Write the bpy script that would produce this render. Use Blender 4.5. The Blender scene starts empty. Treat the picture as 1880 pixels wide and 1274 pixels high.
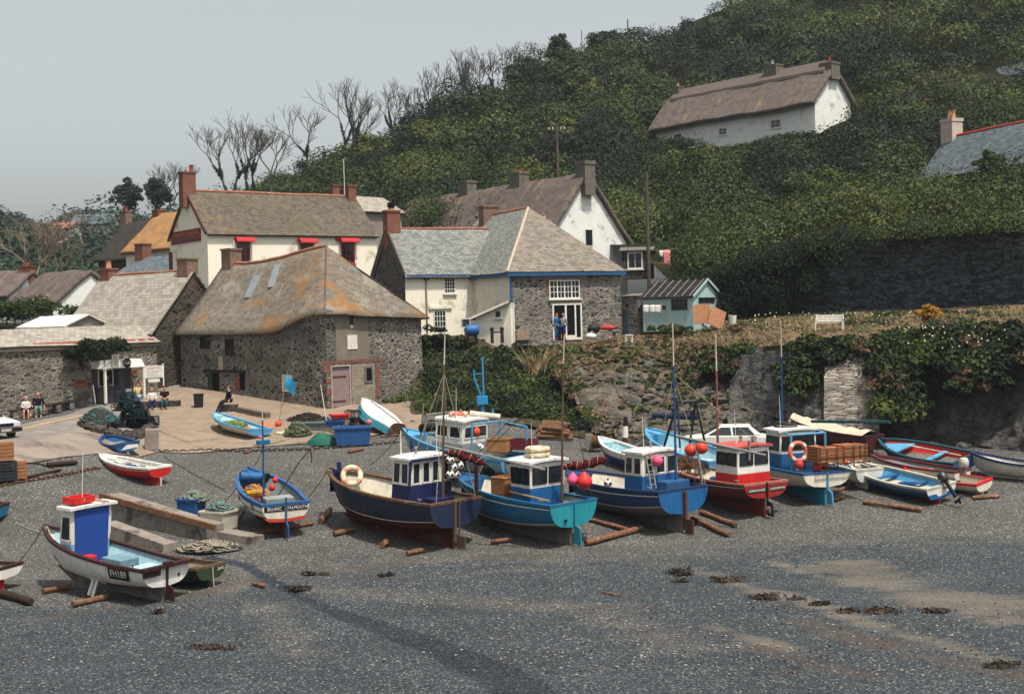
import bpy, bmesh, math, random
import numpy as np
from mathutils import Vector, Matrix, noise
R = random.Random(7)
NR = np.random.default_rng(7)
C = bpy.context.scene.collection
sin, cos, rad = math.sin, math.cos, math.radians
# ---------- survey of the place: bearings measured from the view point -------------
F, CX, CY, RHO, H = 2400.0, 940.0, 575.0, rad(1.5), 8.7
_c, _s = cos(RHO), sin(RHO)
def ray(px, py):
    dx, dy = px - CX, CY - py
    return Vector(((dx*_c + dy*_s)/F, 1.0, (-dx*_s + dy*_c)/F))
def U(px, py, Y):
    d = ray(px, py); return Vector((d.x*Y, Y, H + d.z*Y))
def Z(px, py, Y): return U(px, py, Y).z
def onz(px, py, z):
    d = ray(px, py); Y = (z - H)/d.z
    return Vector((d.x*Y, Y, z))
def sst(a, b, x):
    t = max(0.0, min(1.0, (x-a)/(b-a))); return t*t*(3-2*t)
def gh(x, y):
    """height of the cove floor"""
    b = 0.0
    if y > 40: b = 0.115*(y-45) if y > 50 else 0.115*(y-40)**2/20.0
    l = 3.5*sst(47, 61, y)
    w = sst(-15, -23, x) if x < -15 else 0.0
    h = max(b, b + (l-b)*w) if l > b else b
    q = noise.noise(Vector((x*.13,y*.3,0)))*.16+noise.noise(Vector((x*.6,y*.9,3)))*.05
    return h + q*(1-sst(58,70,y))*.8
def G(px, py, dz=0.0):
    d = ray(px, py); y = 22.0; st = 0.4
    while y < 130:
        if H + d.z*y < gh(d.x*y, y) + dz:
            lo, hi = y-st, y
            for _ in range(18):
                m = (lo+hi)/2
                if H + d.z*m < gh(d.x*m, m) + dz: hi = m
                else: lo = m
            return Vector((d.x*hi, hi, H + d.z*hi))
        y += st
    return U(px, py, 90)
def gpt(x, y, dz=0): return Vector((x, y, gh(x, y)+dz))
# ---------- objects ---------------
def tag(o, label=None, cat=None, group=None, kind=None):
    if label: o['label'] = label
    if cat: o['category'] = cat
    if group: o['group'] = group
    if kind: o['kind'] = kind
    return o
def thing(name, label, cat, loc=(0,0,0), rz=0.0, group=None, rot=None):
    o = bpy.data.objects.new(name, None); C.objects.link(o)
    o.empty_display_size = .2
    o.location = loc; o.rotation_euler = rot if rot else (0,0,rz)
    return tag(o, label, cat, group)
def copy_tree(o, parent=None):
    c = o.copy(); C.objects.link(c)
    if parent is not None: c.parent = parent
    for ch in list(o.children): copy_tree(ch, c)
    return c
def mesh_obj(name, v, f, mats, parent=None, smooth=False, mi=None, uv=None):
    me = bpy.data.meshes.new(name); me.from_pydata([tuple(p) for p in v], [], f)
    if not isinstance(mats, (list, tuple)): mats = [mats]
    for m in mats: me.materials.append(m)
    if mi: me.polygons.foreach_set('material_index', mi)
    if smooth: me.polygons.foreach_set('use_smooth', [True]*len(me.polygons))
    if uv is not None:
        l = me.uv_layers.new(name='UVMap'); l.data.foreach_set('uv', [c for p in uv for c in p])
    me.update()
    o = bpy.data.objects.new(name, me); C.objects.link(o)
    if parent is not None: o.parent = parent
    return o
class MB:
    def __init__(s): s.v=[]; s.f=[]; s.mi=[]; s.m=0
    def add(s, vs, fs, m=None):
        n=len(s.v); s.v += [Vector(p) for p in vs]
        for q in fs: s.f.append(tuple(i+n for i in q)); s.mi.append(s.m if m is None else m)
        return s
    BF=[(0,3,2,1),(4,5,6,7),(0,1,5,4),(1,2,6,5),(2,3,7,6),(3,0,4,7)]
    def box(s, a, b, m=None):
        x0,y0,z0=a; x1,y1,z1=b
        return s.add([(x0,y0,z0),(x1,y0,z0),(x1,y1,z0),(x0,y1,z0),(x0,y0,z1),(x1,y0,z1),(x1,y1,z1),(x0,y1,z1)], MB.BF, m)
    def cbox(s, c, d, rz=0.0, m=None, rot=None):
        M = rot if rot else Matrix.Rotation(rz,3,'Z'); c=Vector(c)
        x,y,z = d[0]/2,d[1]/2,d[2]/2
        return s.add([c+M@Vector(p) for p in [(-x,-y,-z),(x,-y,-z),(x,y,-z),(-x,y,-z),(-x,-y,z),(x,-y,z),(x,y,z),(-x,y,z)]], MB.BF, m)
    def hexa(s, p8, m=None): return s.add(p8, MB.BF, m)
    def beam(s, p0, p1, w, h, m=None, up=(0,0,1)):
        p0,p1=Vector(p0),Vector(p1); t=(p1-p0).normalized(); u=Vector(up)
        sd=t.cross(u)
        if sd.length<1e-4: sd=t.cross(Vector((1,0,0)))
        sd.normalize(); u=sd.cross(t); sd*=w/2; u=u*(h/2)
        return s.add([p0-sd-u,p0+sd-u,p1+sd-u,p1-sd-u,p0-sd+u,p0+sd+u,p1+sd+u,p1-sd+u], MB.BF, m)
    def tube(s, pts, r, n=6, m=None, cap=True, closed=False):
        pts=[Vector(p) for p in pts]; k=len(pts)
        if not isinstance(r,(list,tuple)): r=[r]*k
        vs=[]; nrm=None
        for i,p in enumerate(pts):
            if closed: t=pts[(i+1)%k]-pts[i-1]
            else: t=pts[min(i+1,k-1)]-pts[max(i-1,0)]
            if t.length<1e-9: t=Vector((0,0,1))
            t.normalize()
            if nrm is None:
                nrm=t.orthogonal().normalized()
            else:
                nrm=nrm-t*nrm.dot(t)
                if nrm.length<1e-6: nrm=t.orthogonal()
                nrm.normalize()
            b=t.cross(nrm)
            for j in range(n):
                a=2*math.pi*j/n; vs.append(p+(nrm*cos(a)+b*sin(a))*r[i])
        fs=[]
        for i in range(k if closed else k-1):
            i2=(i+1)%k
            for j in range(n): fs.append((i*n+j,i*n+(j+1)%n,i2*n+(j+1)%n,i2*n+j))
        if cap and not closed:
            fs.append(tuple(range(n))[::-1]); fs.append(tuple((k-1)*n+j for j in range(n)))
        return s.add(vs,fs,m)
    def cyl(s,p0,p1,r0,r1=None,n=10,m=None): return s.tube([p0,p1],[r0,r0 if r1 is None else r1],n,m)
    def torus(s,c,Rr,r,axis=(0,0,1),n=18,k=8,m=None):
        q=Vector(axis).to_track_quat('Z','Y'); c=Vector(c)
        return s.tube([c+q@Vector((Rr*cos(2*math.pi*i/n),Rr*sin(2*math.pi*i/n),0)) for i in range(n)],r,k,m,closed=True)
    def sph(s,c,r,n=10,k=7,sc=(1,1,1),m=None,jit=0.0,rnd=None):
        c=Vector(c); vs=[]; fs=[]
        for i in range(k+1):
            th=math.pi*i/k
            for j in range(n):
                ph=2*math.pi*j/n; q=1+(rnd.uniform(-jit,jit) if jit else 0)
                vs.append(c+Vector((sin(th)*cos(ph)*sc[0],sin(th)*sin(ph)*sc[1],cos(th)*sc[2]))*r*q)
        for i in range(k):
            for j in range(n): fs.append((i*n+j,(i+1)*n+j,(i+1)*n+(j+1)%n,i*n+(j+1)%n))
        return s.add(vs,fs,m)
    def lathe(s,c,prof,n=12,m=None):
        c=Vector(c); vs=[]; fs=[]; k=len(prof)
        for (r,z) in prof:
            for j in range(n): a=2*math.pi*j/n; vs.append(c+Vector((r*cos(a),r*sin(a),z)))
        for i in range(k-1):
            for j in range(n): fs.append((i*n+j,i*n+(j+1)%n,(i+1)*n+(j+1)%n,(i+1)*n+j))
        fs.append(tuple(range(n))[::-1]); fs.append(tuple((k-1)*n+j for j in range(n)))
        return s.add(vs,fs,m)
    def ext(s,poly,z0,z1,m=None):
        k=len(poly)
        vs=[(p[0],p[1],z0) for p in poly]+[(p[0],p[1],z1) for p in poly]
        fs=[tuple(range(k))[::-1],tuple(range(k,2*k))]+[(i,(i+1)%k,k+(i+1)%k,k+i) for i in range(k)]
        return s.add(vs,fs,m)
    def xform(s,M):
        s.v=[M@p for p in s.v]; return s
    def build(s,name,mats,parent=None,smooth=False,bevel=0.0,tg=None):
        o=mesh_obj(name,s.v,s.f,mats,parent,smooth,s.mi if isinstance(mats,(list,tuple)) else None)
        if bevel:
            b=o.modifiers.new('b','BEVEL'); b.width=bevel; b.segments=2; b.limit_method='ANGLE'; b.angle_limit=rad(40)
        if smooth:
            try: o.data.set_sharp_from_angle(angle=rad(50))
            except Exception: pass
        if tg: tag(o,*tg)
        return o
def font_mesh(name, text, size, mat, parent, M, depth=.004, align='CENTER', sx=1.0):
    cu=bpy.data.curves.new(name,'FONT'); cu.body=text; cu.size=size; cu.extrude=depth; cu.align_x=align; cu.align_y='CENTER'
    t=bpy.data.objects.new('tmp',cu); C.objects.link(t)
    dg=bpy.context.evaluated_depsgraph_get(); dg.update()
    me=bpy.data.meshes.new_from_object(t.evaluated_get(dg))
    bpy.data.objects.remove(t)
    me.materials.clear(); me.materials.append(mat)
    me.transform(M @ Matrix.Diagonal((sx,1,1,1)))
    o=bpy.data.objects.new(name,me); C.objects.link(o); o.parent=parent
    return o
# ---------- materials -------------
def L(c):
    if isinstance(c,str): c=tuple(int(c[i:i+2],16) for i in (1,3,5))
    return tuple(((v/255)/12.92 if v/255<=.04045 else (((v/255)+.055)/1.055)**2.4) for v in c[:3])+(1.0,)
class NT:
    def __init__(s,name):
        s.m=bpy.data.materials.new(name); s.m.use_nodes=True; s.t=s.m.node_tree; s.t.nodes.clear()
        s.out=s.n('ShaderNodeOutputMaterial'); s.b=s.n('ShaderNodeBsdfPrincipled'); s.l(s.b.outputs[0],s.out.inputs[0])
    def n(s,t,**k):
        o=s.t.nodes.new(t)
        for a,v in k.items(): setattr(o,a,v)
        return o
    def l(s,a,b): s.t.links.new(a,b)
    def co(s,kind='Object',sc=(1,1,1)):
        tc=s.n('ShaderNodeTexCoord'); mp=s.n('ShaderNodeMapping'); mp.inputs['Scale'].default_value=sc
        s.l(tc.outputs[kind],mp.inputs[0]); return mp.outputs[0]
    def geo(s,sc=(1,1,1)):
        g=s.n('ShaderNodeNewGeometry'); mp=s.n('ShaderNodeMapping'); mp.inputs['Scale'].default_value=sc
        s.l(g.outputs['Position'],mp.inputs[0]); return mp.outputs[0]
    def noise(s,v,scale,detail=5,rough=.6,dist=0.0):
        o=s.n('ShaderNodeTexNoise'); o.inputs['Scale'].default_value=scale; o.inputs['Detail'].default_value=detail
        o.inputs['Roughness'].default_value=rough; o.inputs['Distortion'].default_value=dist
        s.l(v,o.inputs['Vector']); return o.outputs['Fac']
    def ramp(s,f,stops,interp='LINEAR'):
        r=s.n('ShaderNodeValToRGB'); e=r.color_ramp.elements; r.color_ramp.interpolation=interp
        while len(e)<len(stops): e.new(.5)
        for i,(p,c) in enumerate(stops):
            e[i].position=p; e[i].color=L(c) if not isinstance(c,(int,float)) else (c,c,c,1)
        s.l(f,r.inputs[0]); return r.outputs[0]
    def mix(s,f,a,b,mode='MIX'):
        m=s.n('ShaderNodeMix',data_type='RGBA',blend_type=mode)
        for v,i in ((f,0),(a,6),(b,7)):
            if isinstance(v,(int,float)): m.inputs[i].default_value=v if i==0 else (v,v,v,1)
            elif isinstance(v,(str,tuple)): m.inputs[i].default_value=L(v)
            else: s.l(v,m.inputs[i])
        return m.outputs[2]
    def math(s,op,a,b=0.0):
        m=s.n('ShaderNodeMath',operation=op)
        for v,i in ((a,0),(b,1)):
            if isinstance(v,(int,float)): m.inputs[i].default_value=v
            else: s.l(v,m.inputs[i])
        return m.outputs[0]
    def fin(s,col,rough=.85,bump=None,bs=.3,bd=.05,spec=.3,metal=0.0):
        if isinstance(col,(str,tuple)): s.b.inputs['Base Color'].default_value=L(col)
        else: s.l(col,s.b.inputs['Base Color'])
        if isinstance(rough,(int,float)): s.b.inputs['Roughness'].default_value=rough
        else: s.l(rough,s.b.inputs['Roughness'])
        s.b.inputs['Specular IOR Level'].default_value=spec; s.b.inputs['Metallic'].default_value=metal
        if bump is not None:
            b=s.n('ShaderNodeBump'); b.inputs['Strength'].default_value=bs; b.inputs['Distance'].default_value=bd
            s.l(bump,b.inputs['Height']); s.l(b.outputs[0],s.b.inputs['Normal'])
        return s.m
_MC={}
def shade(c,k):
    c=[int(c[i:i+2],16) for i in (1,3,5)]; return '#%02x%02x%02x'%tuple(max(0,min(255,int(v*k))) for v in c)
def mat(name,c,c2=None,scale=5,rough=.8,bs=.2,spec=.3,stretch=(1,1,1),c3=None,t3=.62,s3=2.0,metal=0.0,bd=.03,rs=None,w=.22):
    """weathered plain surface: two tones + patches of wear c3"""
    if name in _MC: return _MC[name]
    t=NT(name); v=t.co('Object',stretch); c2=c2 or shade(c,.82)
    n1=t.noise(v,scale,6,.65); col=t.ramp(n1,[(.5-w,c2),(.5+w,c)])
    if c3:
        n2=t.noise(v,s3,7,.7,.4); col=t.mix(t.ramp(n2,[(t3-.05,0.0),(t3+.06,1.0)]),col,c3)
    n3=t.noise(v,scale*7,3,.6)
    col=t.mix(.16,col,n3,'OVERLAY')
    _MC[name]=t.fin(col,rough,n3,bs,bd,spec,metal); return _MC[name]
def paint(name,c,wear=None,rough=.42,t3=.66,s3=2.2,k=.86):
    """old boat paint: streaks running down, scuffs"""
    if name in _MC: return _MC[name]
    t=NT(name); v=t.co('Object',(1,1,1)); vs=t.co('Object',(2.2,2.2,.35))
    n1=t.noise(vs,2.4,6,.7); col=t.ramp(n1,[(.3,shade(c,k)),(.62,c)])
    n2=t.noise(v,s3,8,.75,.6); col=t.mix(t.ramp(n2,[(t3-.04,0.0),(t3+.1,.85)]),col,wear or shade(c,.6))
    st=t.noise(t.co('Object',(3.2,3.2,.22)),3.0,6,.75); col=t.mix(t.ramp(st,[(.56,0.0),(.72,.5)]),col,'#5a4636')
    uv=t.n('ShaderNodeSeparateXYZ'); t.l(t.co('UV'),uv.inputs[0]); pk=t.math('FRACT',t.math('MULTIPLY',uv.outputs[1],8.0))
    pk=t.ramp(pk,[(.88,0.0),(.96,1.0)]); col=t.mix(t.math('MULTIPLY',pk,.3),col,shade(c,.45))
    n3=t.noise(v,30,3); col=t.mix(.1,col,n3,'OVERLAY')
    _MC[name]=t.fin(col,t.ramp(n2,[(.3,rough),(.8,min(1,rough+.35))]),t.math('SUBTRACT',t.math('MULTIPLY',n1,.4),pk),.3,.02,.35); return _MC[name]
def stone(name,c1,c2,c3,mort,scale=2.6,flat=1.7,mw=.06,patch=None,bs=.7):
    if name in _MC: return _MC[name]
    t=NT(name); v=t.co('Object',(1,1,flat))
    nz=t.n('ShaderNodeTexNoise'); nz.inputs['Scale'].default_value=1.3; t.l(v,nz.inputs['Vector'])
    va=t.n('ShaderNodeVectorMath',operation='MULTIPLY_ADD'); t.l(nz.outputs['Color'],va.inputs[0]); va.inputs[1].default_value=(.55,.55,.55); t.l(v,va.inputs[2])
    v2=va.outputs[0]
    e=t.n('ShaderNodeTexVoronoi',feature='DISTANCE_TO_EDGE'); e.inputs['Scale'].default_value=scale; t.l(v2,e.inputs['Vector'])
    f=t.n('ShaderNodeTexVoronoi',feature='F1'); f.inputs['Scale'].default_value=scale; t.l(v2,f.inputs['Vector'])
    sep=t.n('ShaderNodeSeparateColor'); t.l(f.outputs['Color'],sep.inputs[0])
    col=t.ramp(sep.outputs[0],[(0.0,c1),(.35,c2),(.7,c3),(1.0,shade(c2,1.25))])
    n=t.noise(v,11,5,.7); col=t.mix(.35,col,n,'OVERLAY')
    mo=t.ramp(e.outputs['Distance'],[(mw*.45,1.0),(mw*1.5,0.0)])
    big=t.noise(v,.45,4); mort2=t.mix(t.ramp(big,[(.4,0.0),(.62,1.0)]),mort,shade(mort,.66))
    col=t.mix(mo,col,mort2)
    if patch:
        col=t.mix(t.ramp(t.noise(v,.6,6,.7),[(.55,0.0),(.68,.75)]),col,patch)
    hgt=t.math('MINIMUM',e.outputs['Distance'],.16); hgt=t.math('ADD',hgt,t.math('MULTIPLY',n,.05))
    _MC[name]=t.fin(col,.95,hgt,bs,.3,.15); return _MC[name]
def slate(name,c1,c2,c3,lich=None,lt=.55,bw=.28,bh=.2,ls=.5,lich2=None,jo=.55):
    """roof slates laid in courses, uv in metres"""
    if name in _MC: return _MC[name]
    t=NT(name); v=t.co('UV'); o=t.co('Object')
    b=t.n('ShaderNodeTexBrick'); t.l(v,b.inputs['Vector']); b.inputs['Scale'].default_value=1.0
    b.inputs['Brick Width'].default_value=bw; b.inputs['Row Height'].default_value=bh; b.inputs['Mortar Size'].default_value=.012
    b.inputs['Color1'].default_value=(0,0,0,1); b.inputs['Color2'].default_value=(1,1,1,1); b.inputs['Mortar'].default_value=(.0,.0,.0,1); b.inputs['Bias'].default_value=0
    col=t.ramp(b.outputs['Color'],[(0.0,c1),(.5,c2),(1.0,c3)])
    n=t.noise(t.co('UV',(.7,2.5,1)),1.6,6,.7); col=t.mix(t.ramp(n,[(.3,0.0),(.7,.55)]),col,c2)
    fn=t.noise(v,9,5,.7); col=t.mix(.4,col,fn,'OVERLAY')
    if lich:
        ln=t.noise(o,ls,7,.72,.7); col=t.mix(t.ramp(ln,[(lt,0.0),(lt+.1,.85)]),col,lich)
    if lich2:
        ln=t.noise(o,ls*2.3,7,.72,.7); col=t.mix(t.ramp(ln,[(.52,0.0),(.66,.7)]),col,lich2)
    col=t.mix(t.math('MULTIPLY',b.outputs['Fac'],jo),col,shade(c1,.4))
    hh=t.math('ADD',t.math('MULTIPLY',b.outputs['Fac'],-1.0),t.math('MULTIPLY',fn,.8))
    _MC[name]=t.fin(col,.9,hh,.55,.05,.12); return _MC[name]
def thatch(name,c1,c2,c3,streak):
    if name in _MC: return _MC[name]
    t=NT(name); a=t.co('UV',(7,.9,1)); b=t.co('UV',(.55,.12,1)); v=t.co('UV')
    n=t.noise(a,2.2,6,.7); col=t.ramp(n,[(.28,c1),(.5,c2),(.75,c3)])
    n2=t.noise(b,1.7,4,.6,.3); col=t.mix(t.ramp(n2,[(.56,0.0),(.68,.7)]),col,streak)
    n3=t.noise(v,1.2,6,.7); col=t.mix(t.ramp(n3,[(.35,.5),(.65,0.0)]),col,shade(c1,.75))
    _MC[name]=t.fin(col,1.0,t.math('ADD',n,n3),.9,.12,.05); return _MC[name]
def brickm(name,c1,c2,mort,bw=.22,bh=.075):
    if name in _MC: return _MC[name]
    t=NT(name); v=t.co('Object')
    sp=t.n('ShaderNodeSeparateXYZ'); t.l(v,sp.inputs[0]); cb=t.n('ShaderNodeCombineXYZ')
    t.l(t.math('ADD',sp.outputs[0],sp.outputs[1]),cb.inputs[0]); t.l(sp.outputs[2],cb.inputs[1])
    b=t.n('ShaderNodeTexBrick'); t.l(cb.outputs[0],b.inputs['Vector']); b.inputs['Scale'].default_value=1
    b.inputs['Brick Width'].default_value=bw; b.inputs['Row Height'].default_value=bh; b.inputs['Mortar Size'].default_value=.008
    b.inputs['Color1'].default_value=L(c1); b.inputs['Color2'].default_value=L(c2); b.inputs['Mortar'].default_value=L(mort)
    n=t.noise(v,3,6,.7); col=t.mix(.5,b.outputs['Color'],n,'OVERLAY')
    _MC[name]=t.fin(col,.95,t.math('MULTIPLY',b.outputs['Fac'],-1.0),.5,.02,.1); return _MC[name]
def leafm(name,dark,mid,light,ps=.25,lt=.5,dry=None):
    """foliage: each leaf has its own tint; sprays of young growth differ by plant"""
    if name in _MC: return _MC[name]
    t=NT(name); g=t.n('ShaderNodeNewGeometry'); p=t.geo()
    col=t.ramp(g.outputs['Random Per Island'],[(0.0,dark),(.6,mid),(1.0,light)])
    n=t.noise(p,ps,4,.6); col=t.mix(t.ramp(n,[(lt,0.0),(lt+.16,.75)]),col,light)
    if dry: col=t.mix(t.ramp(t.noise(p,ps*1.9,4,.6),[(.6,0.0),(.7,.7)]),col,dry)
    t.fin(col,.7,None,spec=.25)
    tr=t.n('ShaderNodeBsdfTranslucent'); t.l(col,tr.inputs[0]); ms=t.n('ShaderNodeMixShader'); ms.inputs[0].default_value=.22
    t.l(t.b.outputs[0],ms.inputs[1]); t.l(tr.outputs[0],ms.inputs[2]); t.l(ms.outputs[0],t.out.inputs[0])
    _MC[name]=t.m; return t.m
def glassm(name='window_glass',c='#141a1e'):
    if name in _MC: return _MC[name]
    t=NT(name); n=t.noise(t.co('Object'),1.5,3); _MC[name]=t.fin(t.ramp(n,[(.35,c),(.7,shade(c,1.8))]),.08,None,spec=.6); return _MC[name]
# ---------- leaves ---------------
def leaf_mesh(name,P,N,size,mats,parent=None,mi=None,asp=.62,jit=.9,seed=1):
    """one quad per leaf or leaf spray, numpy bulk build"""
    r=np.random.default_rng(seed); P=np.asarray(P,dtype=float); N=np.asarray(N,dtype=float); n=len(P)
    N=N+r.normal(0,jit,(n,3))*.6; N/=np.linalg.norm(N,axis=1)[:,None]+1e-9
    A=np.cross(N,r.normal(0,1,(n,3))); A/=np.linalg.norm(A,axis=1)[:,None]+1e-9; B=np.cross(N,A)
    s=(np.asarray(size)*r.uniform(.6,1.35,n))[:,None]
    q=np.stack([P-A*s*.5,P+B*s*asp*.42+N*s*.1,P+A*s*.5,P-B*s*asp*.42+N*s*.1],1).reshape(-1,3)
    me=bpy.data.meshes.new(name); me.vertices.add(4*n); me.vertices.foreach_set('co',q.ravel())
    me.loops.add(4*n); me.loops.foreach_set('vertex_index',np.arange(4*n)); me.polygons.add(n)
    me.polygons.foreach_set('loop_start',np.arange(0,4*n,4)); me.polygons.foreach_set('loop_total',np.full(n,4))
    for m in (mats if isinstance(mats,list) else [mats]): me.materials.append(m)
    if mi is not None: me.polygons.foreach_set('material_index',np.asarray(mi,dtype=np.int32))
    me.update(calc_edges=True)
    o=bpy.data.objects.new(name,me); C.objects.link(o)
    if parent is not None: o.parent=parent
    return o
def clump_points(center,rx,ry,rz,nl,per,seed,low=-.3,rl=.34):
    """points through an uneven crown: lobes scattered in an ellipsoid"""
    r=np.random.default_rng(seed); P=[];N=[]
    c=np.array(center)
    for _ in range(nl):
        d=r.normal(0,1,3); d/=np.linalg.norm(d); d[2]=max(d[2],low)
        k=r.uniform(.35,.95); lc=d*k*np.array([rx,ry,rz]); lr=rl*(rx+ry+rz)/3*r.uniform(.6,1.3)
        u=r.normal(0,1,(per,3)); u/=np.linalg.norm(u,axis=1)[:,None]; u[:,2]=np.where(u[:,2]<-.5,-u[:,2],u[:,2])
        rr=lr*r.uniform(.55,1.08,per)[:,None]
        P.append(c+lc+u*rr*np.array([1,1,.8])); N.append(u+np.array([0,0,.35]))
    return np.concatenate(P),np.concatenate(N)
# ================= setting =================
def patch_pts(rows,nu,nv,cat=False):
    """rows of (px,py,Y) or Vectors -> nv x nu grid of points, linear"""
    RR=[[p if isinstance(p,Vector) else U(*p) for p in row] for row in rows]
    m=len(RR); k=len(RR[0]); out=[]
    for j in range(nv):
        a=j/(nv-1)*(m-1); j0=min(int(a),m-2); fb=a-j0; line=[]
        for i in range(nu):
            c=i/(nu-1)*(k-1); i0=min(int(c),k-2); fa=c-i0
            p=RR[j0][i0].lerp(RR[j0][i0+1],fa); q=RR[j0+1][i0].lerp(RR[j0+1][i0+1],fa)
            line.append(p.lerp(q,fb))
        out.append(line)
    return out
def grid_obj(name,pts,mats,disp=None,kind='structure',parent=None,smooth=True):
    nv=len(pts); nu=len(pts[0]); v=[]
    for j in range(nv):
        for i in range(nu):
            p=pts[j][i]
            if disp:
                du=pts[j][min(i+1,nu-1)]-pts[j][max(i-1,0)]; dv=pts[min(j+1,nv-1)][i]-pts[max(j-1,0)][i]
                n=du.cross(dv)
                if n.length>1e-9: n.normalize()
                p=p+n*disp(p,i/(nu-1),j/(nv-1))
            v.append(p)
    f=[(j*nu+i,j*nu+i+1,(j+1)*nu+i+1,(j+1)*nu+i) for j in range(nv-1) for i in range(nu-1)]
    uv=None
    o=mesh_obj(name,v,f,mats,parent,smooth)
    if kind: o['kind']=kind
    return o
# ---- beach: shingle whose dampness, sand and weed follow the tide lines
def beach_mat():
    t=NT('shingle'); p=t.geo()
    def at(n):
        a=t.n('ShaderNodeAttribute'); a.attribute_name=n; return a.outputs['Fac']
    vo=t.n('ShaderNodeTexVoronoi',feature='F1'); vo.inputs['Scale'].default_value=25; t.l(p,vo.inputs['Vector'])
    sc=t.n('ShaderNodeSeparateColor'); t.l(vo.outputs['Color'],sc.inputs[0])
    dry=t.ramp(sc.outputs[0],[(0.0,'#363636'),(.4,'#474644'),(.8,'#57544f'),(.94,'#746f69'),(1.0,'#a39b92')])
    wet=t.ramp(sc.outputs[0],[(0.0,'#1f252b'),(.4,'#2d343b'),(.8,'#404547'),(.94,'#5a5b59'),(1.0,'#918b82')])
    pool=t.ramp(sc.outputs[0],[(0.0,'#171c22'),(.5,'#22282f'),(.9,'#32393f'),(1.0,'#5c6062')])
    nb=t.noise(t.geo((.28,1.0,1)),.7,8,.72,.9)
    def soft(f,lo,hi,k=1.0):
        return t.ramp(t.math('ADD',f,t.math('MULTIPLY',t.math('SUBTRACT',nb,.5),k)),[(lo,0.0),(hi,1.0)])
    col=t.mix(soft(at('damp'),.3,.75,1.5),dry,wet)
    fine=t.noise(p,9,5,.75)
    col=t.mix(t.math('MULTIPLY',soft(at('sand'),.5,1.05,2.9),.6),col,t.ramp(fine,[(.3,'#5c554c'),(.7,'#7c7265')]))
    col=t.mix(t.math('MULTIPLY',soft(at('weed'),.5,.95,2.2),.55),col,t.ramp(fine,[(.3,'#332b26'),(.7,'#5f5248')]))
    col=t.mix(soft(at('stream'),.42,.62,.6),col,pool)
    fn=t.noise(p,24,3,.7); col=t.mix(.45,col,fn,'OVERLAY')
    big=t.noise(t.geo((.5,1,1)),.5,5,.65); col=t.mix(.5,col,big,'OVERLAY')
    hh=t.math('ADD',t.math('MULTIPLY',vo.outputs['Distance'],-1.2),t.math('MULTIPLY',fn,.5))
    ro=t.ramp(at('stream'),[(.4,.85),(.7,.45)])
    return t.fin(col,ro,hh,.6,.05,.2)
def pline(pts): return [(g.x,g.y) for g in (G(*p) for p in pts)]
def nearline(x,y,L_,w,sy=1.0):
    best=9e9
    for (ax,ay),(bx,by) in zip(L_,L_[1:]):
        dx,dy=bx-ax,by-ay; k=max(0,min(1,((x-ax)*dx+(y-ay)*dy)/(dx*dx+dy*dy+1e-9))); d=(x-ax-dx*k)**2+((y-ay-dy*k)*sy)**2
        best=min(best,d)
    return math.exp(-best/(w*w))
STREAM=pline([(380,1020),(450,1034),(530,1080),(590,1108),(680,1140),(760,1168),(850,1203),(930,1240),(990,1290)])
SAND=[(pline([(1560,1040),(1700,1090),(1860,1110)]),1.9),(pline([(1600,1070),(1860,1140)]),1.4),(pline([(1230,1035),(1330,1062),(1470,1100),(1620,1150),(1840,1215)]),.75),(pline([(1420,1030),(1520,1060)]),.5),(pline([(1310,1150),(1450,1190)]),.6)]
WEED=[(pline([(-40,1150),(120,1128),(250,1106),(430,1072)]),.55),(pline([(470,1060),(640,1045),(800,1025),(1000,1018)]),.6),(pline([(1480,1140),(1640,1190),(1860,1235)]),1.0),(pline([(1060,1010),(1200,1030)]),.5),(pline([(1400,1190),(1600,1240)]),.7),(pline([(300,1100),(420,1085)]),.5)]
LIGHT=[(pline([(640,1085),(840,1100),(1100,1120),(1230,1180)]),1.5),(pline([(480,1110),(560,1200)]),1.0),(pline([(1280,1190),(1400,1180)]),.8)]
def beach():
    xs=np.concatenate([np.linspace(-75,-34,12,endpoint=False),np.linspace(-34,36,200),np.linspace(36.5,75,12)])
    ys=np.concatenate([np.linspace(12,27,10,endpoint=False),np.linspace(27,66,170,endpoint=False),np.linspace(66,110,50)])
    v=[];f=[];nx=len(xs); A={k:[] for k in ('damp','sand','weed','stream')}
    for y in ys:
        for x in xs:
            st=nearline(x,y,STREAM,.3+.075*max(0,41-y)**.9) if 26<y<50 and -16<x<6 else 0.0
            z=gh(x,y)+noise.noise(Vector((x*2.1,y*2.1,9)))*.022-.1*st-.02
            v.append((x,y,z))
            inn=26<y<58 and -25<x<28
            A['stream'].append(st); A['sand'].append(max(nearline(x,y,l,w,1.6) for l,w in SAND) if inn else 0.0); A['weed'].append(max(nearline(x,y,l,w,1.6) for l,w in WEED) if inn else 0.0)
            d=sst(50+.12*max(0,x),40+.1*max(0,x),y) if x>-9 else sst(44,38,y)
            if inn: d*=1-.6*max(nearline(x,y,l,w,1.4) for l,w in LIGHT)
            A['damp'].append(d)
    for j in range(len(ys)-1):
        for i in range(nx-1): f.append((j*nx+i,j*nx+i+1,(j+1)*nx+i+1,(j+1)*nx+i))
    o=mesh_obj('beach',v,f,beach_mat(),None,True); tag(o,'grey shingle beach of the cove','beach',None,'structure')
    for k,q in A.items(): o.data.attributes.new(k,'FLOAT','POINT').data.foreach_set('value',q)
beach()
def strip(name,rows,m,dz,nu=40,nv=8,kind='structure',amp=0.0):
    g=patch_pts(rows,nu,nv)
    pts=[[Vector((p.x,p.y,gh(p.x,p.y)+dz+(noise.noise(p*1.3)*amp if amp else 0))) for p in r] for r in g]
    o=grid_obj(name,pts,m,None,kind); return o
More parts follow.
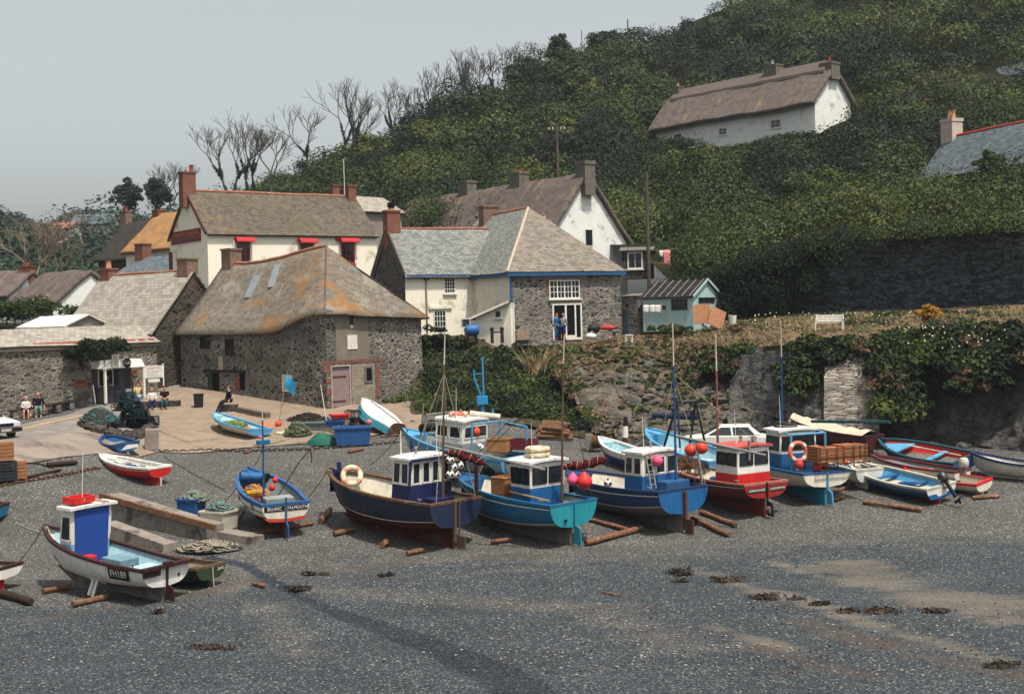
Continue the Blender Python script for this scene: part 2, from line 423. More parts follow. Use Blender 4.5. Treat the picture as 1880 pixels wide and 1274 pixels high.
# damp channel where the stream drains down the beach
wetm=mat('wet_gravel','#3a434c','#262d35',6,.35,.6,.5,c3='#5c6266',t3=.6,s3=9)
conc=mat('apron_concrete','#8f7e6d','#6f6154',1.2,.95,.5,.1,c3='#665c53',t3=.6,s3=.9,w=.3)
roadm=mat('old_tarmac','#817973','#645e5a',1.4,.95,.5,.1,c3='#948a80',t3=.58,s3=.8,w=.3)
strip('concrete_apron',[[G(255,840),G(290,830),G(430,824),G(600,812),G(700,798),G(775,790)],[G(255,800),G(300,790),G(430,785),G(600,775),G(700,772),G(775,772)],[G(255,745),G(320,735),G(430,748),G(600,752),G(700,750),G(775,745)],[G(275,715),G(300,712),G(345,712),G(600,745),G(700,742),G(775,735)]],conc,.03,60,30,amp=.02)
strip('road',[[G(-420,960),G(0,835),G(60,812),G(165,785),G(258,763),G(330,724)],[G(-420,900),G(0,790),G(60,775),G(165,745),G(258,738),G(330,700)]],roadm,.035,40,8)
strip('hard_standing',[[G(-420,990),G(0,860),G(60,850),G(165,835),G(255,835)],[G(-420,955),G(0,830),G(60,810),G(165,783),G(258,764)]],mat('rough_concrete','#8d8075','#6f665e',.9,.95,.5,.1,c3='#574f49',t3=.58,s3=.6,w=.3,stretch=(.5,1,1)),.03,40,10,amp=.015)
yl=mat('yellow_line','#c09a5a','#a08660',5,.9,.2)
strip('road_line',[[G(40,790),G(100,776),G(165,762.5),G(258,741.5),G(332,719.5)],[G(40,788),G(100,774.2),G(165,761),G(258,740.2),G(332,718.6)]],yl,.055,50,2)
# ---- terraces
grassm=None
def terr_mat():
    t=NT('dry_turf'); p=t.geo(); n=t.noise(p,.35,6,.65,.5); f=t.noise(p,9,5,.75)
    col=t.ramp(f,[(.25,'#4e4132'),(.5,'#725f49'),(.8,'#957b5e')])
    gr=t.ramp(f,[(.25,'#2c3320'),(.6,'#485030'),(.85,'#6b6c40')])
    col=t.mix(t.ramp(n,[(.45,0.0),(.56,.9)]),col,gr)
    n2=t.noise(p,.6,5,.6); col=t.mix(t.ramp(n2,[(.6,0.0),(.7,.8)]),col,'#8c6a4a')
    return t.fin(col,1.0,f,.8,.15,.05)
turf=terr_mat()
TF=[(985,640,84),(1080,640,83),(1170,633,83.2),(1260,633,80.3),(1345,639,74.2),(1450,634,66.5),(1600,624,65),(1750,614,64),(1920,600,63),(2350,565,60)]
TB=[(1000,612,93),(1080,607,93),(1160,600,92),(1250,590,90),(1350,584,87.5),(1450,578,85.5),(1600,572,83.5),(1750,566,81.5),(1920,558,79),(2350,535,74)]
grid_obj('grass_terrace',patch_pts([TF,TB],120,40),turf,lambda p,u,v:noise.noise(p*.5)*.14+noise.noise(p*2)*.05)
def rock_slope_mat():
    t=NT('cobbled_slope'); p=t.geo((1,1,1.6)); 
    nz=t.n('ShaderNodeTexNoise'); nz.inputs['Scale'].default_value=1.1; t.l(p,nz.inputs['Vector'])
    va=t.n('ShaderNodeVectorMath',operation='MULTIPLY_ADD'); t.l(nz.outputs['Color'],va.inputs[0]); va.inputs[1].default_value=(.8,.8,.8); t.l(p,va.inputs[2])
    v=t.n('ShaderNodeTexVoronoi',feature='DISTANCE_TO_EDGE'); v.inputs['Scale'].default_value=2.8; t.l(va.outputs[0],v.inputs['Vector'])
    w=t.n('ShaderNodeTexVoronoi',feature='F1'); w.inputs['Scale'].default_value=2.8; t.l(va.outputs[0],w.inputs['Vector'])
    s=t.n('ShaderNodeSeparateColor'); t.l(w.outputs['Color'],s.inputs[0])
    f=t.noise(p,7,6,.75); f2=t.noise(p,2.2,6,.7,.6)
    col=t.ramp(s.outputs[0],[(0.0,'#3e3c3b'),(.45,'#5c5853'),(.8,'#70695f'),(1.0,'#4f545a')])
    col=t.mix(.6,col,f,'OVERLAY')
    col=t.mix(t.ramp(v.outputs['Distance'],[(.015,.8),(.09,0.0)]),col,t.ramp(f2,[(.4,'#36342e'),(.6,'#6e5f4c')]))
    n=t.noise(p,.5,5,.65,.4); col=t.mix(t.ramp(n,[(.5,0.0),(.66,.7)]),col,t.ramp(f,[(.3,'#443a32'),(.7,'#77685a')]))
    n2=t.noise(p,.7,5,.7); col=t.mix(t.ramp(n2,[(.53,0.0),(.64,.8)]),col,t.ramp(f,[(.3,'#2c301d'),(.7,'#54562f')]))
    g=t.n('ShaderNodeNewGeometry'); sp=t.n('ShaderNodeSeparateXYZ'); t.l(g.outputs['Position'],sp.inputs[0])
    hz=t.math('ADD',t.math('MULTIPLY',sp.outputs[2],.16),t.math('MULTIPLY',t.math('SUBTRACT',t.noise(p,.45,5,.65),.5),.9))
    tf=t.mix(t.ramp(t.noise(p,.6,5,.65),[(.42,0.0),(.56,.9)]),t.ramp(f,[(.25,'#4e4132'),(.5,'#71604b'),(.8,'#937b5f')]),t.ramp(f,[(.25,'#262c1b'),(.6,'#40472a'),(.85,'#5e6038')]))
    col=t.mix(t.ramp(hz,[(.8,0.0),(.95,.95)]),col,tf)
    return t.fin(col,.95,t.math('ADD',t.math('MINIMUM',v.outputs['Distance'],.12),t.math('MULTIPLY',f,.22)),.9,.5,.12)
slopem=rock_slope_mat()
SB=[G(1100,808),G(1200,812),G(1300,812),G(1400,806),G(1490,800)]
ST=[(985,640,84),(1080,640,83),(1170,642,80),(1260,645,77),(1345,648,72)]
ST5=[(992,644,83.6),(1090,641,82.9),(1185,634,82.9),(1268,634,79.9),(1346,640,74)]
grid_obj('rocky_slope',patch_pts([SB,ST5],90,60),slopem,lambda p,u,v:(noise.noise(p*.3)*.9+noise.noise(p*.8)*.4)*(1-abs(2*v-1))+noise.noise(p*1.6)*.22+noise.noise(p*4.5)*.1)
def cliff_mat(name,a,b,c,g):
    t=NT(name); p=t.geo((1,1,1.3)); n=t.noise(p,.9,7,.72,.8); f=t.noise(p,4,6,.75)
    v=t.n('ShaderNodeTexVoronoi',feature='DISTANCE_TO_EDGE'); v.inputs['Scale'].default_value=1.6; t.l(p,v.inputs['Vector'])
    col=t.ramp(n,[(.3,a),(.5,b),(.72,c)]); col=t.mix(.55,col,f,'OVERLAY')
    col=t.mix(t.ramp(v.outputs['Distance'],[(.0,.75),(.06,0.0)]),col,shade(a,.6))
    n2=t.noise(p,.5,5,.6); col=t.mix(t.ramp(n2,[(.56,0.0),(.66,.8)]),col,g)
    return t.fin(col,.95,t.math('ADD',t.math('MINIMUM',v.outputs['Distance'],.15),f),.9,.35,.1)
cliffm=cliff_mat('cliff_rock','#3b3a3a','#5b5856','#807870','#4a4030')
CB=[G(1335,812),G(1450,800),G(1600,800),G(1750,815),G(1920,832),G(2350,850)]
CM=[(1338,720,69.5),(1450,715,66.6),(1600,705,65.0),(1750,700,63.2),(1920,690,61.4),(2350,680,57.5)]
CT=[(1343,639,74.3),(1450,633,66.6),(1600,623,65.1),(1750,613,64.1),(1920,599,63.1),(2350,564,60.1)]
grid_obj('cliff',patch_pts([CB,CM,CT],140,50),cliffm,lambda p,u,v:-(noise.noise(p*.6)*.75+abs(noise.noise(p*1.7))*.45+noise.noise(p*4)*.14)*min(1,(1-v)*6))
# earth bank in front of the white cottage
BB=[G(755,775),G(880,770),G(990,790),G(1088,808)]
BM=[(757,690,81),(880,690,79.5),(975,705,78.5),(1055,760,74.5)]
BT=[(757,622,85.6),(880,625,85),(960,632,84.5),(993,645,83.7)]
earthm=mat('bank_earth','#3b352a','#2a281e',2,1,.6,.05,c3='#4c4a30',t3=.55,s3=1.5)
grid_obj('earth_bank',patch_pts([BB,BM,BT],50,40),earthm,lambda p,u,v:noise.noise(p*.7)*.4)
# yard behind the bank, on which the cottage and stone house stand
grid_obj('cottage_yard',patch_pts([[(757,622,85.6),(880,625,85),(960,632,84.5),(1000,640,83.9)],[(757,600,97),(880,598,97),(960,602,97),(1000,606,97)]],20,12),earthm)
# ---- hillside
HPX=[400,520,600,700,800,900,1000,1100,1180,1240,1350,1450,1550,1700,1900,2500]
HBy=[470,450,440,435,430,430,430,440,480,520,500,470,445,435,425,400]
HBY=[150,140,130,125,120,118,115,112,104,92,90,87,85.5,84,81,79]
HRy=[412,352,326,266,218,182,140,98,82,60,8,-45,-95,-150,-210,-300]
HRY=[190,185,185,185,185,185,188,190,195,200,205,210,215,215,215,215]
def interp(x,xs,ys): return float(np.interp(x,xs,ys))
def hill(px,t):
    y=interp(px,HPX,HBy)*(1-t)+interp(px,HPX,HRy)*t
    Y=interp(px,HPX,HBY)*(1-t**.92)+interp(px,HPX,HRY)*t**.92
    return U(px,y,Y)
hillm=mat('hill_earth','#2a2c1c','#1b1f14',.6,1,.5,.02,c3='#3a3222',t3=.6,s3=.3)
pts=[[hill(px,t) for px in np.linspace(400,2500,130)] for t in np.linspace(0,1,60)]
pts.append([p+Vector((0,40,-3)) for p in pts[-1]]); pts.append([p+Vector((0,120,-20)) for p in pts[-1]])
tag(grid_obj('hillside',pts,hillm,lambda p,u,v:noise.noise(p*.12)*.8),'steep scrub covered hillside above the cove','hillside')
FPX=[-300,-100,0,60,140,230,300,380,470]; FRy=[398,402,408,418,414,412,408,402,396]
def fhill(px,t):
    y=590*(1-t)+interp(px,FPX,FRy)*t; return U(px,y,112+(235-112)*t**.8)
pts=[[fhill(px,t) for px in np.linspace(-300,470,40)] for t in np.linspace(0,1,24)]
pts.append([p+Vector((0,60,-4)) for p in pts[-1]])
grid_obj('far_hillside',pts,hillm,lambda p,u,v:noise.noise(p*.1)*1.0)
# valley floor behind the village so no gap shows between roofs
grid_obj('valley_floor',patch_pts([[(-420,600,86),(100,600,90),(420,600,92),(760,595,97)],[(-420,585,118),(100,585,118),(420,560,140),(1000,520,125)]],20,10),hillm)
# ================= buildings =================
white=mat('limewash_cream','#e8e1d0','#d9d0bd',1.3,.9,.5,.1,c3='#b3a892',t3=.6,s3=.8,bd=.04,w=.3)
white2=mat('limewash_white','#e4e3de','#cfcec8',1.6,.9,.6,.1,c3='#a8a69e',t3=.6,s3=.9,bd=.06,w=.3)
cream=mat('render_cream','#eae2d0','#dfd6c2',.9,.9,.3,.1,c3='#b9ab93',t3=.62,s3=.6,w=.3)
greyrender=mat('grey_render','#8f8880','#746d66',2,.95,.5,.1,c3='#5e5852',t3=.6)
redp=paint('red_gloss','#a81f20',k=.8); whitep=mat('white_gloss','#dcd8cf','#c4bfb6',6,.5,.1,.4)
bluep=paint('blue_gloss','#1d4f7c'); maroonp=mat('maroon_board','#5e1f1f','#451616',4,.6,.1,.3)
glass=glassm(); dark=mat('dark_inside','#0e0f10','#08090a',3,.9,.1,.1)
wood=mat('bare_wood','#7d6c5a','#5b4d3f',9,.85,.3,.2,stretch=(1,1,.25)); darkwood=mat('dark_timber','#3c322a','#261f1a',7,.9,.4,.1,stretch=(1,1,.3))
brick=brickm('red_brick','#7d4033','#653023','#85786c'); oldbrick=brickm('weathered_brick','#7d5a48','#5b463c','#8a8074')
potm=mat('chimney_pot_clay','#b98a66','#8f6246',4,.8,.2,.2); potred=mat('red_pot_clay','#8d3a26','#6f2c1c',4,.8,.2,.2)
tile=mat('ridge_tile','#9c6650','#7d5040',3,.85,.3,.15,c3='#8f8270',t3=.6)
lead=mat('lead_flashing','#8b8f92','#6d7174',4,.7,.2,.3)
stoneA=stone('cellar_stone','#272626','#4a4643','#686159','#979086',3.0,1.6,.085,patch='#6a645d')
stoneB=stone('house_stone','#333232','#57524e','#746c64','#9f978e',2.9,1.8,.08)
stoneC=stone('dark_stone','#1c1b19','#36322d','#4a443d','#5d554c',3.0,1.7,.07)
stoneD=stone('cafe_wall_stone','#343230','#57524d','#6f675f','#989086',2.8,2.1,.08)
stoneG=stone('gable_stone','#33312f','#4a4642','#57514b','#6b645b',3.4,1.2,.06)
slateL=slate('lichen_slate','#57504a','#6b645a','#7d7265','#876033',.515,.3,.2,.34,'#8f887c',.25)
slateP=slate('pale_slate','#787269','#8f887e','#a39b90','#9a8f80',.56,.4,.26,.5)
slateG=slate('green_slate','#5a5d5c','#777974','#918e85',None,.5,.3,.17)
slateM=slate('mossy_slate','#474039','#5a5249','#6d6459','#5a5442',.53,.28,.19,.5,'#74624c',.3)
slateB=slate('blue_slate','#454d53','#5a6268','#70777b',None,.5,.35,.2)
slateH=slate('house_slate','#5d5750','#787066','#8d8478','#8a7d6c',.55,.3,.18,.6,None,.3)
thatchG=thatch('grey_thatch','#4a423f','#6a5f5a','#847a73','#967a60')
thatchD=thatch('dark_thatch','#2b2826','#403b37','#544d46','#4d443c')
thatchN=thatch('new_thatch','#8a6745','#a87f55','#bd966a','#8a6a4a')
class House:
    def __init__(s,name,label,A,B,D,zb,ze,zr,cat='house',group=None):
        s.A=Vector((A[0],A[1])); B=Vector((B[0],B[1])); d=B-s.A; s.L=d.length; s.D=D; s.rz=math.atan2(d.y,d.x)
        s.zb,s.h,s.r=zb,ze-zb,zr-zb
        s.root=thing(name,label,cat,(s.A.x,s.A.y,zb),s.rz,group)
        s.M=Matrix.Translation((s.A.x,s.A.y,zb))@Matrix.Rotation(s.rz,4,'Z'); s.Mi=s.M.inverted()
    def fr(s,side):
        return {'f':(Vector((0,0,0)),Vector((1,0,0)),Vector((0,-1,0))),'l':(Vector((0,s.D,0)),Vector((0,-1,0)),Vector((-1,0,0))),
                'r':(Vector((s.L,0,0)),Vector((0,1,0)),Vector((1,0,0)))}[side]
    def at(s,side,px,py):
        o,u,n=s.fr(side); c=s.Mi@Vector((0,0,H)); d=s.Mi.to_3x3()@ray(px,py)
        k=n.dot(o-c)/n.dot(d); p=c+d*k; return (p-o).dot(u),p.z
    def rect(s,side,x0,y0,x1,y1):
        a=s.at(side,x0,y0); b=s.at(side,x1,y0); c=s.at(side,x0,y1); d=s.at(side,x1,y1)
        return (a[0]+c[0])/2,(b[0]+d[0])/2,(c[1]+d[1])/2,(a[1]+b[1])/2
    def fb(s,mb,side,u0,u1,z0,z1,d0,d1,m=None):
        o,u,n=s.fr(side); z=Vector((0,0,1))
        P=lambda a,b,c:o+u*a+n*b+z*c
        # order so that normals face outward
        return mb.hexa([P(u0,d1,z0),P(u1,d1,z0),P(u1,d0,z0),P(u0,d0,z0),P(u0,d1,z1),P(u1,d1,z1),P(u1,d0,z1),P(u0,d0,z1)],m)
    def walls(s,m,name='wall',gl=True,gr=True,yr=None):
        L_,D,h,r=s.L,s.D,s.h,s.r; y=yr or D/2; r=r-.03; h=h-.03
        v=[(0,0,0),(L_,0,0),(L_,D,0),(0,D,0),(0,0,h),(L_,0,h),(L_,D,h),(0,D,h)]
        f=[(0,1,5,4),(2,3,7,6),(0,3,2,1)]
        if gl: v.append((0,y,r)); f.append((3,0,4,len(v)-1,7))
        else: f.append((3,0,4,7))
        if gr: v.append((L_,y,r)); f.append((1,2,6,len(v)-1,5))
        else: f.append((1,2,6,5))
        return mesh_obj(name,v,f,m,s.root)
    def roof(s,m,o=.25,ov=.2,t=.12,hl=0,hr=0,yr=None,cuts=6,amp=.03,seed=0,name='roof',rnd=False,pts=None):
        """pts: explicit (verts, faces[(idx.., )]) else gable/hip"""
        L_,D,h,r=s.L,s.D,s.h,s.r; y=yr or D/2; k=(r-h)/y; kb=(r-h)/(D-y)
        z0=h-k*o; z1=h-kb*o
        a=-ov if not hl else -o; b=L_+(ov if not hr else o)
        ra=(-ov if not hl else hl); rb=L_+(ov if not hr else -hr)
        v=[(a,-o,z0),(b,-o,z0),(b,D+o,z1),(a,D+o,z1),(ra,y,r),(rb,y,r)]
        f=[(0,1,5,4),(2,3,4,5)]
        if hl: f.append((3,0,4))
        if hr: f.append((1,2,5))
        if pts: v,f=pts
        bm=bmesh.new(); uvl=bm.loops.layers.uv.new('UVMap'); vv=[bm.verts.new(p) for p in v]
        for q in f:
            fc=bm.faces.new([vv[i] for i in q]); n=(vv[q[1]].co-vv[q[0]].co).cross(vv[q[-1]].co-vv[q[0]].co).normalized()
            e=Vector((0,0,1)).cross(n); e.normalize(); w=n.cross(e); o0=vv[q[0]].co
            for lp in fc.loops: lp[uvl].uv=((lp.vert.co-o0).dot(e)+3.3*len(bm.faces),(lp.vert.co-o0).dot(w))
        bmesh.ops.subdivide_edges(bm,edges=bm.edges[:],cuts=cuts,use_grid_fill=True)
        bmesh.ops.triangulate(bm,faces=[q for q in bm.faces if len(q.verts)>4])
        for p in bm.verts:
            q=s.M@p.co
            p.co.z+=noise.noise(q*.35+Vector((seed,0,0)))*amp*1.6+noise.noise(q*1.3)*amp*.6
        me=bpy.data.meshes.new(name); bm.to_mesh(me); bm.free(); me.materials.append(m)
        if rnd: me.polygons.foreach_set('use_smooth',[True]*len(me.polygons))
        ob=bpy.data.objects.new(name,me); C.objects.link(ob); ob.parent=s.root
        so=ob.modifiers.new('s','SOLIDIFY'); so.thickness=t; so.offset=1
        if rnd:
            b_=ob.modifiers.new('b','BEVEL'); b_.width=t*.35; b_.segments=3; b_.limit_method='ANGLE'; b_.angle_limit=rad(60)
        s.ro=ob; return ob
    def window(s,side,rc,cols=2,rows=2,fm=None,px=True,sill=True,name='window',bw=.07,proud=.05,gl=None,mull=0):
        u0,u1,z0,z1=s.rect(side,*rc) if px else rc
        mb=MB(); fm=fm or whitep
        s.fb(mb,side,u0,u1,z1-bw,z1,-.02,proud); s.fb(mb,side,u0,u1,z0,z0+bw,-.02,proud)
        s.fb(mb,side,u0,u0+bw,z0+bw,z1-bw,-.02,proud); s.fb(mb,side,u1-bw,u1,z0+bw,z1-bw,-.02,proud)
        iu0,iu1,iz0,iz1=u0+bw,u1-bw,z0+bw,z1-bw; t=min(.035,(u1-u0)*.04)
        for i in range(1,cols):
            q=iu0+(iu1-iu0)*i/cols; tt=t*(2.4 if mull and i%mull==0 else 1); s.fb(mb,side,q-tt/2,q+tt/2,iz0,iz1,.0,proud-.012)
        for j in range(1,rows):
            q=iz0+(iz1-iz0)*j/rows; s.fb(mb,side,iu0,iu1,q-t/2,q+t/2,.0,proud-.016)
        w=mb.build(name,fm,s.root)
        g=MB(); s.fb(g,side,iu0,iu1,iz0,iz1,-.01,.012); g.build('pane',gl or glass,w)
        if sill:
            q=MB(); s.fb(q,side,u0-.1,u1+.1,z0-.09,z0-.005,-.02,.14); q.build('sill',fm if sill is True else sill,w)
        return w
    def chimney(s,x,y,ztop,w,d,m,pots=(),zbot=None,cap=.12,name='chimney',capm=None):
        zb=(zbot if zbot is not None else s.h); zt=ztop-s.zb
        b=MB(); b.box((x-w/2,y-d/2,zb),(x+w/2,y+d/2,zt-cap)); c=b.build(name,m,s.ro if False else s.root)
        q=MB(); q.box((x-w/2-.06,y-d/2-.06,zt-cap+.001),(x+w/2+.06,y+d/2+.06,zt)); q.build('chimney_cap',capm or m,c)
        for (dx,pm,ph,pr) in pots:
            p=MB(); p.lathe((x+dx,y,zt),[(pr*1.15,0),(pr,.06),(pr*.85,ph*.9),(pr*1.05,ph*.92),(pr*1.05,ph),(pr*.7,ph),(pr*.7,ph-.1)],10); p.build('chimney_pot',pm,c,True)
        return c
    def ridge(s,m,x0=None,x1=None,yr=None,seg=.45,r=.13,z=None):
        mb=MB(); y=yr or s.D/2; x0=-.2 if x0 is None else x0; x1=s.L+.2 if x1 is None else x1; n=max(2,int((x1-x0)/seg))
        for i in range(n):
            a=x0+(x1-x0)*i/n; b=x0+(x1-x0)*(i+.96)/n; zz=(s.r if z is None else z)+.1
            q=s.M@Vector((a,y,0)); zz+=noise.noise(q*.35)*.04
            mb.tube([(a,y,zz),(b,y,zz)],r,8)
        return mb.build('ridge_tiles',m,s.root)
    def gutter(s,m,side='f',o=.3,z=None,x0=None,x1=None,w=.12):
        mb=MB(); z=s.h-.12 if z is None else z; x0=0 if x0 is None else x0; x1=s.L if x1 is None else x1
        s.fb(mb,side,x0,x1,z-.05,z+.05,o-.1,o+.03); return mb.build('gutter',m,s.root)
    def pipe(s,m,side,u,z0,z1,r=.05,d=.09):
        o,uu,n=s.fr(side); mb=MB(); p=o+uu*u+n*d
        mb.cyl(p+Vector((0,0,z0)),p+Vector((0,0,z1)),r,n=8); return mb.build('drainpipe',m,s.root,True)
    def slab(s,name,m,side,rc,d0=-.02,d1=.04,px=True,parent=None):
        u0,u1,z0,z1=s.rect(side,*rc) if px else rc
        mb=MB(); s.fb(mb,side,u0,u1,z0,z1,d0,d1); return mb.build(name,m,parent or s.root)
    def text(s,name,txt,side,u,z,size,m,parent,d=.06,sx=1.0,align='CENTER'):
        o,uu,n=s.fr(side); M=Matrix.Identity(4)
        for i,a in enumerate((uu,Vector((0,0,1)),n)):
            for j in range(3): M[j][i]=a[j]
        p=o+uu*u+n*d; M.translation=p+Vector((0,0,z))
        return font_mesh(name,txt,size,m,parent,M,sx=sx,align=align)
P2=lambda px,py,Y:(U(px,py,Y).x,Y)
# ---------- the inn -------------
pa,pb=P2(383,520,97),P2(694,520,105.5)
inn=House('inn','cream two storey inn with red window awnings and mossy slate roof','',0,0,0,0,0) if False else House('inn','cream rendered inn with red awnings over its windows and a mossy slate roof',pa,pb,7.4,4.5,Z(383,427,97),Z(347,352,99.6),'inn')
inn.walls(cream); inn.roof(slateM,.25,.12,.12,amp=.02)
inn.ridge(tile); inn.gutter(maroonp,o=.2)
mb=MB()
for sgn in (0,1):
    y0=0 if sgn==0 else inn.D
    mb.beam((-.14,y0,inn.h-.08),(-.14,inn.D/2,inn.r-.02),.06,.22)
mb.build('bargeboard',maroonp,inn.root)
for rc,c,r in (((435,445,459,490),3,2),((551,447,575,482),3,2),((626,446,651,484),3,3)):
    w=inn.window('f',rc,c,r,redp,sill=True,bw=.1)
    u0,u1,z0,z1=inn.rect('f',*rc)
    a=MB(); n=8
    vs=[];
    for i in range(n+1):
        th=math.pi/2*i/n
        for u in (u0-.2,u1+.2): vs.append((u,-.08-.55*sin(th),z1+.02+.38*cos(th)))
    a.add(vs,[(2*i,2*i+1,2*i+3,2*i+2) for i in range(n)])
    a.add([(u0-.2,-.06,z1+.02)]+[vs[2*i] for i in range(n+1)],[tuple(range(n+2))]); a.add([(u1+.2,-.06,z1+.02)]+[vs[2*i+1] for i in range(n+1)],[tuple(range(n+2))[::-1]])
    a.build('awning',mat('red_awning','#b3262a','#8f1a1e',4,.7),w,True)
inn.slab('alarm_box',redp,'f',(615.5,432.5,622,442),0,.16)
inn.slab('side_window',maroonp,'l',(311,463,317,496),0,.05)
sg=inn.slab('inn_sign',mat('sign_red','#7e1f22','#661718',5,.6,.05),'l',(315,429,370,446),.01,.07) if False else None
u0,_=inn.at('l',315.5,440); u1,_=inn.at('l',369,428); _,zt=inn.at('l',342,423); _,zb_=inn.at('l',342,446)
mb=MB(); inn.fb(mb,'l',u0,u1,zb_,zt,.01,.07); sg=mb.build('inn_sign',mat('sign_red','#8a2022','#6a1718',5,.6,.05),inn.root)
f_=MB(); inn.fb(f_,'l',u0,u1,zt-.06,zt,.07,.09); inn.fb(f_,'l',u0,u1,zb_,zb_+.06,.07,.09); f_.build('sign_frame',maroonp,sg)
um=(u0+u1)/2; hh=zt-zb_
inn.text('sign_lettering','CADGWITH COVE INN','l',um,zb_+hh*.68,hh*.36,mat('sign_gold','#b58a4a','#9a7038',5,.6),sg,.085,(u1-u0)*.92/(hh*.36*11.4))
inn.text('sign_lettering','DEVENISH COUNTRY','l',um,zb_+hh*.28,hh*.3,mat('sign_blue','#4a6b80','#3d5666',5,.6),sg,.085,(u1-u0)*.84/(hh*.3*10.8))
inn.pipe(cream,'f',inn.at('f',428,440)[0],.5,inn.h-.2)
ch=inn.chimney(.05,inn.D/2,Z(345,316,100),1.05,.85,brick,[(.35,potred,.55,.16)],zbot=inn.r-1.2)
inn.chimney(inn.L-.4,inn.D/2,Z(645,336,106),.7,1.2,brick,[],zbot=inn.r-1.0); inn.chimney(inn.L-1.3,inn.D/2+.8,Z(628,334,106),.6,.6,brick,[],zbot=inn.r-1.2)
aerial=MB(); p=inn.Mi@U(632,335,106); aerial.cyl(p-Vector((0,0,1)),p+Vector((0,0,1.9)),.035,.025,6); aerial.build('aerial_pole',whitep,inn.root)
# ---------- fish cellar -------------
ce=House('fish_cellar','big rubble stone fish cellar with orange lichen on its hipped slate roof',(-10.7-14.6*.743,75+14.6*.669),(-10.7,75),7.6,2.6,8.95,13.2,'stone building')
c_=ce
# long side runs from the far end to the near corner; its hip end faces the slip
Lc=ce.L; zc=lambda z:z-ce.zb
P3=lambda px,py,side:(lambda q:q)(ce.at(side,px,py))
eL=zc(8.0)
def cellar_walls():
    n=24; v=[];f=[]
    top=[]
    for i in range(n+1):
        x=Lc*i/n; t=x/Lc; z=eL+(zc(9.05)-eL)*sst(.62,.97,t); top.append(z)
    v=[(Lc*i/n,0,0) for i in range(n+1)]+[(Lc*i/n,0,top[i]-.05) for i in range(n+1)]
    f=[(i,i+1,n+2+i,n+1+i) for i in range(n)]
    k=len(v); v+=[(Lc,ce.D,0),(Lc,ce.D,zc(8.7)),(0,ce.D,0),(0,ce.D,eL),(0,ce.D/2,zc(12.5))]
    f+=[(n,k,k+1,2*n+1),(k,k+2,k+3,k+1),(k+2,0,n+1,k+4,k+3)]
    return mesh_obj('wall',v,f,stoneA,ce.root),top
w_,top=cellar_walls()
def cellar_roof():
    n=24; bm=bmesh.new(); uvl=bm.loops.layers.uv.new('UVMap'); m=10
    o=.35; rows=[]
    ax=Lc-4.3
    for i in range(n+1):
        t=i/n; xe=-.25+(Lc+.25+o)*t; xr=-.25+(ax+.25)*t; zr=zc(12.45)+(zc(13.05)-zc(12.45))*sst(.25,1,t)-.12*sin(t*math.pi)
        ze=eL+(zc(9.05)-eL)*sst(.62,.97,t)-.18
        rows.append([Vector((xe+(xr-xe)*j/m,-o+(ce.D/2+o)*j/m,ze+(zr-ze)*j/m-.12*sin(j/m*math.pi)+noise.noise(Vector((xe*.5,j*.4,5)))*.05)) for j in range(m+1)])
    V=[[bm.verts.new(p) for p in r] for r in rows]
    for i in range(n):
        for j in range(m):
            q=bm.faces.new((V[i][j],V[i+1][j],V[i+1][j+1],V[i][j+1]))
            for lp in q.loops: c=lp.vert.co; lp[uvl].uv=(c.x,c.y*1.55)
    # hip end
    A=V[n]; bk=Vector((Lc+o,ce.D+o,zc(8.6)-.15)); e0=A[0].co; ap=A[m].co; K=12
    prev=A; 
    for k in range(1,K+1):
        t=k/K; cur=[]
        for j in range(m+1):
            if j==m: cur.append(A[m]); continue
            p=e0.lerp(bk,t).lerp(ap,j/m); p.z+=noise.noise(p*.7)*.06-.1*sin(j/m*math.pi)
            cur.append(bm.verts.new(p))
        for j in range(m):
            vs=[prev[j],cur[j],cur[j+1],prev[j+1]] if j<m-1 else [prev[j],cur[j],A[m]]
            q=bm.faces.new(vs)
            for lp in q.loops: c=lp.vert.co; lp[uvl].uv=(c.y+40,(Lc-c.x)*1.5)
        prev=cur
    # back slope
    v0=bm.verts.new((-.25,ce.D+o,eL-.18)); q=bm.faces.new([prev[0],v0]+[V[i][m] for i in range(n+1)]) if False else None
    bl=bm.verts.new((-.25,ce.D+o,eL-.18)); bm.faces.new([prev[0],bl]+[V[i][m] for i in range(n+1)])
    bmesh.ops.recalc_face_normals(bm,faces=bm.faces[:])
    me=bpy.data.meshes.new('roof'); bm.to_mesh(me); bm.free(); me.materials.append(slateL); me.polygons.foreach_set('use_smooth',[True]*len(me.polygons))
    ob=bpy.data.objects.new('roof',me); C.objects.link(ob); ob.parent=ce.root
    so=ob.modifiers.new('s','SOLIDIFY'); so.thickness=.1; so.offset=1
    mb=MB(); pt=[r[m]+Vector((0,0,.08)) for r in rows]
    mb.tube(pt,.13,8); mb.build('ridge_tiles',tile,ce.root,True)
    mb=MB(); mb.tube([e0.lerp(ap,i/8)+Vector((0,0,.1-.1*sin(i/8*math.pi))) for i in range(9)],.07,6); mb.build('hip_tiles',slateL,ce.root,True)
    for (sx,sy) in ((.42,.55),(.60,.6)):
        b=MB(); i=int(sx*n); p0=rows[i][int(sy*m)]; p1=rows[i][int(sy*m)+3]; e=(rows[i+1][5]-rows[i][5]).normalized()*.07; nn=Vector((0,-.35,.5))*.25
        b.add([p0-e+nn*.9,p0+e+nn*.9,p1+e+nn*.9,p1-e+nn*.9],[(0,1,2,3)]); 
        b.beam(p0+nn,p1+nn,.5,.06); b.build('skylight',mat('skylight_glass','#767b7e','#5f6568',3,.25,.05,.5),ce.root)
cellar_roof()
ce.chimney(.5,ce.D/2,Z(437,456,87),1.0,.9,oldbrick,[],zbot=zc(11.5))
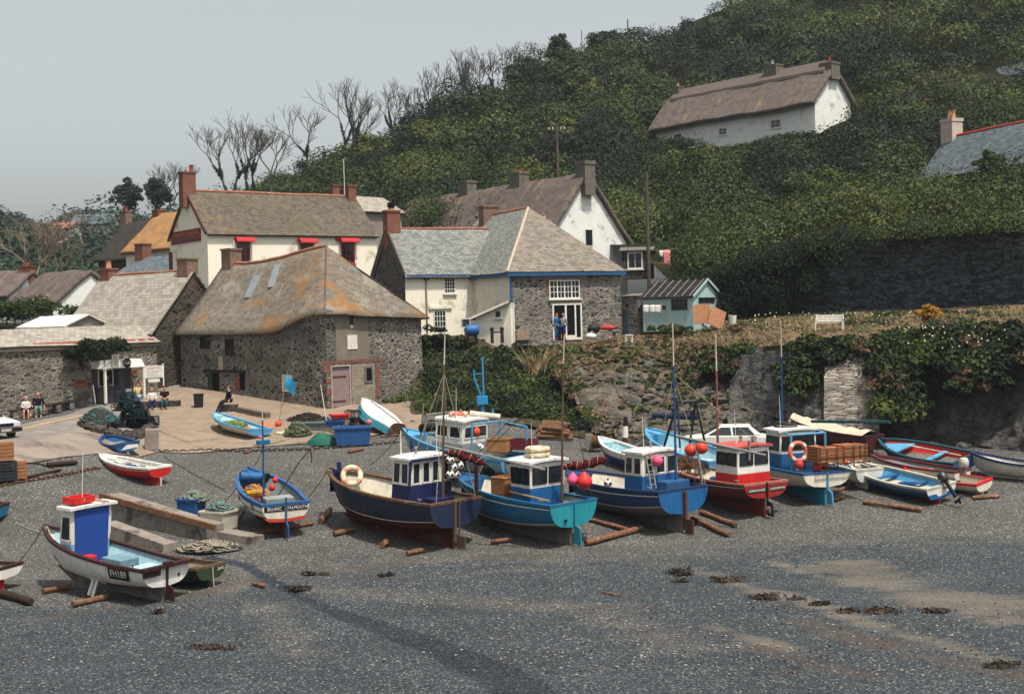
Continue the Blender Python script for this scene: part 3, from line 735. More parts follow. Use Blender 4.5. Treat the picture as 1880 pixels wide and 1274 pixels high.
ce.window('f',(368,618,386,640),3,1,darkwood,sill=False,bw=.06); ce.window('f',(414,622,430,652),4,1,darkwood,sill=False,bw=.06)
# wide cart opening in the long side: lintel, doorway and a red jamb
ce.slab('lintel',darkwood,'f',(374,679,452,683.5),-.02,.1)
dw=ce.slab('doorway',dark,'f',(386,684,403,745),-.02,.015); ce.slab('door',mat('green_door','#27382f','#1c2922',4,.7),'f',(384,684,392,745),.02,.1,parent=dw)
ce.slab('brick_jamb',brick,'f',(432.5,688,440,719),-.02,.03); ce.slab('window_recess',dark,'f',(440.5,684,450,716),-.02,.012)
ce.slab('wall_board',mat('pale_board','#a59c8e','#8c8376',4,.8),'f',(402,654,410,679),0,.05); ce.slab('wall_board',mat('green_board','#4f6258','#3e4e46',4,.8),'f',(377,666,386,677),0,.04)
# hip end: blocked hatch, door, small window, brick dressings
rt='r'
ce.slab('render_panel',mat('grey_render_patch','#7d7468','#6a6257',2,.95,.5,.05),rt,(616,575,676,661),-.02,.02)
ce.slab('hatch',mat('hatch_white','#d6cfc4','#bdb5aa',5,.7),rt,(637,615,655,641),0,.06); 
ce.slab('slot_window',glass,rt,(641,576,648,596),0,.035); ce.slab('slot_window',whitep,rt,(643,597,647.5,602),0,.04)
mb=MB(); u0,u1,z0,z1=ce.rect(rt,591,660,705,666)
k=26
for i in range(k):
    a=u0+(u1-u0)*i/k; ce.fb(mb,rt,a,a+(u1-u0)/k*.8,z0,z1,-.01,.03)
mb.build('brick_arch',brick,ce.root)
ce.slab('brick_dressing',brick,rt,(594,671,607,684),-.01,.028); ce.slab('brick_dressing',brick,rt,(599,695,606,704),-.01,.028); ce.slab('brick_dressing',brick,rt,(599,713,606,727),-.01,.028); ce.slab('brick_dressing',brick,rt,(690,670,697,728),-.01,.03)
pinkm=mat('faded_pink_door','#8c7879','#74625f',3,.8,.3,.2,stretch=(4,4,.4))
dr=ce.slab('door',pinkm,rt,(609,680,640,746),0,.06)
u0,u1,z0,z1=ce.rect(rt,607,670,643,749); mb=MB()
ce.fb(mb,rt,u0,u0+.09,z0,z1,-.01,.08); ce.fb(mb,rt,u1-.09,u1,z0,z1,-.01,.08); ce.fb(mb,rt,u0+.09,u1-.09,z1-.09,z1,-.01,.08); mb.build('door_frame',mat('frame_grey','#a89a90','#8a7d74',5,.8),dr)
ce.slab('fanlight',mat('dusty_glass','#5f5a5c','#4a4648',4,.3),rt,(610,672,639,679),0,.03,parent=dr)
ce.slab('hinge',mat('rusty_iron','#5a3524','#3e2419',6,.8),rt,(609,690,634,692.5),.06,.09,parent=dr); ce.slab('hinge',mat('rusty_iron','#5a3524'),rt,(609,735,634,737.5),.06,.09,parent=dr)
ce.slab('block_panel',brickm('concrete_blocks','#8d8273','#7c7265','#6a6156',.44,.21),rt,(646,668,688,745),-.02,.02)
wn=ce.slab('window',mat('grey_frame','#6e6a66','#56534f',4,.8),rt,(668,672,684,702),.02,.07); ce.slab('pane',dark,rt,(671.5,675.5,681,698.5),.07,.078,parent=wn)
ce.slab('notice_board',mat('notice_white','#d2cdc3','#b9b3a8',5,.7),'f',(519,688,537,719),.02,.06)
nb=[o for o in ce.root.children if o.name.startswith('notice_board')][0]
u0,u1,z0,z1=ce.rect('f',519,688,537,719); mb=MB(); rr=random.Random(3)
for i in range(6):
    z=z1-.1-(z1-z0-.15)*i/6; ce.fb(mb,'f',u0+.08,u0+(u1-u0)*rr.uniform(.6,.9),z-.03,z,.06,.064)
mb.build('notice_lines',mat('notice_ink','#7b7772','#66625d',5,.8),nb)
# ---------- stone store with pale slate roof -----------
sB=P2(287,650,83.6); ex=Vector((.82,-.57)); sA=(sB[0]-9.2*ex.x,sB[1]-9.2*ex.y)
st=House('stone_store','stone store with a pale slate roof and a squat brick chimney behind the cafe wall',sA,sB,6.4,3.6,Z(287,600,83.6),Z(350,499,86),'stone building')
st.walls(stoneC); st.roof(slateP,.45,.15,.1,amp=.05); st.ridge(tile,x0=0,r=.1)
st.chimney(st.L-.5,st.D/2,Z(357,473,86),1.0,.95,oldbrick,[],zbot=st.r-1.2,capm=mat('mossy_cap','#7d7448','#5e5a3a',4,.9))
st.chimney(.6,st.D/2,Z(186,493,91),.95,.8,brick,[(0,potm,.5,.2)],zbot=st.r-1.2)
mb=MB()
for i in range(6): st.fb(mb,'f',.4+i*1.55,.55+i*1.55,st.h-1.1,st.h-.05,-.02,.05)
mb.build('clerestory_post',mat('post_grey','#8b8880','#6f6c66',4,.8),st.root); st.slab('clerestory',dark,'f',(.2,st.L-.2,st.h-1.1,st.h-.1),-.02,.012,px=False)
# ---------- long wall with cafe -----------
wr=P2(289,690,83.2); wl=P2(-75,760,71.2); wl=(wl[0]-(wr[0]-wl[0])*.7,wl[1]-(wr[1]-wl[1])*.7)
lw=House('cafe_building','long rubble stone cafe wall below a low pale roof, its foot lined by a bench',wl,wr,3.5,2.5,Z(0,637,74.5),Z(0,637,74.5)+.9,'stone building')
lw.walls(stoneD,gl=True,gr=True)
lw.roof(slateP,.25,.1,.1,amp=.05)
lw.slab('wall_coping',mat('coping_concrete','#958c80','#7a7268',2,.95),'f',(0,lw.L,lw.h-.28,lw.h-.02),-.02,.16,px=False)
mb=MB(); u0=lw.at('f',60,630)[0]; n=24
for i in range(n):
    if R.random()<.75:
        a=u0+(lw.L-.3-u0)*i/n; mb.box((a,-.12,lw.h+.0),(a+.38,.2,lw.h+.16))
mb.build('coping_tile',mat('orange_tile','#b8694c','#93503a',3,.85),lw.root)
# stone bench along its foot
def foot(px,py): 
    g=G(px,py); return g
# ---------- white cottage with stone gable ------------
ca=P2(745,560,87); dd=Vector((cos(rad(28)),sin(rad(28)))); cb=(ca[0]+dd.x*7.6,ca[1]+dd.y*7.6)
co_=House('white_cottage','limewashed cottage with a dark stone gable, green slate roof and blue gutter',ca,cb,5.8,5.9,Z(745,503,87),Z(716,420,88.5),'cottage')
co_.walls(white); co_.roof(slateG,.3,.1,.1,amp=.03); co_.ridge(tile,r=.1)
m_=MB(); hh=co_.h; m_.add([(-.015,0,0),(-.015,co_.D,0),(-.015,co_.D,hh-.1),(-.015,co_.D/2,co_.r-.15),(-.015,0,hh-.1)],[(0,4,3,2,1)]); m_.build('gable_wall',stoneG,co_.root)
m_=MB(); m_.beam((-.07,0,hh-.12),(-.07,co_.D/2,co_.r-.1),.1,.5); m_.beam((-.07,co_.D,hh-.12),(-.07,co_.D/2,co_.r-.1),.1,.5); m_.build('gable_coping',mat('coping_slate','#56524e','#423f3c',4,.9),co_.root)
co_.gutter(bluep,o=.32); co_.window('f',(815,510,835.5,539),4,4,whitep,sill=True); co_.window('f',(796,569,819,611),4,4,whitep,sill=True)
u0,u1,z0,z1=co_.rect('f',787,562,829,567); m_=MB(); co_.fb(m_,'f',u0,u1,z0,z1,0,.12); m_.build('drip_ledge',white,co_.root)
co_.pipe(greyrender,'f',co_.at('f',782,540)[0],.2,hh-.2); co_.slab('hopper',bluep,'f',(778,506,786,514),0,.22)
co_.chimney(.35,co_.D/2,Z(715,384,88.5),.95,.8,brick,[(0,potm,.38,.2)],zbot=co_.r-1.4,cap=.14); 
kk=MB(); kk.lathe((.35,co_.D/2,Z(714,379,88.5)-co_.zb),[(.24,0),(.27,.1),(.27,.35),(.1,.36)],10); kk.build('chimney_cowl',dark,co_.root)
# ---------- stone house with hipped roof -----------
ha=P2(937,560,84); dd=Vector((cos(rad(25)),sin(rad(25)))); hb=(ha[0]+dd.x*8.15,ha[1]+dd.y*8.15)
ho=House('stone_house','stone house with a hipped slate roof, blue fascia and white glazed doors',ha,hb,13.5,5.6,Z(937,499,84),Z(976,384,90.2),'stone building')
L_,D_,hh,rr_=ho.L,ho.D,ho.h,ho.r
v=[(0,0,0),(L_,0,0),(L_,D_,0),(0,D_,0),(0,0,hh),(L_,0,hh),(L_,D_,hh),(0,D_,hh)]
mesh_obj('wall',v,[(0,1,5,4),(1,2,6,5),(2,3,7,6)],stoneB,ho.root); mesh_obj('side_wall',[v[3],v[0],v[4],v[7]],[(0,1,2,3)],white,ho.root)
o=.3; zz=hh-.1
ho.roof(slateH,amp=.03,t=.1,pts=([(-o,-o,zz),(L_+o,-o,zz),(L_+o,D_,zz),(-o,D_,zz),(L_/2-.1,5.2,rr_),(L_/2-.1,D_,rr_)],[(0,1,4),(1,2,5,4)]))
r1=ho.ro; ho.roof(slateG,amp=.03,t=.1,name='side_roof',pts=([(-o,-o,zz),(-o,D_,zz),(L_/2-.1,5.2,rr_),(L_/2-.1,D_,rr_)],[(1,0,2,3)]))
mb=MB(); mb.tube([(-o,-o,zz+.1),(L_/2-.1,5.2,rr_+.1)],.1,7); mb.build('hip_tiles',mat('pale_hip','#b5a594','#9a8a78',4,.9),ho.root)
mb=MB(); mb.tube([(L_/2-.1,5.2,rr_+.1),(L_/2-.1,D_,rr_+.1)],.11,7); mb.build('ridge_tiles',tile,ho.root)
mb=MB(); mb.box((-o,-o-.03,zz-.2),(L_+o,-o+.03,zz+.0)); mb.box((-o-.03,-o+.031,zz-.2),(-o+.03,D_*.5,zz+.0)); mb.build('fascia',bluep,ho.root)
mb=MB(); mb.box((-.04,-.15,0),(.11,-.05,hh)); mb.build('corner_board',bluep,ho.root)
for rc,c,r,n in (((1008,514,1064,548.5),8,3,'window'),):
    w=ho.window('f',rc,c,r,whitep,sill=True,bw=.08,mull=2)
ho.slab('lintel',mat('lintel_concrete','#8b847b','#746d65',3,.9),'f',(985,504,1078,512),-.01,.04); ho.slab('brick_jamb',brick,'f',(1003,513,1007.5,541),-.01,.03)
ho.slab('lintel',mat('lintel_concrete','#8b847b'),'f',(1010,552,1072,560),-.01,.05)
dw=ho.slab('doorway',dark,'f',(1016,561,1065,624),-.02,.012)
u0,u1,z0,z1=ho.rect('f',1014,560,1068,624); mb=MB()
wd=u1-u0
for a,b in ((0,.05),(.42,.48),(.75,.8),(.95,1)): ho.fb(mb,'f',u0+wd*a,u0+wd*b,z0,z1,0,.07)
ho.fb(mb,'f',u0,u1,z1,z1+.08,0,.07); ho.fb(mb,'f',u0+wd*.48,u0+wd*.75,z0,z0+.3,0,.06); ho.fb(mb,'f',u0+wd*.8,u0+wd*.95,z0,z0+.15,0,.06); mb.build('door_frame',whitep,dw)
ho.chimney(L_/2-.3,11.5,Z(846,386,99),1.2,.9,oldbrick,[],zbot=rr_-1.0)
for px,py in ((1096,515),(943,600)): 
    pass
# porch between cottage and stone house
pa_=P2(838,600,86.3); pb_=P2(936,600,85.2)
po=House('porch_lean_to','small cream lean to with a slate roof between cottage and stone house',P2(873,600,84.7),P2(938,600,83.6),3.2,5.9,0,0,'outbuilding')
po.h=Z(873,584,84.7)-5.9; zr_=Z(930,556,84)-5.9
mesh_obj('wall',[(0,0,0),(po.L,0,0),(po.L,po.D,0),(0,po.D,0),(0,0,po.h),(po.L,0,zr_),(po.L,po.D,zr_),(0,po.D,po.h)],[(0,1,5,4),(1,2,6,5),(2,3,7,6),(3,0,4,7)],white,po.root)
mb=MB(); mb.hexa([(-.4,-.3,po.h-.14),(po.L,-.3,zr_+.0),(po.L,po.D,zr_+.0),(-.4,po.D,po.h-.14),(-.4,-.3,po.h-.04),(po.L,-.3,zr_+.1),(po.L,po.D,zr_+.1),(-.4,po.D,po.h-.04)]); mb.build('roof',slateG,po.root)
mb=MB(); mb.beam((-.4,-.32,po.h-.08),(po.L,-.32,zr_+.06),.05,.16); mb.build('bargeboard',white,po.root)
po.window('f',(908,569,921,584),1,1,whitep,sill=True)
po.window('l',(848,584,862,602),2,2,whitep,sill=False)
# ---------- long thatched cottage behind -------------
ta=P2(690,440,128); tb=P2(1003,440,106)
tl=House('thatched_cottage','long grey thatched cottage with a white gable rising behind the slate roofed houses',ta,tb,8.6,9.5,14.4,19.9,'cottage')
tl.walls(white2); tl.roof(thatchG,.6,.35,.38,cuts=12,amp=.12,rnd=True)
mb=MB(); mb.box((-.3,tl.D/2-.5,tl.r+.02),(tl.L+.36,tl.D/2+.5,tl.r+.42))
tl.window('r',(1074,421,1088,452),1,1,whitep,sill=False,bw=.05)
stonech=mat('chimney_stone','#6d675f','#55504a',3,.95,.5,.1,c3='#7d7448',t3=.62)
tl.chimney(tl.L+.0,tl.D/2,Z(1038,296,108),1.2,1.1,stonech,[],zbot=tl.r-1.6,cap=.3)
for f,py,pt in ((.66,322,potred),(.36,338,None)):
    px=940+2400*(ta[0]+(tb[0]-ta[0])*f)/(ta[1]+(tb[1]-ta[1])*f); 
    tl.chimney(tl.L*f,tl.D/2,tl.zb+tl.r+1.25,1.5,1.1,stonech,[(.3,pt,.4,.15)] if pt else [],zbot=tl.r-1.0,cap=.2)
gc=House('garden_chimney','small grey chimney stack with a clay pot before the white gable','' and 0 or P2(1050,440,101),P2(1065,440,101),.7,9.0,0,0,'chimney') if False else None
ho.chimney(L_*.88,9.2,Z(1056,402,95),.72,.7,greyrender,[(0,potm,.4,.15)],zbot=hh-.2,cap=.16)
# ---------- big thatched house on the hill --------------
ba=P2(1204,265,158); bb=P2(1497,235,140)
bt=House('thatched_farmhouse','white farmhouse on the hillside under a grey thatched roof with three chimneys',ba,bb,6.4,Z(1205,282,158)-2.5,0,0,'house')
bt.h=Z(1205,247,158)-bt.zb+.95; bt.r=Z(1360,153,152)-bt.zb-.4
bt.walls(white2)
bt.roof(thatchG,.75,.45,.5,cuts=14,amp=.16,rnd=True,seed=4)
mb=MB(); n=26
vs=[]
for i in range(n+1):
    x=.6+(bt.L-.9)*i/n; q=noise.noise(Vector((x*.8,0,0)))*.08
    for (dy,dz) in ((-1.15,-.75+q),(-1.1,-.42+q),(0,.72+q*.4),(1.1,-.42),(1.15,-.75)): vs.append((x,bt.D/2+dy,bt.r+dz+.32))
mb.add(vs,[(5*i+j,5*(i+1)+j,5*(i+1)+j+1,5*i+j+1) for i in range(n) for j in range(4)]+[(0,1,2,3,4),tuple(5*n+j for j in (4,3,2,1,0))])
mb.build('thatch_ridge',thatchG,bt.root)
for rc in ((1238,246,1252,262),(1320,235,1335,248.5),(1414.5,220,1434,235.5),(1321,271,1338,279),(1428,247,1445,258)): bt.window('f',rc,2,2,whitep,sill=True,bw=.08)
bt.chimney(.9,bt.D/2,Z(1239,157,158),1.2,1.1,stonech,[(0,potm,.5,.18)],zbot=bt.r-1,cap=.14)
bt.chimney(bt.L*.66,bt.D/2,Z(1408,117,147),1.8,1.3,stonech,[(-.1,mat('tin_cowl','#8c9298','#6e747a',5,.4,.1,.5,metal=.6),.6,.2)],zbot=bt.r-1,cap=.16)
bt.chimney(bt.L-.3,bt.D/2,Z(1513,109,140),1.6,1.5,stonech,[(0,potred,.75,.18)],zbot=bt.r-1.2,cap=.22)
# little porch gable
mb=MB(); u,z=bt.at('f',1277,272); mb.add([(u-1,-1,z-1.2),(u+1,-1,z-1.2),(u,-1,z+.1),(u-1,0,z-1.2),(u+1,0,z-1.2),(u,0,z+.1)],[(0,1,2),(0,2,5,3),(1,4,5,2)]); mb.build('porch_roof',slateB,bt.root)
# ---------- slate cottage at the edge -------------
xa=P2(1690,325,112); xb=P2(1960,300,96)
sc=House('slate_cottage','cottage with a blue slate roof, red ridge and tall pale chimney on the hillside',xa,xb,6.0,Z(1690,345,112)-2,Z(1690,326,112),Z(1752,246,110),'cottage')
sc.walls(white2); sc.roof(slateB,.35,.15,.12,amp=.02); sc.ridge(mat('red_ridge','#a83b34','#8a2c28',4,.8),x0=.6,r=.14)
sc.chimney(.45,sc.D/2,Z(1745,213,110.5),1.5,1.1,mat('pale_stack','#c2b4a2','#a3968a',3,.9,.3,.1),[(-.2,potm,.75,.2),(.28,potm,.7,.18)],zbot=sc.r-1.8,cap=.28)
sc.window('f',(1735,317,1760,331),3,1,whitep,sill=False)
# ---------- blue shed -----------
ga=P2(1181,600,86.5); gb=P2(1273,600,84.2)
shedm=mat('shed_turquoise','#a6c0be','#90aeac',3,.8,.35,.2,stretch=(6,6,.35),c3='#7f8a80',t3=.62,s3=1.2)
sh=House('garden_shed','turquoise timber shed with a dark felt roof standing on the turf terrace',ga,gb,3.6,Z(1225,600,86)-.3,Z(1273,543,84.2),Z(1302,522,86)+.25,'shed')
sh.walls(shedm); feltm=mat('roof_felt','#2e2a2c','#1e1b1d',3,.95,.4,.1,c3='#47413f',t3=.6)
sh.roof(feltm,.18,.15,.06,amp=.02,cuts=4)
mb=MB(); sl=(sh.r-sh.h)/(sh.D/2)
for i in range(7):
    x=.2+i*sh.L/6.6
    mb.beam((x,-.18,sh.h-.18*sl+.1),(x,sh.D/2,sh.r+.1),.05,.05)
mb.build('roof_batten',mat('batten_grey','#857d76','#5f5852',6,.9),sh.root)
sh.window('f',(1233,549,1262,569),3,1,darkwood,sill=False,gl=glass); sh.window('r',(1282,546,1311,556),3,1,darkwood,sill=False)
mb=MB(); mb.beam((sh.L+.16,-.18,sh.h-.05),(sh.L+.16,sh.D/2,sh.r+.08),.03,.16); mb.beam((sh.L+.16,sh.D+.18,sh.h-.05),(sh.L+.16,sh.D/2,sh.r+.08),.03,.16); mb.build('bargeboard',shedm,sh.root)
# stone gate pier and privy beside the stone house
pr=House('stone_privy','narrow grey stone outhouse squeezed between stone house and turquoise shed',P2(1143,600,88),P2(1172,600,87),2.2,Z(1150,610,87.5)-.4,Z(1150,545,87.5),Z(1150,541,87.5),'outbuilding')
pr.walls(stoneB); pr.roof(mat('privy_roof','#77716a','#5c5751',3,.9),.08,.08,.08,cuts=2); pr.slab('door',mat('privy_door','#4c5560','#3a424b',4,.8),'f',(.12,.55,.1,1.9),0,.04,px=False)
# white windowed lean-to half hidden above
lt=House('garden_room','low garden room with white window frames half sunk in the hillside scrub',P2(1142,490,103),P2(1196,490,102.6),3,Z(1165,500,103)-.5,Z(1165,461,103),Z(1165,455,103),'outbuilding')
lt.walls(stoneC); lt.roof(mat('flat_roof_grey','#6b665f','#524e49',3,.9),.25,.2,.1,cuts=2); lt.window('f',(1152,463,1180,494),2,1,whitep,sill=True,bw=.1)
# ---------- village roofs on the far side --------
def cottage(name,label,a,b,D,zb,ze,zr,wm,rm,t,wins=(),ch=(),cat='cottage',o=.3,amp=.04,rnd=False,rd=None):
    h=House(name,label,a,b,D,zb,ze,zr,cat); h.walls(wm); h.roof(rm,o,.2,t,cuts=8,amp=amp,rnd=rnd)
    for w in wins: h.window(*w)
    for c in ch: h.chimney(*c)
    if rd: h.ridge(rd)
    return h
c1=cottage('dark_thatched_cottage','cottage under very dark thatch beyond the stone store',P2(182,520,131),P2(275,520,126),7,6,Z(180,478,131),Z(200,414,133),stoneC,thatchD,.35,rnd=True,amp=.1)
c1.chimney(-.1,3.5,Z(168,388,133),.9,.8,oldbrick,[(0,potred,.5,.15)],c1.r-1.5)
c2=cottage('golden_thatched_cottage','cottage with fresh golden thatch beside the inn gable',P2(232,500,117),P2(318,470,111),6.5,7,Z(232,464,117),Z(268,400,119),white,thatchN,.35,rnd=True,amp=.08)
c2.chimney(.3,3.2,Z(264,386,119),1.1,.8,brick,[],c2.r-1.2); c2.slab('roof_net',lead,'f',(1,1.2,0,.2),0,.02,px=False)
c3=cottage('slate_roofed_house','house with a dark blue slate roof between golden thatch and stone store',P2(203,520,109),P2(306,520,104),5.5,6,Z(203,513,109),Z(212,477,111),greyrender,slateB,.1)
c3.chimney(.8,2.7,Z(227,449,111),1.1,.9,brick,[],c3.r-1.2)
c4=cottage('hedged_thatched_cottage','thatched cottage with a white gable behind the hedge and a red brick chimney',P2(18,600,100),P2(98,600,95),6,7,Z(20,566,100),Z(75,508,100),white2,thatchG,.4,rnd=True,amp=.12,o=.5)
c5=cottage('roadside_thatched_cottage','thatched cottage cut by the picture edge with a white drainpipe and window',P2(-60,600,104),P2(18,600,103),6,7,Z(0,545,103.5),Z(30,505,106),white2,thatchG,.35,rnd=True,amp=.1,o=.45)
c5.chimney(c5.L-.4,3,Z(52,488,106),1.0,.9,brick,[(0,potred,.35,.15)],c5.r-1.5); c5.window('f',(2,548,12,566),2,2,whitep)
c5.pipe(whitep,'f',c5.at('f',15,550)[0],.2,c5.h)
c6=cottage('distant_bungalow','distant white bungalow with a grey hipped roof on the far skyline',P2(128,424,214),P2(198,420,214),8,Z(150,424,214)-3,Z(150,412,214),Z(150,394,216),white2,slateB,.2,o=.5,wins=[('f',(134,414,140,421),2,1),('f',(150,414,156,421),2,1),('f',(172,413,178,419),2,1)])
c7=cottage('distant_red_roofed_house','distant house with a dull red roof beside the far white bungalow',P2(93,428,205),P2(126,426,205),7,Z(110,428,205)-3,Z(110,420,205),Z(110,409,207),white2,mat('dull_red_roof','#8a5a4c','#6f463b',3,.9),.2,o=.4)
c8=cottage('grey_roofed_annexe','pale slate roofed annexe seen between inn and thatched cottage',P2(655,420,112),P2(738,420,116),5,9,Z(700,388,114),Z(700,362,116),greyrender,slateP,.1)
# tarpaulin roof by the hedge
c9=cottage('white_roofed_lean_to','low lean to with a white sheet roof beside the hedge',P2(40,610,86),P2(122,610,84),3.5,4.5,Z(60,600,86),Z(80,582,87),greyrender,mat('white_sheet','#c9c8c2','#aaa9a3',2,.7),.08)
# hillside white house at the edge
c10=cottage('hidden_white_house','white house half buried in scrub at the far edge of the hillside',P2(1808,160,150),P2(1870,150,146),6,Z(1830,160,150)-3,Z(1830,148,150),Z(1830,126,152),white2,slateB,.15,wins=[('f',(1816,150,1824,157),2,1)])
# retaining wall behind the turf terrace
def retaining():
    b=[(1235,590,90.5),(1350,583,88),(1450,577,86),(1600,571,84),(1750,565,82),(1930,557,79.5),(2400,532,74)]
    t=[(1240,522,90.3),(1350,498,87.8),(1450,468,85.8),(1550,443,84),(1720,432,81.9),(1930,420,79.3),(2400,390,73.8)]
    g=patch_pts([b,t],120,24)
    o=grid_obj('retaining_wall',g,stone('retaining_stone','#262a2e','#3a4046','#4d545b','#191b1e',2.1,2.4,.05),lambda p,u,v:noise.noise(p*1.2)*.12+noise.noise(p*.3)*.3,kind=None)
    tag(o,'dark drystone retaining wall behind the turf terrace with scrub hanging over it','wall')
retaining()
# weathered masonry on the cliff
def masonry(name,label,rows,m,amp=.12,cat='wall'):
    o=grid_obj(name,patch_pts(rows,60,40),m,lambda p,u,v:noise.noise(p*1.5)*amp+noise.noise(p*5)*.03,kind=None); tag(o,label,cat)
masonry('sea_wall','pale weathered masonry of thin courses set in the cliff below the white bench',[[(1512,812,63.0),(1615,815,62.4)],[(1513,690,63.6),(1612,690,63.2)],[(1522,662,64.4),(1612,628,64.1)]],stone('pale_masonry','#6f6962','#857d74','#978e83','#5a544e',1.5,7.0,.05))
masonry('cliff_wall','dark rubble wall facing the cliff edge left of the pale masonry'.replace('left of','next to'),[[(1345,745,69.2),(1440,770,64.6),(1511,772,63.4)],[(1343,700,70.2),(1440,700,65.5),(1511,700,64.2)],[(1345,655,71.6),(1440,640,66.0),(1520,632,65.2)]],stone('cliff_rubble','#2c2f33','#454649','#5d5a56','#6b665e',2.3,2.2,.07))
# retaining wall down the side of the cobbled slope
def slope_wall():
    top=[(985,652,83.6),(1010,680,81),(1040,715,77),(1070,757,73),(1102,798,70.0)]
    T=[U(*p)+Vector((0,0,.15)) for p in top]; 
    Bt=[p-Vector((.25,.1,1.6+.5*i/4)) for i,p in enumerate(T)]; Bt[-1].z=gh(Bt[-1].x,Bt[-1].y)-.1
    o=grid_obj('slope_wall',patch_pts([Bt,T],50,14),stone('slope_rubble','#1e1f20','#2f2f2f','#3d3b39','#262523',2.4,1.7,.06),lambda p,u,v:noise.noise(p*1.2)*.25,kind=None)
    so=o.modifiers.new('s','SOLIDIFY'); so.thickness=.5; so.offset=0
    tag(o,'dark rubble wall running down beside the cobbled slope','wall')
slope_wall()
# ================= vegetation =================
def pr(p):
    X=p[0]/p[1]*F; Zq=(p[2]-H)/p[1]*F
    dx=X*_c-Zq*_s; dy=X*_s+Zq*_c
    return CX+dx, CY-dy
scrubm=leafm('scrub_leaves','#121d0e','#263a15','#485420',.09,.55,None)
scrub2=leafm('scrub_leaves_pale','#27351a','#404c20','#5f6429',.2,.5)
scrubd=leafm('scrub_leaves_dark','#0a110b','#152211','#263719',.2,.6)
dryl=leafm('dead_bramble','#3d3125','#5f4d3c','#7d6a55',.3,.5)
def dome(c,r,n,rs,sq=.85):
    u=rs.normal(0,1,(n,3)); u/=np.linalg.norm(u,axis=1)[:,None]; u[:,2]=np.abs(u[:,2])*1.0-.12
    # lumpy: several lobes
    k=rs.normal(0,1,(5,3)); k/=np.linalg.norm(k,axis=1)[:,None]
    lump=1+.28*np.max(np.maximum(u@k.T,0)**4,axis=1)-.12
    rr=(r*lump*rs.uniform(.72,1.05,n))[:,None]
    return np.array(c)+u*rr*np.array([1,1,sq]), u+np.array([0,0,.3])
def hillY(px,py):
    t=(interp(px,HPX,HBy)-py)/(interp(px,HPX,HBy)-interp(px,HPX,HRy)); t=max(0,min(1,t))
    return interp(px,HPX,HBY)*(1-t**.92)+interp(px,HPX,HRY)*t**.92
EXCL=[([(1195,284),(1330,290),(1460,262),(1560,246)],152,1195,1565,110),([(1670,330),(1740,336),(1790,300),(1845,296)],108,1668,1845,185),
      ([(990,462),(1115,462)],109,985,1118,330),([(1140,498),(1200,498)],103,1138,1204,455),([(1805,158),(1845,152)],150,1803,1846,120),([(640,400),(760,400)],118,640,760,355)]
def blocked(p,r):
    x,y=pr(p); rp=r*F/p[1]
    for line,Ym,x0,x1,ytop in EXCL:
        if p[1]<Ym+6 and x0-rp*.7<x<x1+rp*.7:
            yl_=np.interp(x,[q[0] for q in line],[q[1] for q in line])
            if y-rp*.5<yl_ and y>ytop: return True
        if Ym<p[1]<Ym+9 and x0<x<x1 and y>ytop: return True
    return False
def scrub_mass(name,fn,n,prange,trange,rr,per,size,mats,seed,probs,kindtag=None,asp=.62):
    rs=np.random.default_rng(seed); P=[];N=[];M=[];S=[]
    for _ in range(n):
        px=rs.uniform(*prange); t=rs.uniform(*trange); p=fn(px,t); r=rs.uniform(*rr)*(1 if rs.random()>.12 else 1.5)
        if blocked(p,r): continue
        q=noise.noise(p*.06)+rs.normal(0,.25)
        m=int(np.searchsorted(np.cumsum(probs),np.clip(.5+q*.9,0,.999)))
        k=int(per*(r/rr[1])**1.4)+40
        a,b=dome((p.x,p.y,p.z+.05*r),r,k,rs,1.05); P.append(a);N.append(b);M.append(np.full(k,m)); S.append(np.full(k,size*(.85+.3*rs.random())*min(1.1,max(.62,p[1]/150))))
    o=leaf_mesh(name,np.concatenate(P),np.concatenate(N),np.concatenate(S),mats,mi=np.concatenate(M),seed=seed,asp=asp,jit=.55)
    o['kind']='stuff'; return o
hs=scrub_mass('hillside_scrub',hill,1620,(395,2300),(.0,.99),(1.3,4.0),760,.4,[scrubd,scrubm,scrub2],11,[.34,.46,.2])
hs['label']='dense green scrub covering the hillside above the cove'
fs=scrub_mass('far_scrub',fhill,420,(-200,460),(.05,1.0),(1.8,4.2),170,.75,[leafm('hazy_far_leaves','#1c2a20','#2f4030','#485640',.1,.5),leafm('hazy_far_leaves_dark','#16221c','#243428','#364636',.1,.6)],12,[.5,.5])  # distance haze is put into these bluish leaf colours
fs['label']='woodland coloured hazy blue green on the far hillside beyond the village'
rs=np.random.default_rng(51); P=[];N=[];M=[]
for k in range(220):
    x=rs.uniform(1195,1568); y=np.interp(x,[1195,1330,1460,1565],[283,283,258,244])+rs.uniform(-5,16); Y=min(np.interp(x,[1204,1497,1565],[156,138.5,141])-1,hillY(x,y)-.3)
    a,b=dome(U(x,y,Y),rs.uniform(.5,1.15),110,rs); P.append(a);N.append(b);M.append(np.full(110,int(rs.choice(3,p=[.4,.4,.2]))))
for k in range(60):
    x=rs.uniform(1660,1850); y=np.interp(x,[1660,1740,1850],[338,340,310])+rs.uniform(-3,10); Y=min(np.interp(x,[1690,1850],[110,103])-1,hillY(x,y)-.2)
    a,b=dome(U(x,y,Y),rs.uniform(.4,.9),110,rs); P.append(a);N.append(b);M.append(np.full(110,int(rs.choice(3,p=[.4,.4,.2]))))
for k in range(46):
    x=rs.uniform(1192,1290); a,b=dome(U(x,rs.uniform(262,292),rs.uniform(150,153.5)),rs.uniform(.5,1.2),130,rs); P.append(a);N.append(b);M.append(np.full(130,int(rs.choice(3,p=[.4,.4,.2]))))
o=leaf_mesh('garden_scrub',np.concatenate(P),np.concatenate(N),.3,[scrubd,scrubm,scrub2],mi=np.concatenate(M),seed=51); o['kind']='stuff'; o['label']='bushes crowding the front of the hillside houses'
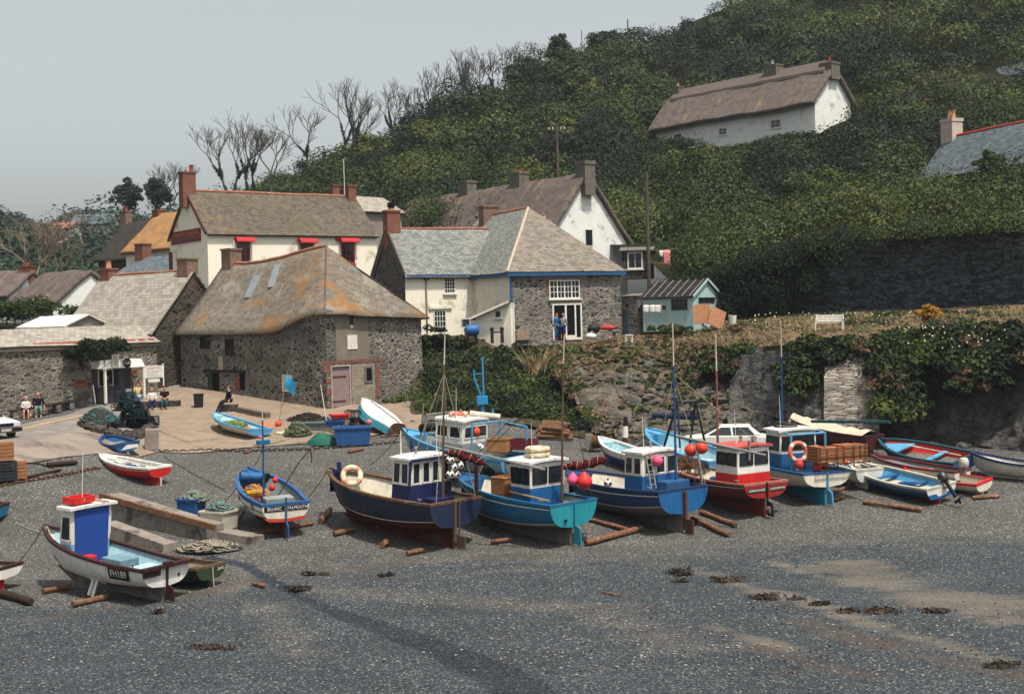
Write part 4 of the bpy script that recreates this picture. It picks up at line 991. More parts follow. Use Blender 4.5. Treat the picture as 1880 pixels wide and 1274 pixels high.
# brown dead bramble patches
def patch_at(px0,py0,px1,py1,n,per,size,Yf,mats,seed,r=(.5,1.2),name='scrub',lab=None):
    rs=np.random.default_rng(seed); P=[];N=[];S=[];M=[]
    for _ in range(n):
        px=rs.uniform(px0,px1); py=rs.uniform(py0,py1); Y=Yf(px,py) if callable(Yf) else Yf; rr=rs.uniform(*r)
        a,b=dome(U(px,py,Y),rr,per,rs); P.append(a);N.append(b);S.append(np.full(per,size)); M.append(np.full(per,int(rs.integers(len(mats)))))
    o=leaf_mesh(name,np.concatenate(P),np.concatenate(N),np.concatenate(S),mats,mi=np.concatenate(M),seed=seed); o['kind']='stuff'
    if lab: o['label']=lab
    return o
patch_at(1650,120,1770,200,26,120,.3,lambda x,y:hillY(x,y)-1.5,[dryl],21,(.7,1.6),'dead_bramble','grey brown dead bramble high on the hillside')
patch_at(985,255,1055,300,14,160,.26,lambda x,y:hillY(x,y)-1.5,[dryl],22,(.6,1.4),'dead_bramble','brown dead bramble behind the thatched cottage chimney')
# scrub hanging over the retaining wall
def walltop(px,t):
    xs=[1232,1350,1450,1550,1720,1930,2400]; y=np.interp(px,xs,[540,506,474,447,436,424,394]); Y=np.interp(px,xs,[89.8,87,85,83.4,81.2,78.6,73.1])
    k=np.interp(px,[1232,1440,1540,1620,1900],[105,85,40,10,4])
    return U(px,y+k*t*t-6,Y-.25)
ws=scrub_mass('wall_scrub',walltop,280,(1232,2300),(0,1),(.5,1.25),260,.26,[scrubd,scrubm,scrub2],13,[.6,.3,.1]); ws2=scrub_mass('wall_scrub',lambda px,t:walltop(px,t*1.15),260,(1232,1500),(0,1),(.45,1.1),240,.24,[scrubd,scrubm],63,[.75,.25]); ws2['label']='dark bramble curtain covering the near end of the retaining wall'
ws['label']='dark scrub hanging over the drystone retaining wall'
# scrub on the cliff
def rectfn(pts):
    # pts: list of quads corner (px,py,Y) bilinear
    (a,b,c,d)=pts
    def fn(u,v):
        p=U(*a).lerp(U(*b),u); q=U(*d).lerp(U(*c),u); return p.lerp(q,v)
    return fn
def quads_mass(name,label,specs,size,mats,seed,probs,per=170):
    rs=np.random.default_rng(seed); P=[];N=[];M=[];S=[]
    for (quad,n,r0,r1) in specs:
        fn=rectfn(quad)
        for _ in range(n):
            p=fn(rs.random(),rs.random()); r=rs.uniform(r0,r1); m=int(rs.choice(len(mats),p=probs)); k=int(per*(r/r1)**1.3)+30
            a,b=dome(p,r,k,rs); P.append(a);N.append(b);M.append(np.full(k,m));S.append(np.full(k,size))
    o=leaf_mesh(name,np.concatenate(P),np.concatenate(N),np.concatenate(S),mats,mi=np.concatenate(M),seed=seed); o['kind']='stuff'; o['label']=label; return o
quads_mass('cliff_scrub','green and rusty scrub hanging down the cliff below the bench',[
  ([(1440,632,66.2),(1512,632,65.3),(1470,735,63.8),(1432,720,64.6)],34,.35,.8),
  ([(1500,632,65),(1600,622,64.4),(1600,655,63.9),(1515,668,64)],34,.3,.65),
  ([(1606,622,64.4),(1690,612,63.8),(1680,770,61.2),(1618,770,61.4)],80,.4,.95),
  ([(1690,610,63.6),(1860,596,62.4),(1860,660,61.6),(1690,690,61.8)],90,.4,.9),([(1860,596,62.4),(2300,560,59),(2300,660,58),(1860,680,60.6)],110,.4,.9),
  ([(1700,690,61.6),(1860,660,61),(1860,720,60.6),(1760,720,60.9)],16,.3,.6),
  ([(1310,640,74.5),(1380,640,71),(1372,690,69.5),(1290,690,73)],34,.3,.8)],.24,[scrubm,scrub2,scrubd,leafm('rusty_growth','#3a2c22','#543f2f','#6c543d',.3,.5)],14,[.36,.08,.46,.1],190)
quads_mass('terrace_weeds','low weeds and wild flowers along the foot of the retaining wall',[
  ([(1350,592,86.5),(1500,588,84),(1500,606,78),(1350,606,80)],60,.2,.55),([(1500,584,83),(1860,570,79),(1860,592,70),(1560,600,74)],110,.2,.6),
  ([(1190,602,86),(1290,596,86),(1280,606,83),(1190,610,83.5)],22,.2,.5),([(1080,640,82.6),(1180,640,80),(1180,690,77),(1090,672,80)],10,.2,.4),
  ([(1230,650,77.5),(1330,650,72.6),(1330,690,71),(1240,700,73.6)],26,.2,.55),([(1120,700,76),(1260,690,74),(1280,760,69),(1150,760,70.5)],14,.15,.35),([(1000,650,83),(1030,660,82),(1100,770,72.5),(1085,775,72)],26,.2,.5),([(1020,640,83),(1090,636,83),(1110,668,80.5),(1020,668,81.5)],26,.2,.55)],.2,[scrubm,scrub2,dryl],15,[.45,.35,.2],110)
flow=MB(); rs_=random.Random(5)
for _ in range(120):
    x=rs_.uniform(1380,1850); p=U(x,rs_.uniform(574,600)-(x-1380)*.012,rs_.uniform(72,82)); flow.sph(p,rs_.uniform(.03,.055),5,3)
for _ in range(40):
    x=rs_.uniform(1650,1850); flow.sph(U(x,rs_.uniform(598,640),61.5),rs_.uniform(.03,.05),5,3)
o=flow.build('wild_flower_heads',mat('flower_white','#d8d3b8','#b9b48f',4,.8)); o['kind']='stuff'; o['label']='white flower heads scattered through the terrace weeds'
# bank below the white cottage
def bankfn(rows):
    RR=[[p if isinstance(p,Vector) else U(*p) for p in r] for r in rows]
    def fn(u,v):
        k=len(RR[0])-1; a=min(int(u*k),k-1); f=u*k-a; m=len(RR)-1; b=min(int(v*m),m-1); g=v*m-b
        return RR[b][a].lerp(RR[b][a+1],f).lerp(RR[b+1][a].lerp(RR[b+1][a+1],f),g)
    return fn
bf=bankfn([BB,BM,BT])
rs=np.random.default_rng(31); P=[];N=[];M=[]
for _ in range(360):
    u,v=rs.random(),rs.random()**.9; p=bf(u,v)
    if v<.09: continue
    r=rs.uniform(.35,.95)*(1.0 if v<.8 else .6); m=int(rs.choice(3,p=[.46,.4,.14])); k=int(150*r)+40
    a,b=dome(p,r,k,rs); P.append(a);N.append(b);M.append(np.full(k,m))
o=leaf_mesh('bank_scrub',np.concatenate(P),np.concatenate(N),.2,[scrubd,scrubm,scrub2],mi=np.concatenate(M),seed=31); o['kind']='stuff'; o['label']='tangled dark green scrub on the bank below the white cottage'
def shrub(name,label,px,py,Y,rx,rz,m,seed,n=22,per=110,size=.18,cat='shrub'):
    p=U(px,py,Y); t=thing(name,label,cat,p)
    a,b=clump_points((0,0,rz*.55),rx,rx,rz*.6,n,per,seed); leaf_mesh('foliage',a,b,size,m,t,seed=seed)
    mb=MB(); r=random.Random(seed)
    for i in range(5): mb.tube([(0,0,-.2),(r.uniform(-.3,.3)*rx,r.uniform(-.3,.3)*rx,rz*.5)],[.04,.02],5)
    mb.build('stem',darkwood,t); return t
shrub('shrub','yellow green bush on the bank behind the blue winch',948,762,75.5,1.6,2.1,scrub2,41)
shrub('shrub','small yellow flowering weed patch at the corner of the fish cellar',722,757,77,.9,.9,scrub2,42,12)
shrub('shrub','rounded dark bush at the top of the bank beside the cottage wall',800,640,83.5,1.2,1.3,scrubd,43,14)
shrub('shrub','light green weed clump at the foot of the bank beside the log pile',966,792,71.5,.8,.9,scrub2,44,12)
shrub('climbing_shrub','dark climbing shrub spilling over the wall above the cafe porch',152,676,77.2,1.2,1.5,scrubd,45,30)
shrub('climbing_shrub','ivy trail along the wall top over the cafe sign',200,650,79.0,1.5,.75,scrubd,46,26)
shrub('shrub','mustard yellow flowering bush at the end of the turf terrace',1703,592,73,.95,.85,leafm('mustard_bloom','#7a5a1e','#a07428','#c0913a',.5,.5),47,14)
shrub('shrub','bush in front of the slate cottage eaves',1822,318,103,1.5,1.6,scrub2,48,20,size=.26)
# fronds of dead grass on the bank
mb=MB(); r=random.Random(9); c=U(985,690,79.2)
for i in range(46):
    a=r.uniform(-1,1); mb.tube([c+Vector((r.uniform(-.5,.5),r.uniform(-.4,.4),-.3)),c+Vector((a*.8,r.uniform(-.4,.2),r.uniform(.7,1.1))),c+Vector((a*1.5,r.uniform(-.6,.2),r.uniform(1.1,1.9)))],[.03,.022,.012],4)
mb.build('dead_grass_tuft',mat('straw','#a08a66','#7d6a4c',5,.9),tg=('tuft of tall dead straw coloured grass on the bank','grass tuft'))
# hedge by the thatched cottages
t=thing('hedge','dark clipped hedge in front of the far thatched cottages','hedge',U(70,590,93))
P=[];N=[]
for i in range(44):
    x=R.uniform(-20,150); p=U(x,R.uniform(560,596)-6*(x>40)*(x<110),93+R.uniform(-1,1))-t.location; a,b=dome(p,R.uniform(.4,.85),150,NR); P.append(a);N.append(b)
leaf_mesh('foliage',np.concatenate(P),np.concatenate(N),.2,[scrubm],t,seed=3)
mb=MB()
for i in range(12): mb.cyl((U(-15+i*14,600,93)-t.location),(U(-15+i*14,575,93)-t.location),.06,.03,5)
mb.build('stem',darkwood,t)
# grass blades over the turf
terr=bankfn([TF,TB]); n=9000; P=np.zeros((n,3)); 
for i in range(n):
    p=terr(NR.random(),NR.random()**1.5); P[i]=(p.x,p.y,p.z+.06)
N=np.tile([0.0,-1,.3],(n,1)); o=leaf_mesh('turf_grass',P,N,.22,[leafm('turf_blades','#453e2c','#6c5b44','#8d775a',.3,.55)],seed=5,asp=.5); o['kind']='stuff'; o['label']='dry grass growing over the terrace'
# ---- bare trees ----
barkm=mat('bare_bark','#5d564e','#423c36',5,.95,.3,.1,stretch=(1,1,.3)); barkl=mat('pale_bark','#8b7c6c','#665a4e',5,.95,.3,.1,stretch=(1,1,.3))
def bare_tree(label,px,py,Y,h,seed,stems=1,lean=0.0,spread=.5,ivy=0.0,m=None,name='bare_tree',group=None,lev=4,dense=3):
    r=random.Random(seed); p0=U(px,py,Y); t=thing(name,label,'tree',p0,group=group); mb=MB(); segs=[]
    def grow(p,d,ln,rd,l):
        pts=[p]; dd=d.copy(); k=4
        for i in range(k):
            dd=(dd+Vector((r.uniform(-.2,.2),r.uniform(-.2,.2),.09))).normalized(); pts.append(pts[-1]+dd*ln/k)
        e=max(.022,rd*.55); mb.tube(pts,[rd+(e-rd)*i/k for i in range(k+1)],5 if l>2 else 3,cap=False)
        if l>=lev-1: segs.append(pts)
        if l>0:
            nc=dense+(1 if l<=2 else 0)
            for c in range(nc):
                f=1.0 if c<2 else r.uniform(.3,.95); q=pts[k] if f==1.0 else pts[int(f*k)].lerp(pts[int(f*k)+1],f*k-int(f*k))
                a=r.uniform(.22,.62)*spread*2; az=(c*2.4+r.uniform(-.7,.7)); o_=dd.orthogonal().normalized(); o_=Matrix.Rotation(az,3,dd)@o_
                grow(q,(dd*cos(a)+o_*sin(a)).normalized(),ln*(r.uniform(.85,1.15) if l==lev else r.uniform(.55,.82)),e,l-1)
    for s_ in range(stems):
        a=(s_-(stems-1)/2)*.45; d=Vector((lean+a+r.uniform(-.1,.1),r.uniform(-.15,.15),1)).normalized()
        grow(Vector((a*1.2,r.uniform(-.4,.4),-.6)),d,h*.29,h*.016+.05,lev)
    mb.build('trunk',m or barkm,t)
    if ivy:
        P=[];N=[]
        for pts in segs:
            for i in range(len(pts)-1):
                for q in range(6):
                    f=q/6; z=(i+f)/(len(pts)-1)
                    if z>ivy: continue
                    c=pts[i].lerp(pts[i+1],f); a,b=dome(c-Vector((0,0,.05)),.26*(1.15-z*.7),16,NR); P.append(a);N.append(b)
        if P: leaf_mesh('ivy',np.concatenate(P),np.concatenate(N),.2,scrubd,t,seed=seed)
    return t
gS='bare trees along the skyline'
bare_tree('wide bare tree behind the inn roof, first of its three',425,352,160,9.6,1,2,-.15,.55,.5,group=gS)
bare_tree('middle bare tree of the three behind the inn ridge',462,350,162,10.2,2,2,.0,.55,.6,group=gS)
bare_tree('bare tree of pale leaning limbs above the inn roof aerial',496,350,160,9.4,3,1,.2,.6,.0,group=gS)
bare_tree('bare tree with low side limbs between the inn trees and the ivied trunks',574,318,172,10.5,4,1,-.12,.6,.5,group=gS)
bare_tree('tall ivied bare tree, tallest of the group over the inn aerial',622,295,174,10.5,5,1,.02,.5,.8,group=gS)
bare_tree('bare tree with a thick ivied trunk and narrow crown beside the tallest',646,288,174,10.2,6,1,.06,.4,1,group=gS)
bare_tree('bare tree leaning out over the slope from an ivied foot',662,280,175,9.2,7,1,.22,.5,.55,group=gS)
bare_tree('bare forked tree standing apart with ivy to the fork',722,255,180,7.6,8,1,-.05,.5,1,group=gS)
bare_tree('slender bare tree just uphill of the forked one',738,248,180,7.4,9,1,.08,.5,.4,group=gS)
k=0
for px,py,h in ((762,240,8),(778,232,7),(796,222,8.5),(812,214,7.5),(830,206,8),(848,196,8.5),(866,190,8),(886,182,8.2),(906,172,7.5),(926,164,7),(948,154,6.5),(980,130,5)):
    k+=1; bare_tree('thin bare tree in the row climbing the skyline between forked tree and evergreens',px,py+8,182,h,20+k,1,R.uniform(-.15,.15),.5,.5 if k%2 else 0,group='thin bare trees up the skyline',lev=4,dense=3)
for i,(px,py,h) in enumerate(((1140,90,3),(1200,78,4),(1222,70,3.4),(1258,52,3.6),(1332,22,2.4))):
    bare_tree('wispy leafless sapling on the bare upper skyline beyond the evergreens',px,py+4,196,h,50+i,1,.0,.5,.25,group='saplings on the upper skyline',lev=3,dense=2,name='sapling')
bare_tree('bare tree with a broad twiggy crown on the far hillside by the picture edge',62,505,128,6.2,61,2,-.1,.6,0,barkl)
bare_tree('pale trunked bare tree leaning beside the far thatched cottage chimney',88,508,126,5.6,62,2,.12,.5,0,barkl)
bare_tree('dead crooked tree beyond the dark thatched cottage',150,440,150,4.2,65,1,-.3,.6,0,barkl)
bare_tree('bare tree behind the round pine and inn chimney',316,372,190,6.4,63,2,.05,.55,0); bare_tree('bare tree between the pines',288,372,192,5.4,64,1,-.05,.55,0)
pinem=leafm('pine_needles','#15221c','#24362b','#35483a',.2,.6)
def tree(label,px,py,Y,h,rx,m,seed,name='evergreen_tree',n=26,per=120,size=.4,th=.35,lean=0):
    p0=U(px,py,Y); t=thing(name,label,'tree',p0); r=random.Random(seed)
    mb=MB(); mb.tube([(0,0,-.6),(lean*.4,0,h*.35),(lean,0,h*.8)],[.28,.2,.08],7)
    for i in range(7):
        a=r.uniform(0,6.28); mb.tube([(lean*.5,0,h*r.uniform(.3,.55)),(lean+cos(a)*rx*.75,sin(a)*rx*.7,h*r.uniform(.6,.85))],[.1,.03],5)
    mb.build('trunk',barkm,t)
    a,b=clump_points((lean,0,h*(.5+th*.5)),rx,rx*.9,h*(1-th)*.5,n,per,seed,low=-.8,rl=.4); leaf_mesh('crown',a,b,size,m,t,seed=seed); return t
tree('rounded dark pine on the skyline beyond the golden thatch',237,396,185,5.4,2.1,pinem,71,'pine_tree',size=.42,th=.05,n=34)
tree('flat topped dark pine nearest the inn chimney',289,392,183,4.9,1.9,pinem,72,'pine_tree',size=.42,th=.08,n=30)
ev=leafm('evergreen_leaves','#121c15','#25331f','#4a5630',.3,.56)
tree('top heavy evergreen tree standing highest on the skyline',1021,118,186,4.6,1.7,ev,73,lean=.1,n=30,th=-.15)
tree('dark broad evergreen at the end of the bare tree row',966,172,180,5.2,2.8,ev,74,n=34,th=-.2)
tree('evergreen tree next below the top heavy one',1050,135,184,4.2,2.3,ev,75,th=-.2)
tree('leafy evergreen crest before the telegraph post',1102,108,188,4.2,2.0,ev,76,th=-.2)
tree('pointed evergreen at the crest of the skyline',1124,92,190,3.2,1.7,ev,77,th=-.2)

# larger rounded shrubs standing out of the scrub
rs=random.Random(91); n_=0
for i in range(400):
    if n_>=46: break
    px=rs.uniform(560,1900); t=rs.uniform(.03,.93); p=hill(px,t); r=rs.uniform(2.0,4.2)
    if blocked(p,r*1.5) or (px<1160 and t<.12): continue
    n_+=1; q=thing('tall_shrub','rounded dark green shrub standing out of the hillside scrub','shrub',p,group='taller shrubs on the hillside')
    h=r*rs.uniform(.9,1.4); a,b=clump_points((0,0,h*.45),r,r,h*.55,14,150,900+i,low=-.3,rl=.42); leaf_mesh('foliage',a,b,.42*min(1.1,max(.62,p.y/150)),rs.choice([scrubd,scrubd,scrubm,ev,scrub2]),q,seed=i,jit=.5)
    mb=MB(); mb.tube([(0,0,-.6),(rs.uniform(-.4,.4),0,h*.7)],[.16,.06],6); mb.build('stem',barkm,q)
# rubble and tufts over the cobbled slope
sf=bankfn([SB,ST5]); rq=random.Random(17); mb=MB(); P=[];N=[];M=[]; nr=np.random.default_rng(17)
for i in range(420):
    u,v=rq.random(),rq.random(); p=sf(u,v); r=rq.uniform(.08,.3)*(1.15-.5*v); mb.sph(p+Vector((0,-.1,.12)),r,7,5,(1.3,1,.65),jit=.22,rnd=rq)
for i in range(150):
    u=rq.random(); v=1-rq.random()**1.6*.75; p=sf(u,v)+Vector((0,-.1,.15)); k=60; a,b=dome(p,rq.uniform(.12,.42),k,nr,.8); P.append(a);N.append(b);M.append(np.full(k,rq.choice([0,1,2,2,3])))
for i in range(60):
    u=rq.uniform(0,.07); v=rq.random(); p=sf(u,v)+Vector((0,-.1,.1)); k=110; a,b=dome(p,rq.uniform(.25,.6),k,nr,.8); P.append(a);N.append(b);M.append(np.full(k,rq.choice([0,0,1,2])))
o=mb.build('slope_stones',slopem); o['kind']='stuff'; o['label']='loose stones scattered over the cobbled slope'
o=leaf_mesh('slope_tufts',np.concatenate(P),np.concatenate(N),.19,[scrubm,scrub2,leafm('dry_tuft','#4a3e2e','#6e5b44','#8c7455',.3,.5),dryl],mi=np.concatenate(M),seed=17); o['kind']='stuff'; o['label']='grass tufts and weeds growing over the cobbled slope'
# ================= boats =================
class Boat:
    """hull lofted over stations: x forward from the stern, y to port, z up from the keel"""
    def __init__(s,name,label,mid,K,th,L_,B,bands,inner,gun,rise=.45,tr=.82,keel=.3,dip=.12,pitch=None,cat='boat',hs=None,
                 transom=None,floor=.45,fore=.0,forem=None,strake=None,rudder=None,tmat=None,gw=.09,roll=0,full=.93,tuck=.22,group=None,keelm=None,pos=None):
        s.L,s.B,s.tr,s.kl,s.full,s.tuck=L_,B,min(.97,tr+.05),keel,full,tuck
        g=pos if pos is not None else G(*K)
        a=rad(th)-math.atan2(g.x,g.y); hd=Vector((cos(a),sin(a)))
        p0=Vector((g.x,g.y))+hd*.12; z0=gh(p0.x,p0.y)
        p1=p0+hd*L_*.85; z1=gh(p1.x,p1.y)
        s.pt=math.atan2(z1-z0,L_*.85) if pitch is None else pitch
        s.hs=hs if hs is not None else Z(mid[0],mid[1],p0.y)-z0
        s.hb=s.hs+rise; s.hm=s.hs+rise*.22-dip*.5
        s.root=thing(name,label,cat,(p0.x,p0.y,z0-.02),rot=(roll,-s.pt,a),group=group)
        s.M=Matrix.Translation((p0.x,p0.y,z0-.02))@Matrix.Rotation(a,4,'Z')@Matrix.Rotation(-s.pt,4,'Y'); s.Mi=s.M.inverted()
        n=26; s.n=n
        vb=sorted(set([0,.05,.12,.2,.3,.4,.52,.64,.76,.88,1.0]+[b for q in bands for b in q[:2] if 0<=b<=1]))
        mats=[q[2] for q in bands]
        V=[];Fc=[];MI=[]
        for sd in (1,-1):
            base=len(V)
            for i in range(n+1):
                for v in vb: V.append(s.pt3(i/n,v,sd))
            k=len(vb)
            for i in range(n):
                for j in range(k-1):
                    q=(base+i*k+j,base+(i+1)*k+j,base+(i+1)*k+j+1,base+i*k+j+1)
                    Fc.append(q if sd==-1 else q[::-1]); vm=(vb[j]+vb[j+1])/2
                    MI.append(next((z for z,b in enumerate(bands) if b[0]<=vm<b[1]),0))
        UVv=[]
        for q in Fc:
            for i in q: UVv.append(((i//len(vb)%(n+1))/n,vb[i%len(vb)]))
        s.hull=mesh_obj('hull',V,Fc,mats,s.root,True,MI,UVv)
        s.bands=bands
        # inner shell + floor
        V=[];Fc=[]; vi=[1.0,.85,.7,floor]; off=.05
        ni=20
        for sd in (1,-1):
            base=len(V)
            for i in range(ni+1):
                t=.01+.93*i/ni
                for v in vi:
                    p=s.pt3(t,v,sd); p.y=(max(0,abs(p.y)-off))*sd; p.z-=.005; V.append(p)
            k=len(vi)
            for i in range(ni):
                for j in range(k-1):
                    q=(base+i*k+j,base+(i+1)*k+j,base+(i+1)*k+j+1,base+i*k+j+1); Fc.append(q if sd==-1 else q[::-1])
        half=(ni+1)*len(vi); k=len(vi)
        s.inner=mesh_obj('inner_planking',V,Fc,inner,s.root,True)
        FV=[];FF=[]
        for i in range(ni+1): FV+= [V[i*k+k-1],V[half+i*k+k-1]]
        FF=[(2*i,2*i+1,2*i+3,2*i+2) for i in range(ni)]
        # stern inner bulkhead
        a0=[V[j] for j in range(k)]; b0=[V[half+j] for j in range(k)]
        q=len(FV); FV+=a0+b0[::-1]; FF.append(tuple(range(q,q+2*k)))
        s.floor=mesh_obj('floor_boards',FV,FF,mat('bilge_boards','#6f6a60','#4c4841',4,.9) if forem is None else forem,s.root)
        s.fz=lambda t:s.pt3(t,floor,1).z
        # gunwale
        mb=MB()
        for sd in (1,-1):
            prev=None
            for i in range(n+1):
                p=s.pt3(i/n,1,sd); q=s.pt3(min(1,i/n+.01),1,sd)-s.pt3(max(0,i/n-.01),1,sd); q.z=0
                nn=Vector((q.y,-q.x,0)) if sd==-1 else Vector((-q.y,q.x,0)); 
                if nn.length>1e-6: nn.normalize()
                if i==n: nn=Vector((.6,sd*.8,0))
                o_=p+nn*.035; i_=p-nn*gw; i_.y=max(.012,abs(i_.y))*sd if i_.y*sd<0.012 else i_.y
                c=[o_+Vector((0,0,-.05)),i_+Vector((0,0,-.05)),i_+Vector((0,0,.035)),o_+Vector((0,0,.035))]
                if prev:
                    mb.add(prev+c,[(0,1,5,4),(1,2,6,5),(2,3,7,6),(3,0,4,7)] if sd==-1 else [(4,5,1,0),(5,6,2,1),(6,7,3,2),(7,4,0,3)])
                prev=c
        w=s.hbm(0); mb.box((-.05,-w-.03,s.hs-.055),(.08,w+.03,s.hs+.036))
        mb.build('gunwale',gun,s.root)
        # transom
        o=[];m=11
        for j in range(m): o.append(s.pt3(0,j/(m-1),1))
        pol=[(p.y,p.z) for p in o]+[(-p.y,p.z) for p in o[::-1]]
        pol=[pol[i] for i in range(len(pol)) if i==0 or (abs(pol[i][0]-pol[i-1][0])+abs(pol[i][1]-pol[i-1][1]))>1e-5]
        tv=[(-.04,y*1.005,z) for y,z in pol]+[(.02,y*.99,z) for y,z in pol]; kk=len(pol)
        s.tr_o=mesh_obj('transom',tv,[tuple(range(kk)),tuple(range(kk,2*kk))[::-1]]+[(i,i+kk,(i+1)%kk+kk,(i+1)%kk) for i in range(kk)],tmat or transom or bands[-1][2],s.root)
        # keel and skeg
        km=keelm or bands[0][2]
        mb=MB(); kz=[(0,0),(.02,s.zk(.0)+.12)]
        prof=[(L_*.015,0),(L_*.72,0),(L_*.86,s.zk(.86)+.08)]; top=[(L_*.86,s.zk(.86)+.1),(L_*.5,s.zk(.5)+.1),(L_*.25,s.zk(.25)+.1),(L_*.015,s.zk(0)+.12)]
        poly=[(x,z) for x,z in prof+top]; kk=len(poly)
        mb.add([(x,-.06,z) for x,z in poly]+[(x,.06,z) for x,z in poly],[tuple(range(kk)),tuple(range(kk,2*kk))[::-1]]+[(i,i+kk,(i+1)%kk+kk,(i+1)%kk) for i in range(kk)])
        mb.build('keel',km,s.root)
        if strake:
            for (v0,sm,t0) in strake:
                mb=MB()
                for sd in (1,-1):
                    prev=None
                    for i in range(int(t0*n),n+1):
                        p=s.pt3(i/n,v0,sd); p2=s.pt3(i/n,v0+.045/max(.3,s.hs),sd); y=.028*sd
                        c=[p,p+Vector((0,y,0)),p2+Vector((0,y,0)),p2]
                        if prev: mb.add(prev+c,[(0,1,5,4),(1,2,6,5),(2,3,7,6)] if sd==-1 else [(4,5,1,0),(5,6,2,1),(6,7,3,2)])
                        prev=c
                mb.build('rubbing_strake',sm,s.root)
        if fore:
            mb=MB(); i0=int(n*(1-fore)); fv=[]
            for i in range(i0,n+1):
                for sd in (1,-1):
                    p=s.pt3(i/n,1,sd); p.y=max(0,abs(p.y)-.06)*sd; p.z-=.03; fv.append(p)
            f=[(2*i,2*i+1,2*i+3,2*i+2) for i in range(n-i0)]; mb.add(fv,f)
            p=fv[0]; q=fv[1]; mb.add([p,q,q-Vector((0,0,s.hs*.42)),p-Vector((0,0,s.hs*.42))],[(0,1,2,3)]); mb.build('foredeck',forem or gun,s.root)
        if rudder:
            mb=MB(); zt=s.hs*rudder[1]; mb.box((-.11,-.028,s.kl*.3),(-.045,.028,zt)); mb.add([(-.42,-.025,.08),(-.11,-.025,.08),(-.11,.025,.08),(-.42,.025,.08),(-.36,-.025,s.hs*.42),(-.11,-.025,s.hs*.5),(-.11,.025,s.hs*.5),(-.36,.025,s.hs*.42)],MB.BF)
            mb.build('rudder',rudder[0],s.root)
    def hbm(s,t):
        if t<.38: f=s.tr+(1-s.tr)*sst(0,.38,t)
        else:
            q=(t-.38)/.62; f=max(0,1-q**2.5)
        return s.B/2*f
    def zs(s,t): # parabola through hs, hm(at .4), hb
        a,b,c=s.hs,s.hm,s.hb
        return a*(t-.4)*(t-1)/(.4)+b*t*(t-1)/(.4*-.6)+c*t*(t-.4)/.6
    def zk(s,t):
        z=s.kl+.02*s.hs+s.tuck*(1-t/.42)**1.6*s.hs if t<.42 else s.kl+.02*s.hs
        return z+(s.hs*.32)*max(0,(t-.72)/.28)**2.2
    def pt3(s,t,v,sd):
        b=s.hbm(t); k=s.full if t<.55 else s.full+(.2-s.full)*sst(.5,1,t)
        e=2.7-.7*sst(.0,.5,t); rr=max(0,1-(1-v)**e)**(1/e); y=b*((1-k)*v+k*rr)
        if t>.6: y*=1+.10*sst(.6,.85,t)*(v-.6)*sst(1,.9,t)
        zk=s.zk(t); z=zk+(s.zs(t)-zk)*v
        x=s.L*t-s.L*.10*(1-v)**1.4*sst(.72,1,t)
        return Vector((x,y*sd,z))
    def mb(s): return MB()
    def add(s,mb,name,m,smooth=False,bevel=0): return mb.build(name,m,s.root,smooth,bevel)
    def thwart(s,t,m,w=.25,dz=.16):
        b=s.hbm(t)-.06; z=s.zs(t)-dz; mb=MB(); mb.box((s.L*t-w/2,-b,z-.04),(s.L*t+w/2,b,z)); return mb.build('thwart',m,s.root)
    def mast(s,t,h,m,r=.05,y=0,z0=None,lean=(0,0),name='mast',tip=None):
        mb=MB(); z=s.fz(t) if z0 is None else z0; mb.tube([(s.L*t,y,z),(s.L*t+lean[0],y+lean[1],z+h)],[r,r*.6],7); o=mb.build(name,m,s.root,True)
        if tip:
            q=MB(); q.tube([(s.L*t+lean[0],y+lean[1],z+h),(s.L*t+lean[0]*1.5,y+lean[1]*1.5,z+h+tip[0])],[r*.55,r*.35],6); q.build('mast_tip',tip[1],o,True)
        return Vector((s.L*t+lean[0],y+lean[1],z+h))
    def line(s,a,b,m,r=.012,sag=0.0,name='rigging_line'):
        a,b=Vector(a),Vector(b); mb=MB(); mb.tube([a.lerp(b,i/8)-Vector((0,0,sag*4*(i/8)*(1-i/8))) for i in range(9)],r,4); return mb.build(name,m,s.root)
    def cabin(s,x0,x1,w0,w1,ztop,split,lower,upper,roofm,aft=2,port=2,stbd=2,fwd=2,rake=.12,ar=.0,oh=.1,frame=None,wz=None,zb=None,rt=.09,camber=.06,wf=.72,aftwide=None):
        """wheelhouse: lower box, upper box, roof, windows on every side"""
        zb=s.fz(.4) if zb is None else zb
        def box(za,zc,name,m):
            fa=(za-zb)/(ztop-zb); fc=(zc-zb)/(ztop-zb)
            P=lambda f,z:[(x0+ar*f,-(w0+(w1-w0)*f)/2,z),(x1-rake*f,-(w0+(w1-w0)*f)/2,z),(x1-rake*f,(w0+(w1-w0)*f)/2,z),(x0+ar*f,(w0+(w1-w0)*f)/2,z)]
            mb=MB(); mb.hexa(P(fa,za)+P(fc,zc)); return mb.build(name,m,s.root,False,.02)
        lo=box(zb,split,'wheelhouse_base',lower); up=box(split+.002,ztop,'wheelhouse',upper)
        s.wh=up
        mb=MB(); wr=w1/2+oh; n=6; vs=[]
        for i in range(n+1):
            y=-wr+2*wr*i/n; zc=ztop+camber*(1-(y/wr)**2)
            vs+=[(x0+ar-oh,y,zc),(x1-rake+oh,y,zc),(x0+ar-oh,y,zc+rt),(x1-rake+oh,y,zc+rt)]
        f=[]
        for i in range(n):
            a=4*i; b=a+4; f+=[(a,b,b+1,a+1),(a+2,a+3,b+3,b+2),(a,a+2,b+2,b),(a+1,b+1,b+3,a+3)]
        f+=[(0,1,3,2),(4*n,4*n+2,4*n+3,4*n+1)]
        mb.add(vs,f); mb.build('wheelhouse_roof',roofm,s.root)
        wz=wz or (split+.12,ztop-.14); frame=frame or upper
        z0_,z1_=wz
        fq=lambda z:(z-zb)/(ztop-zb)
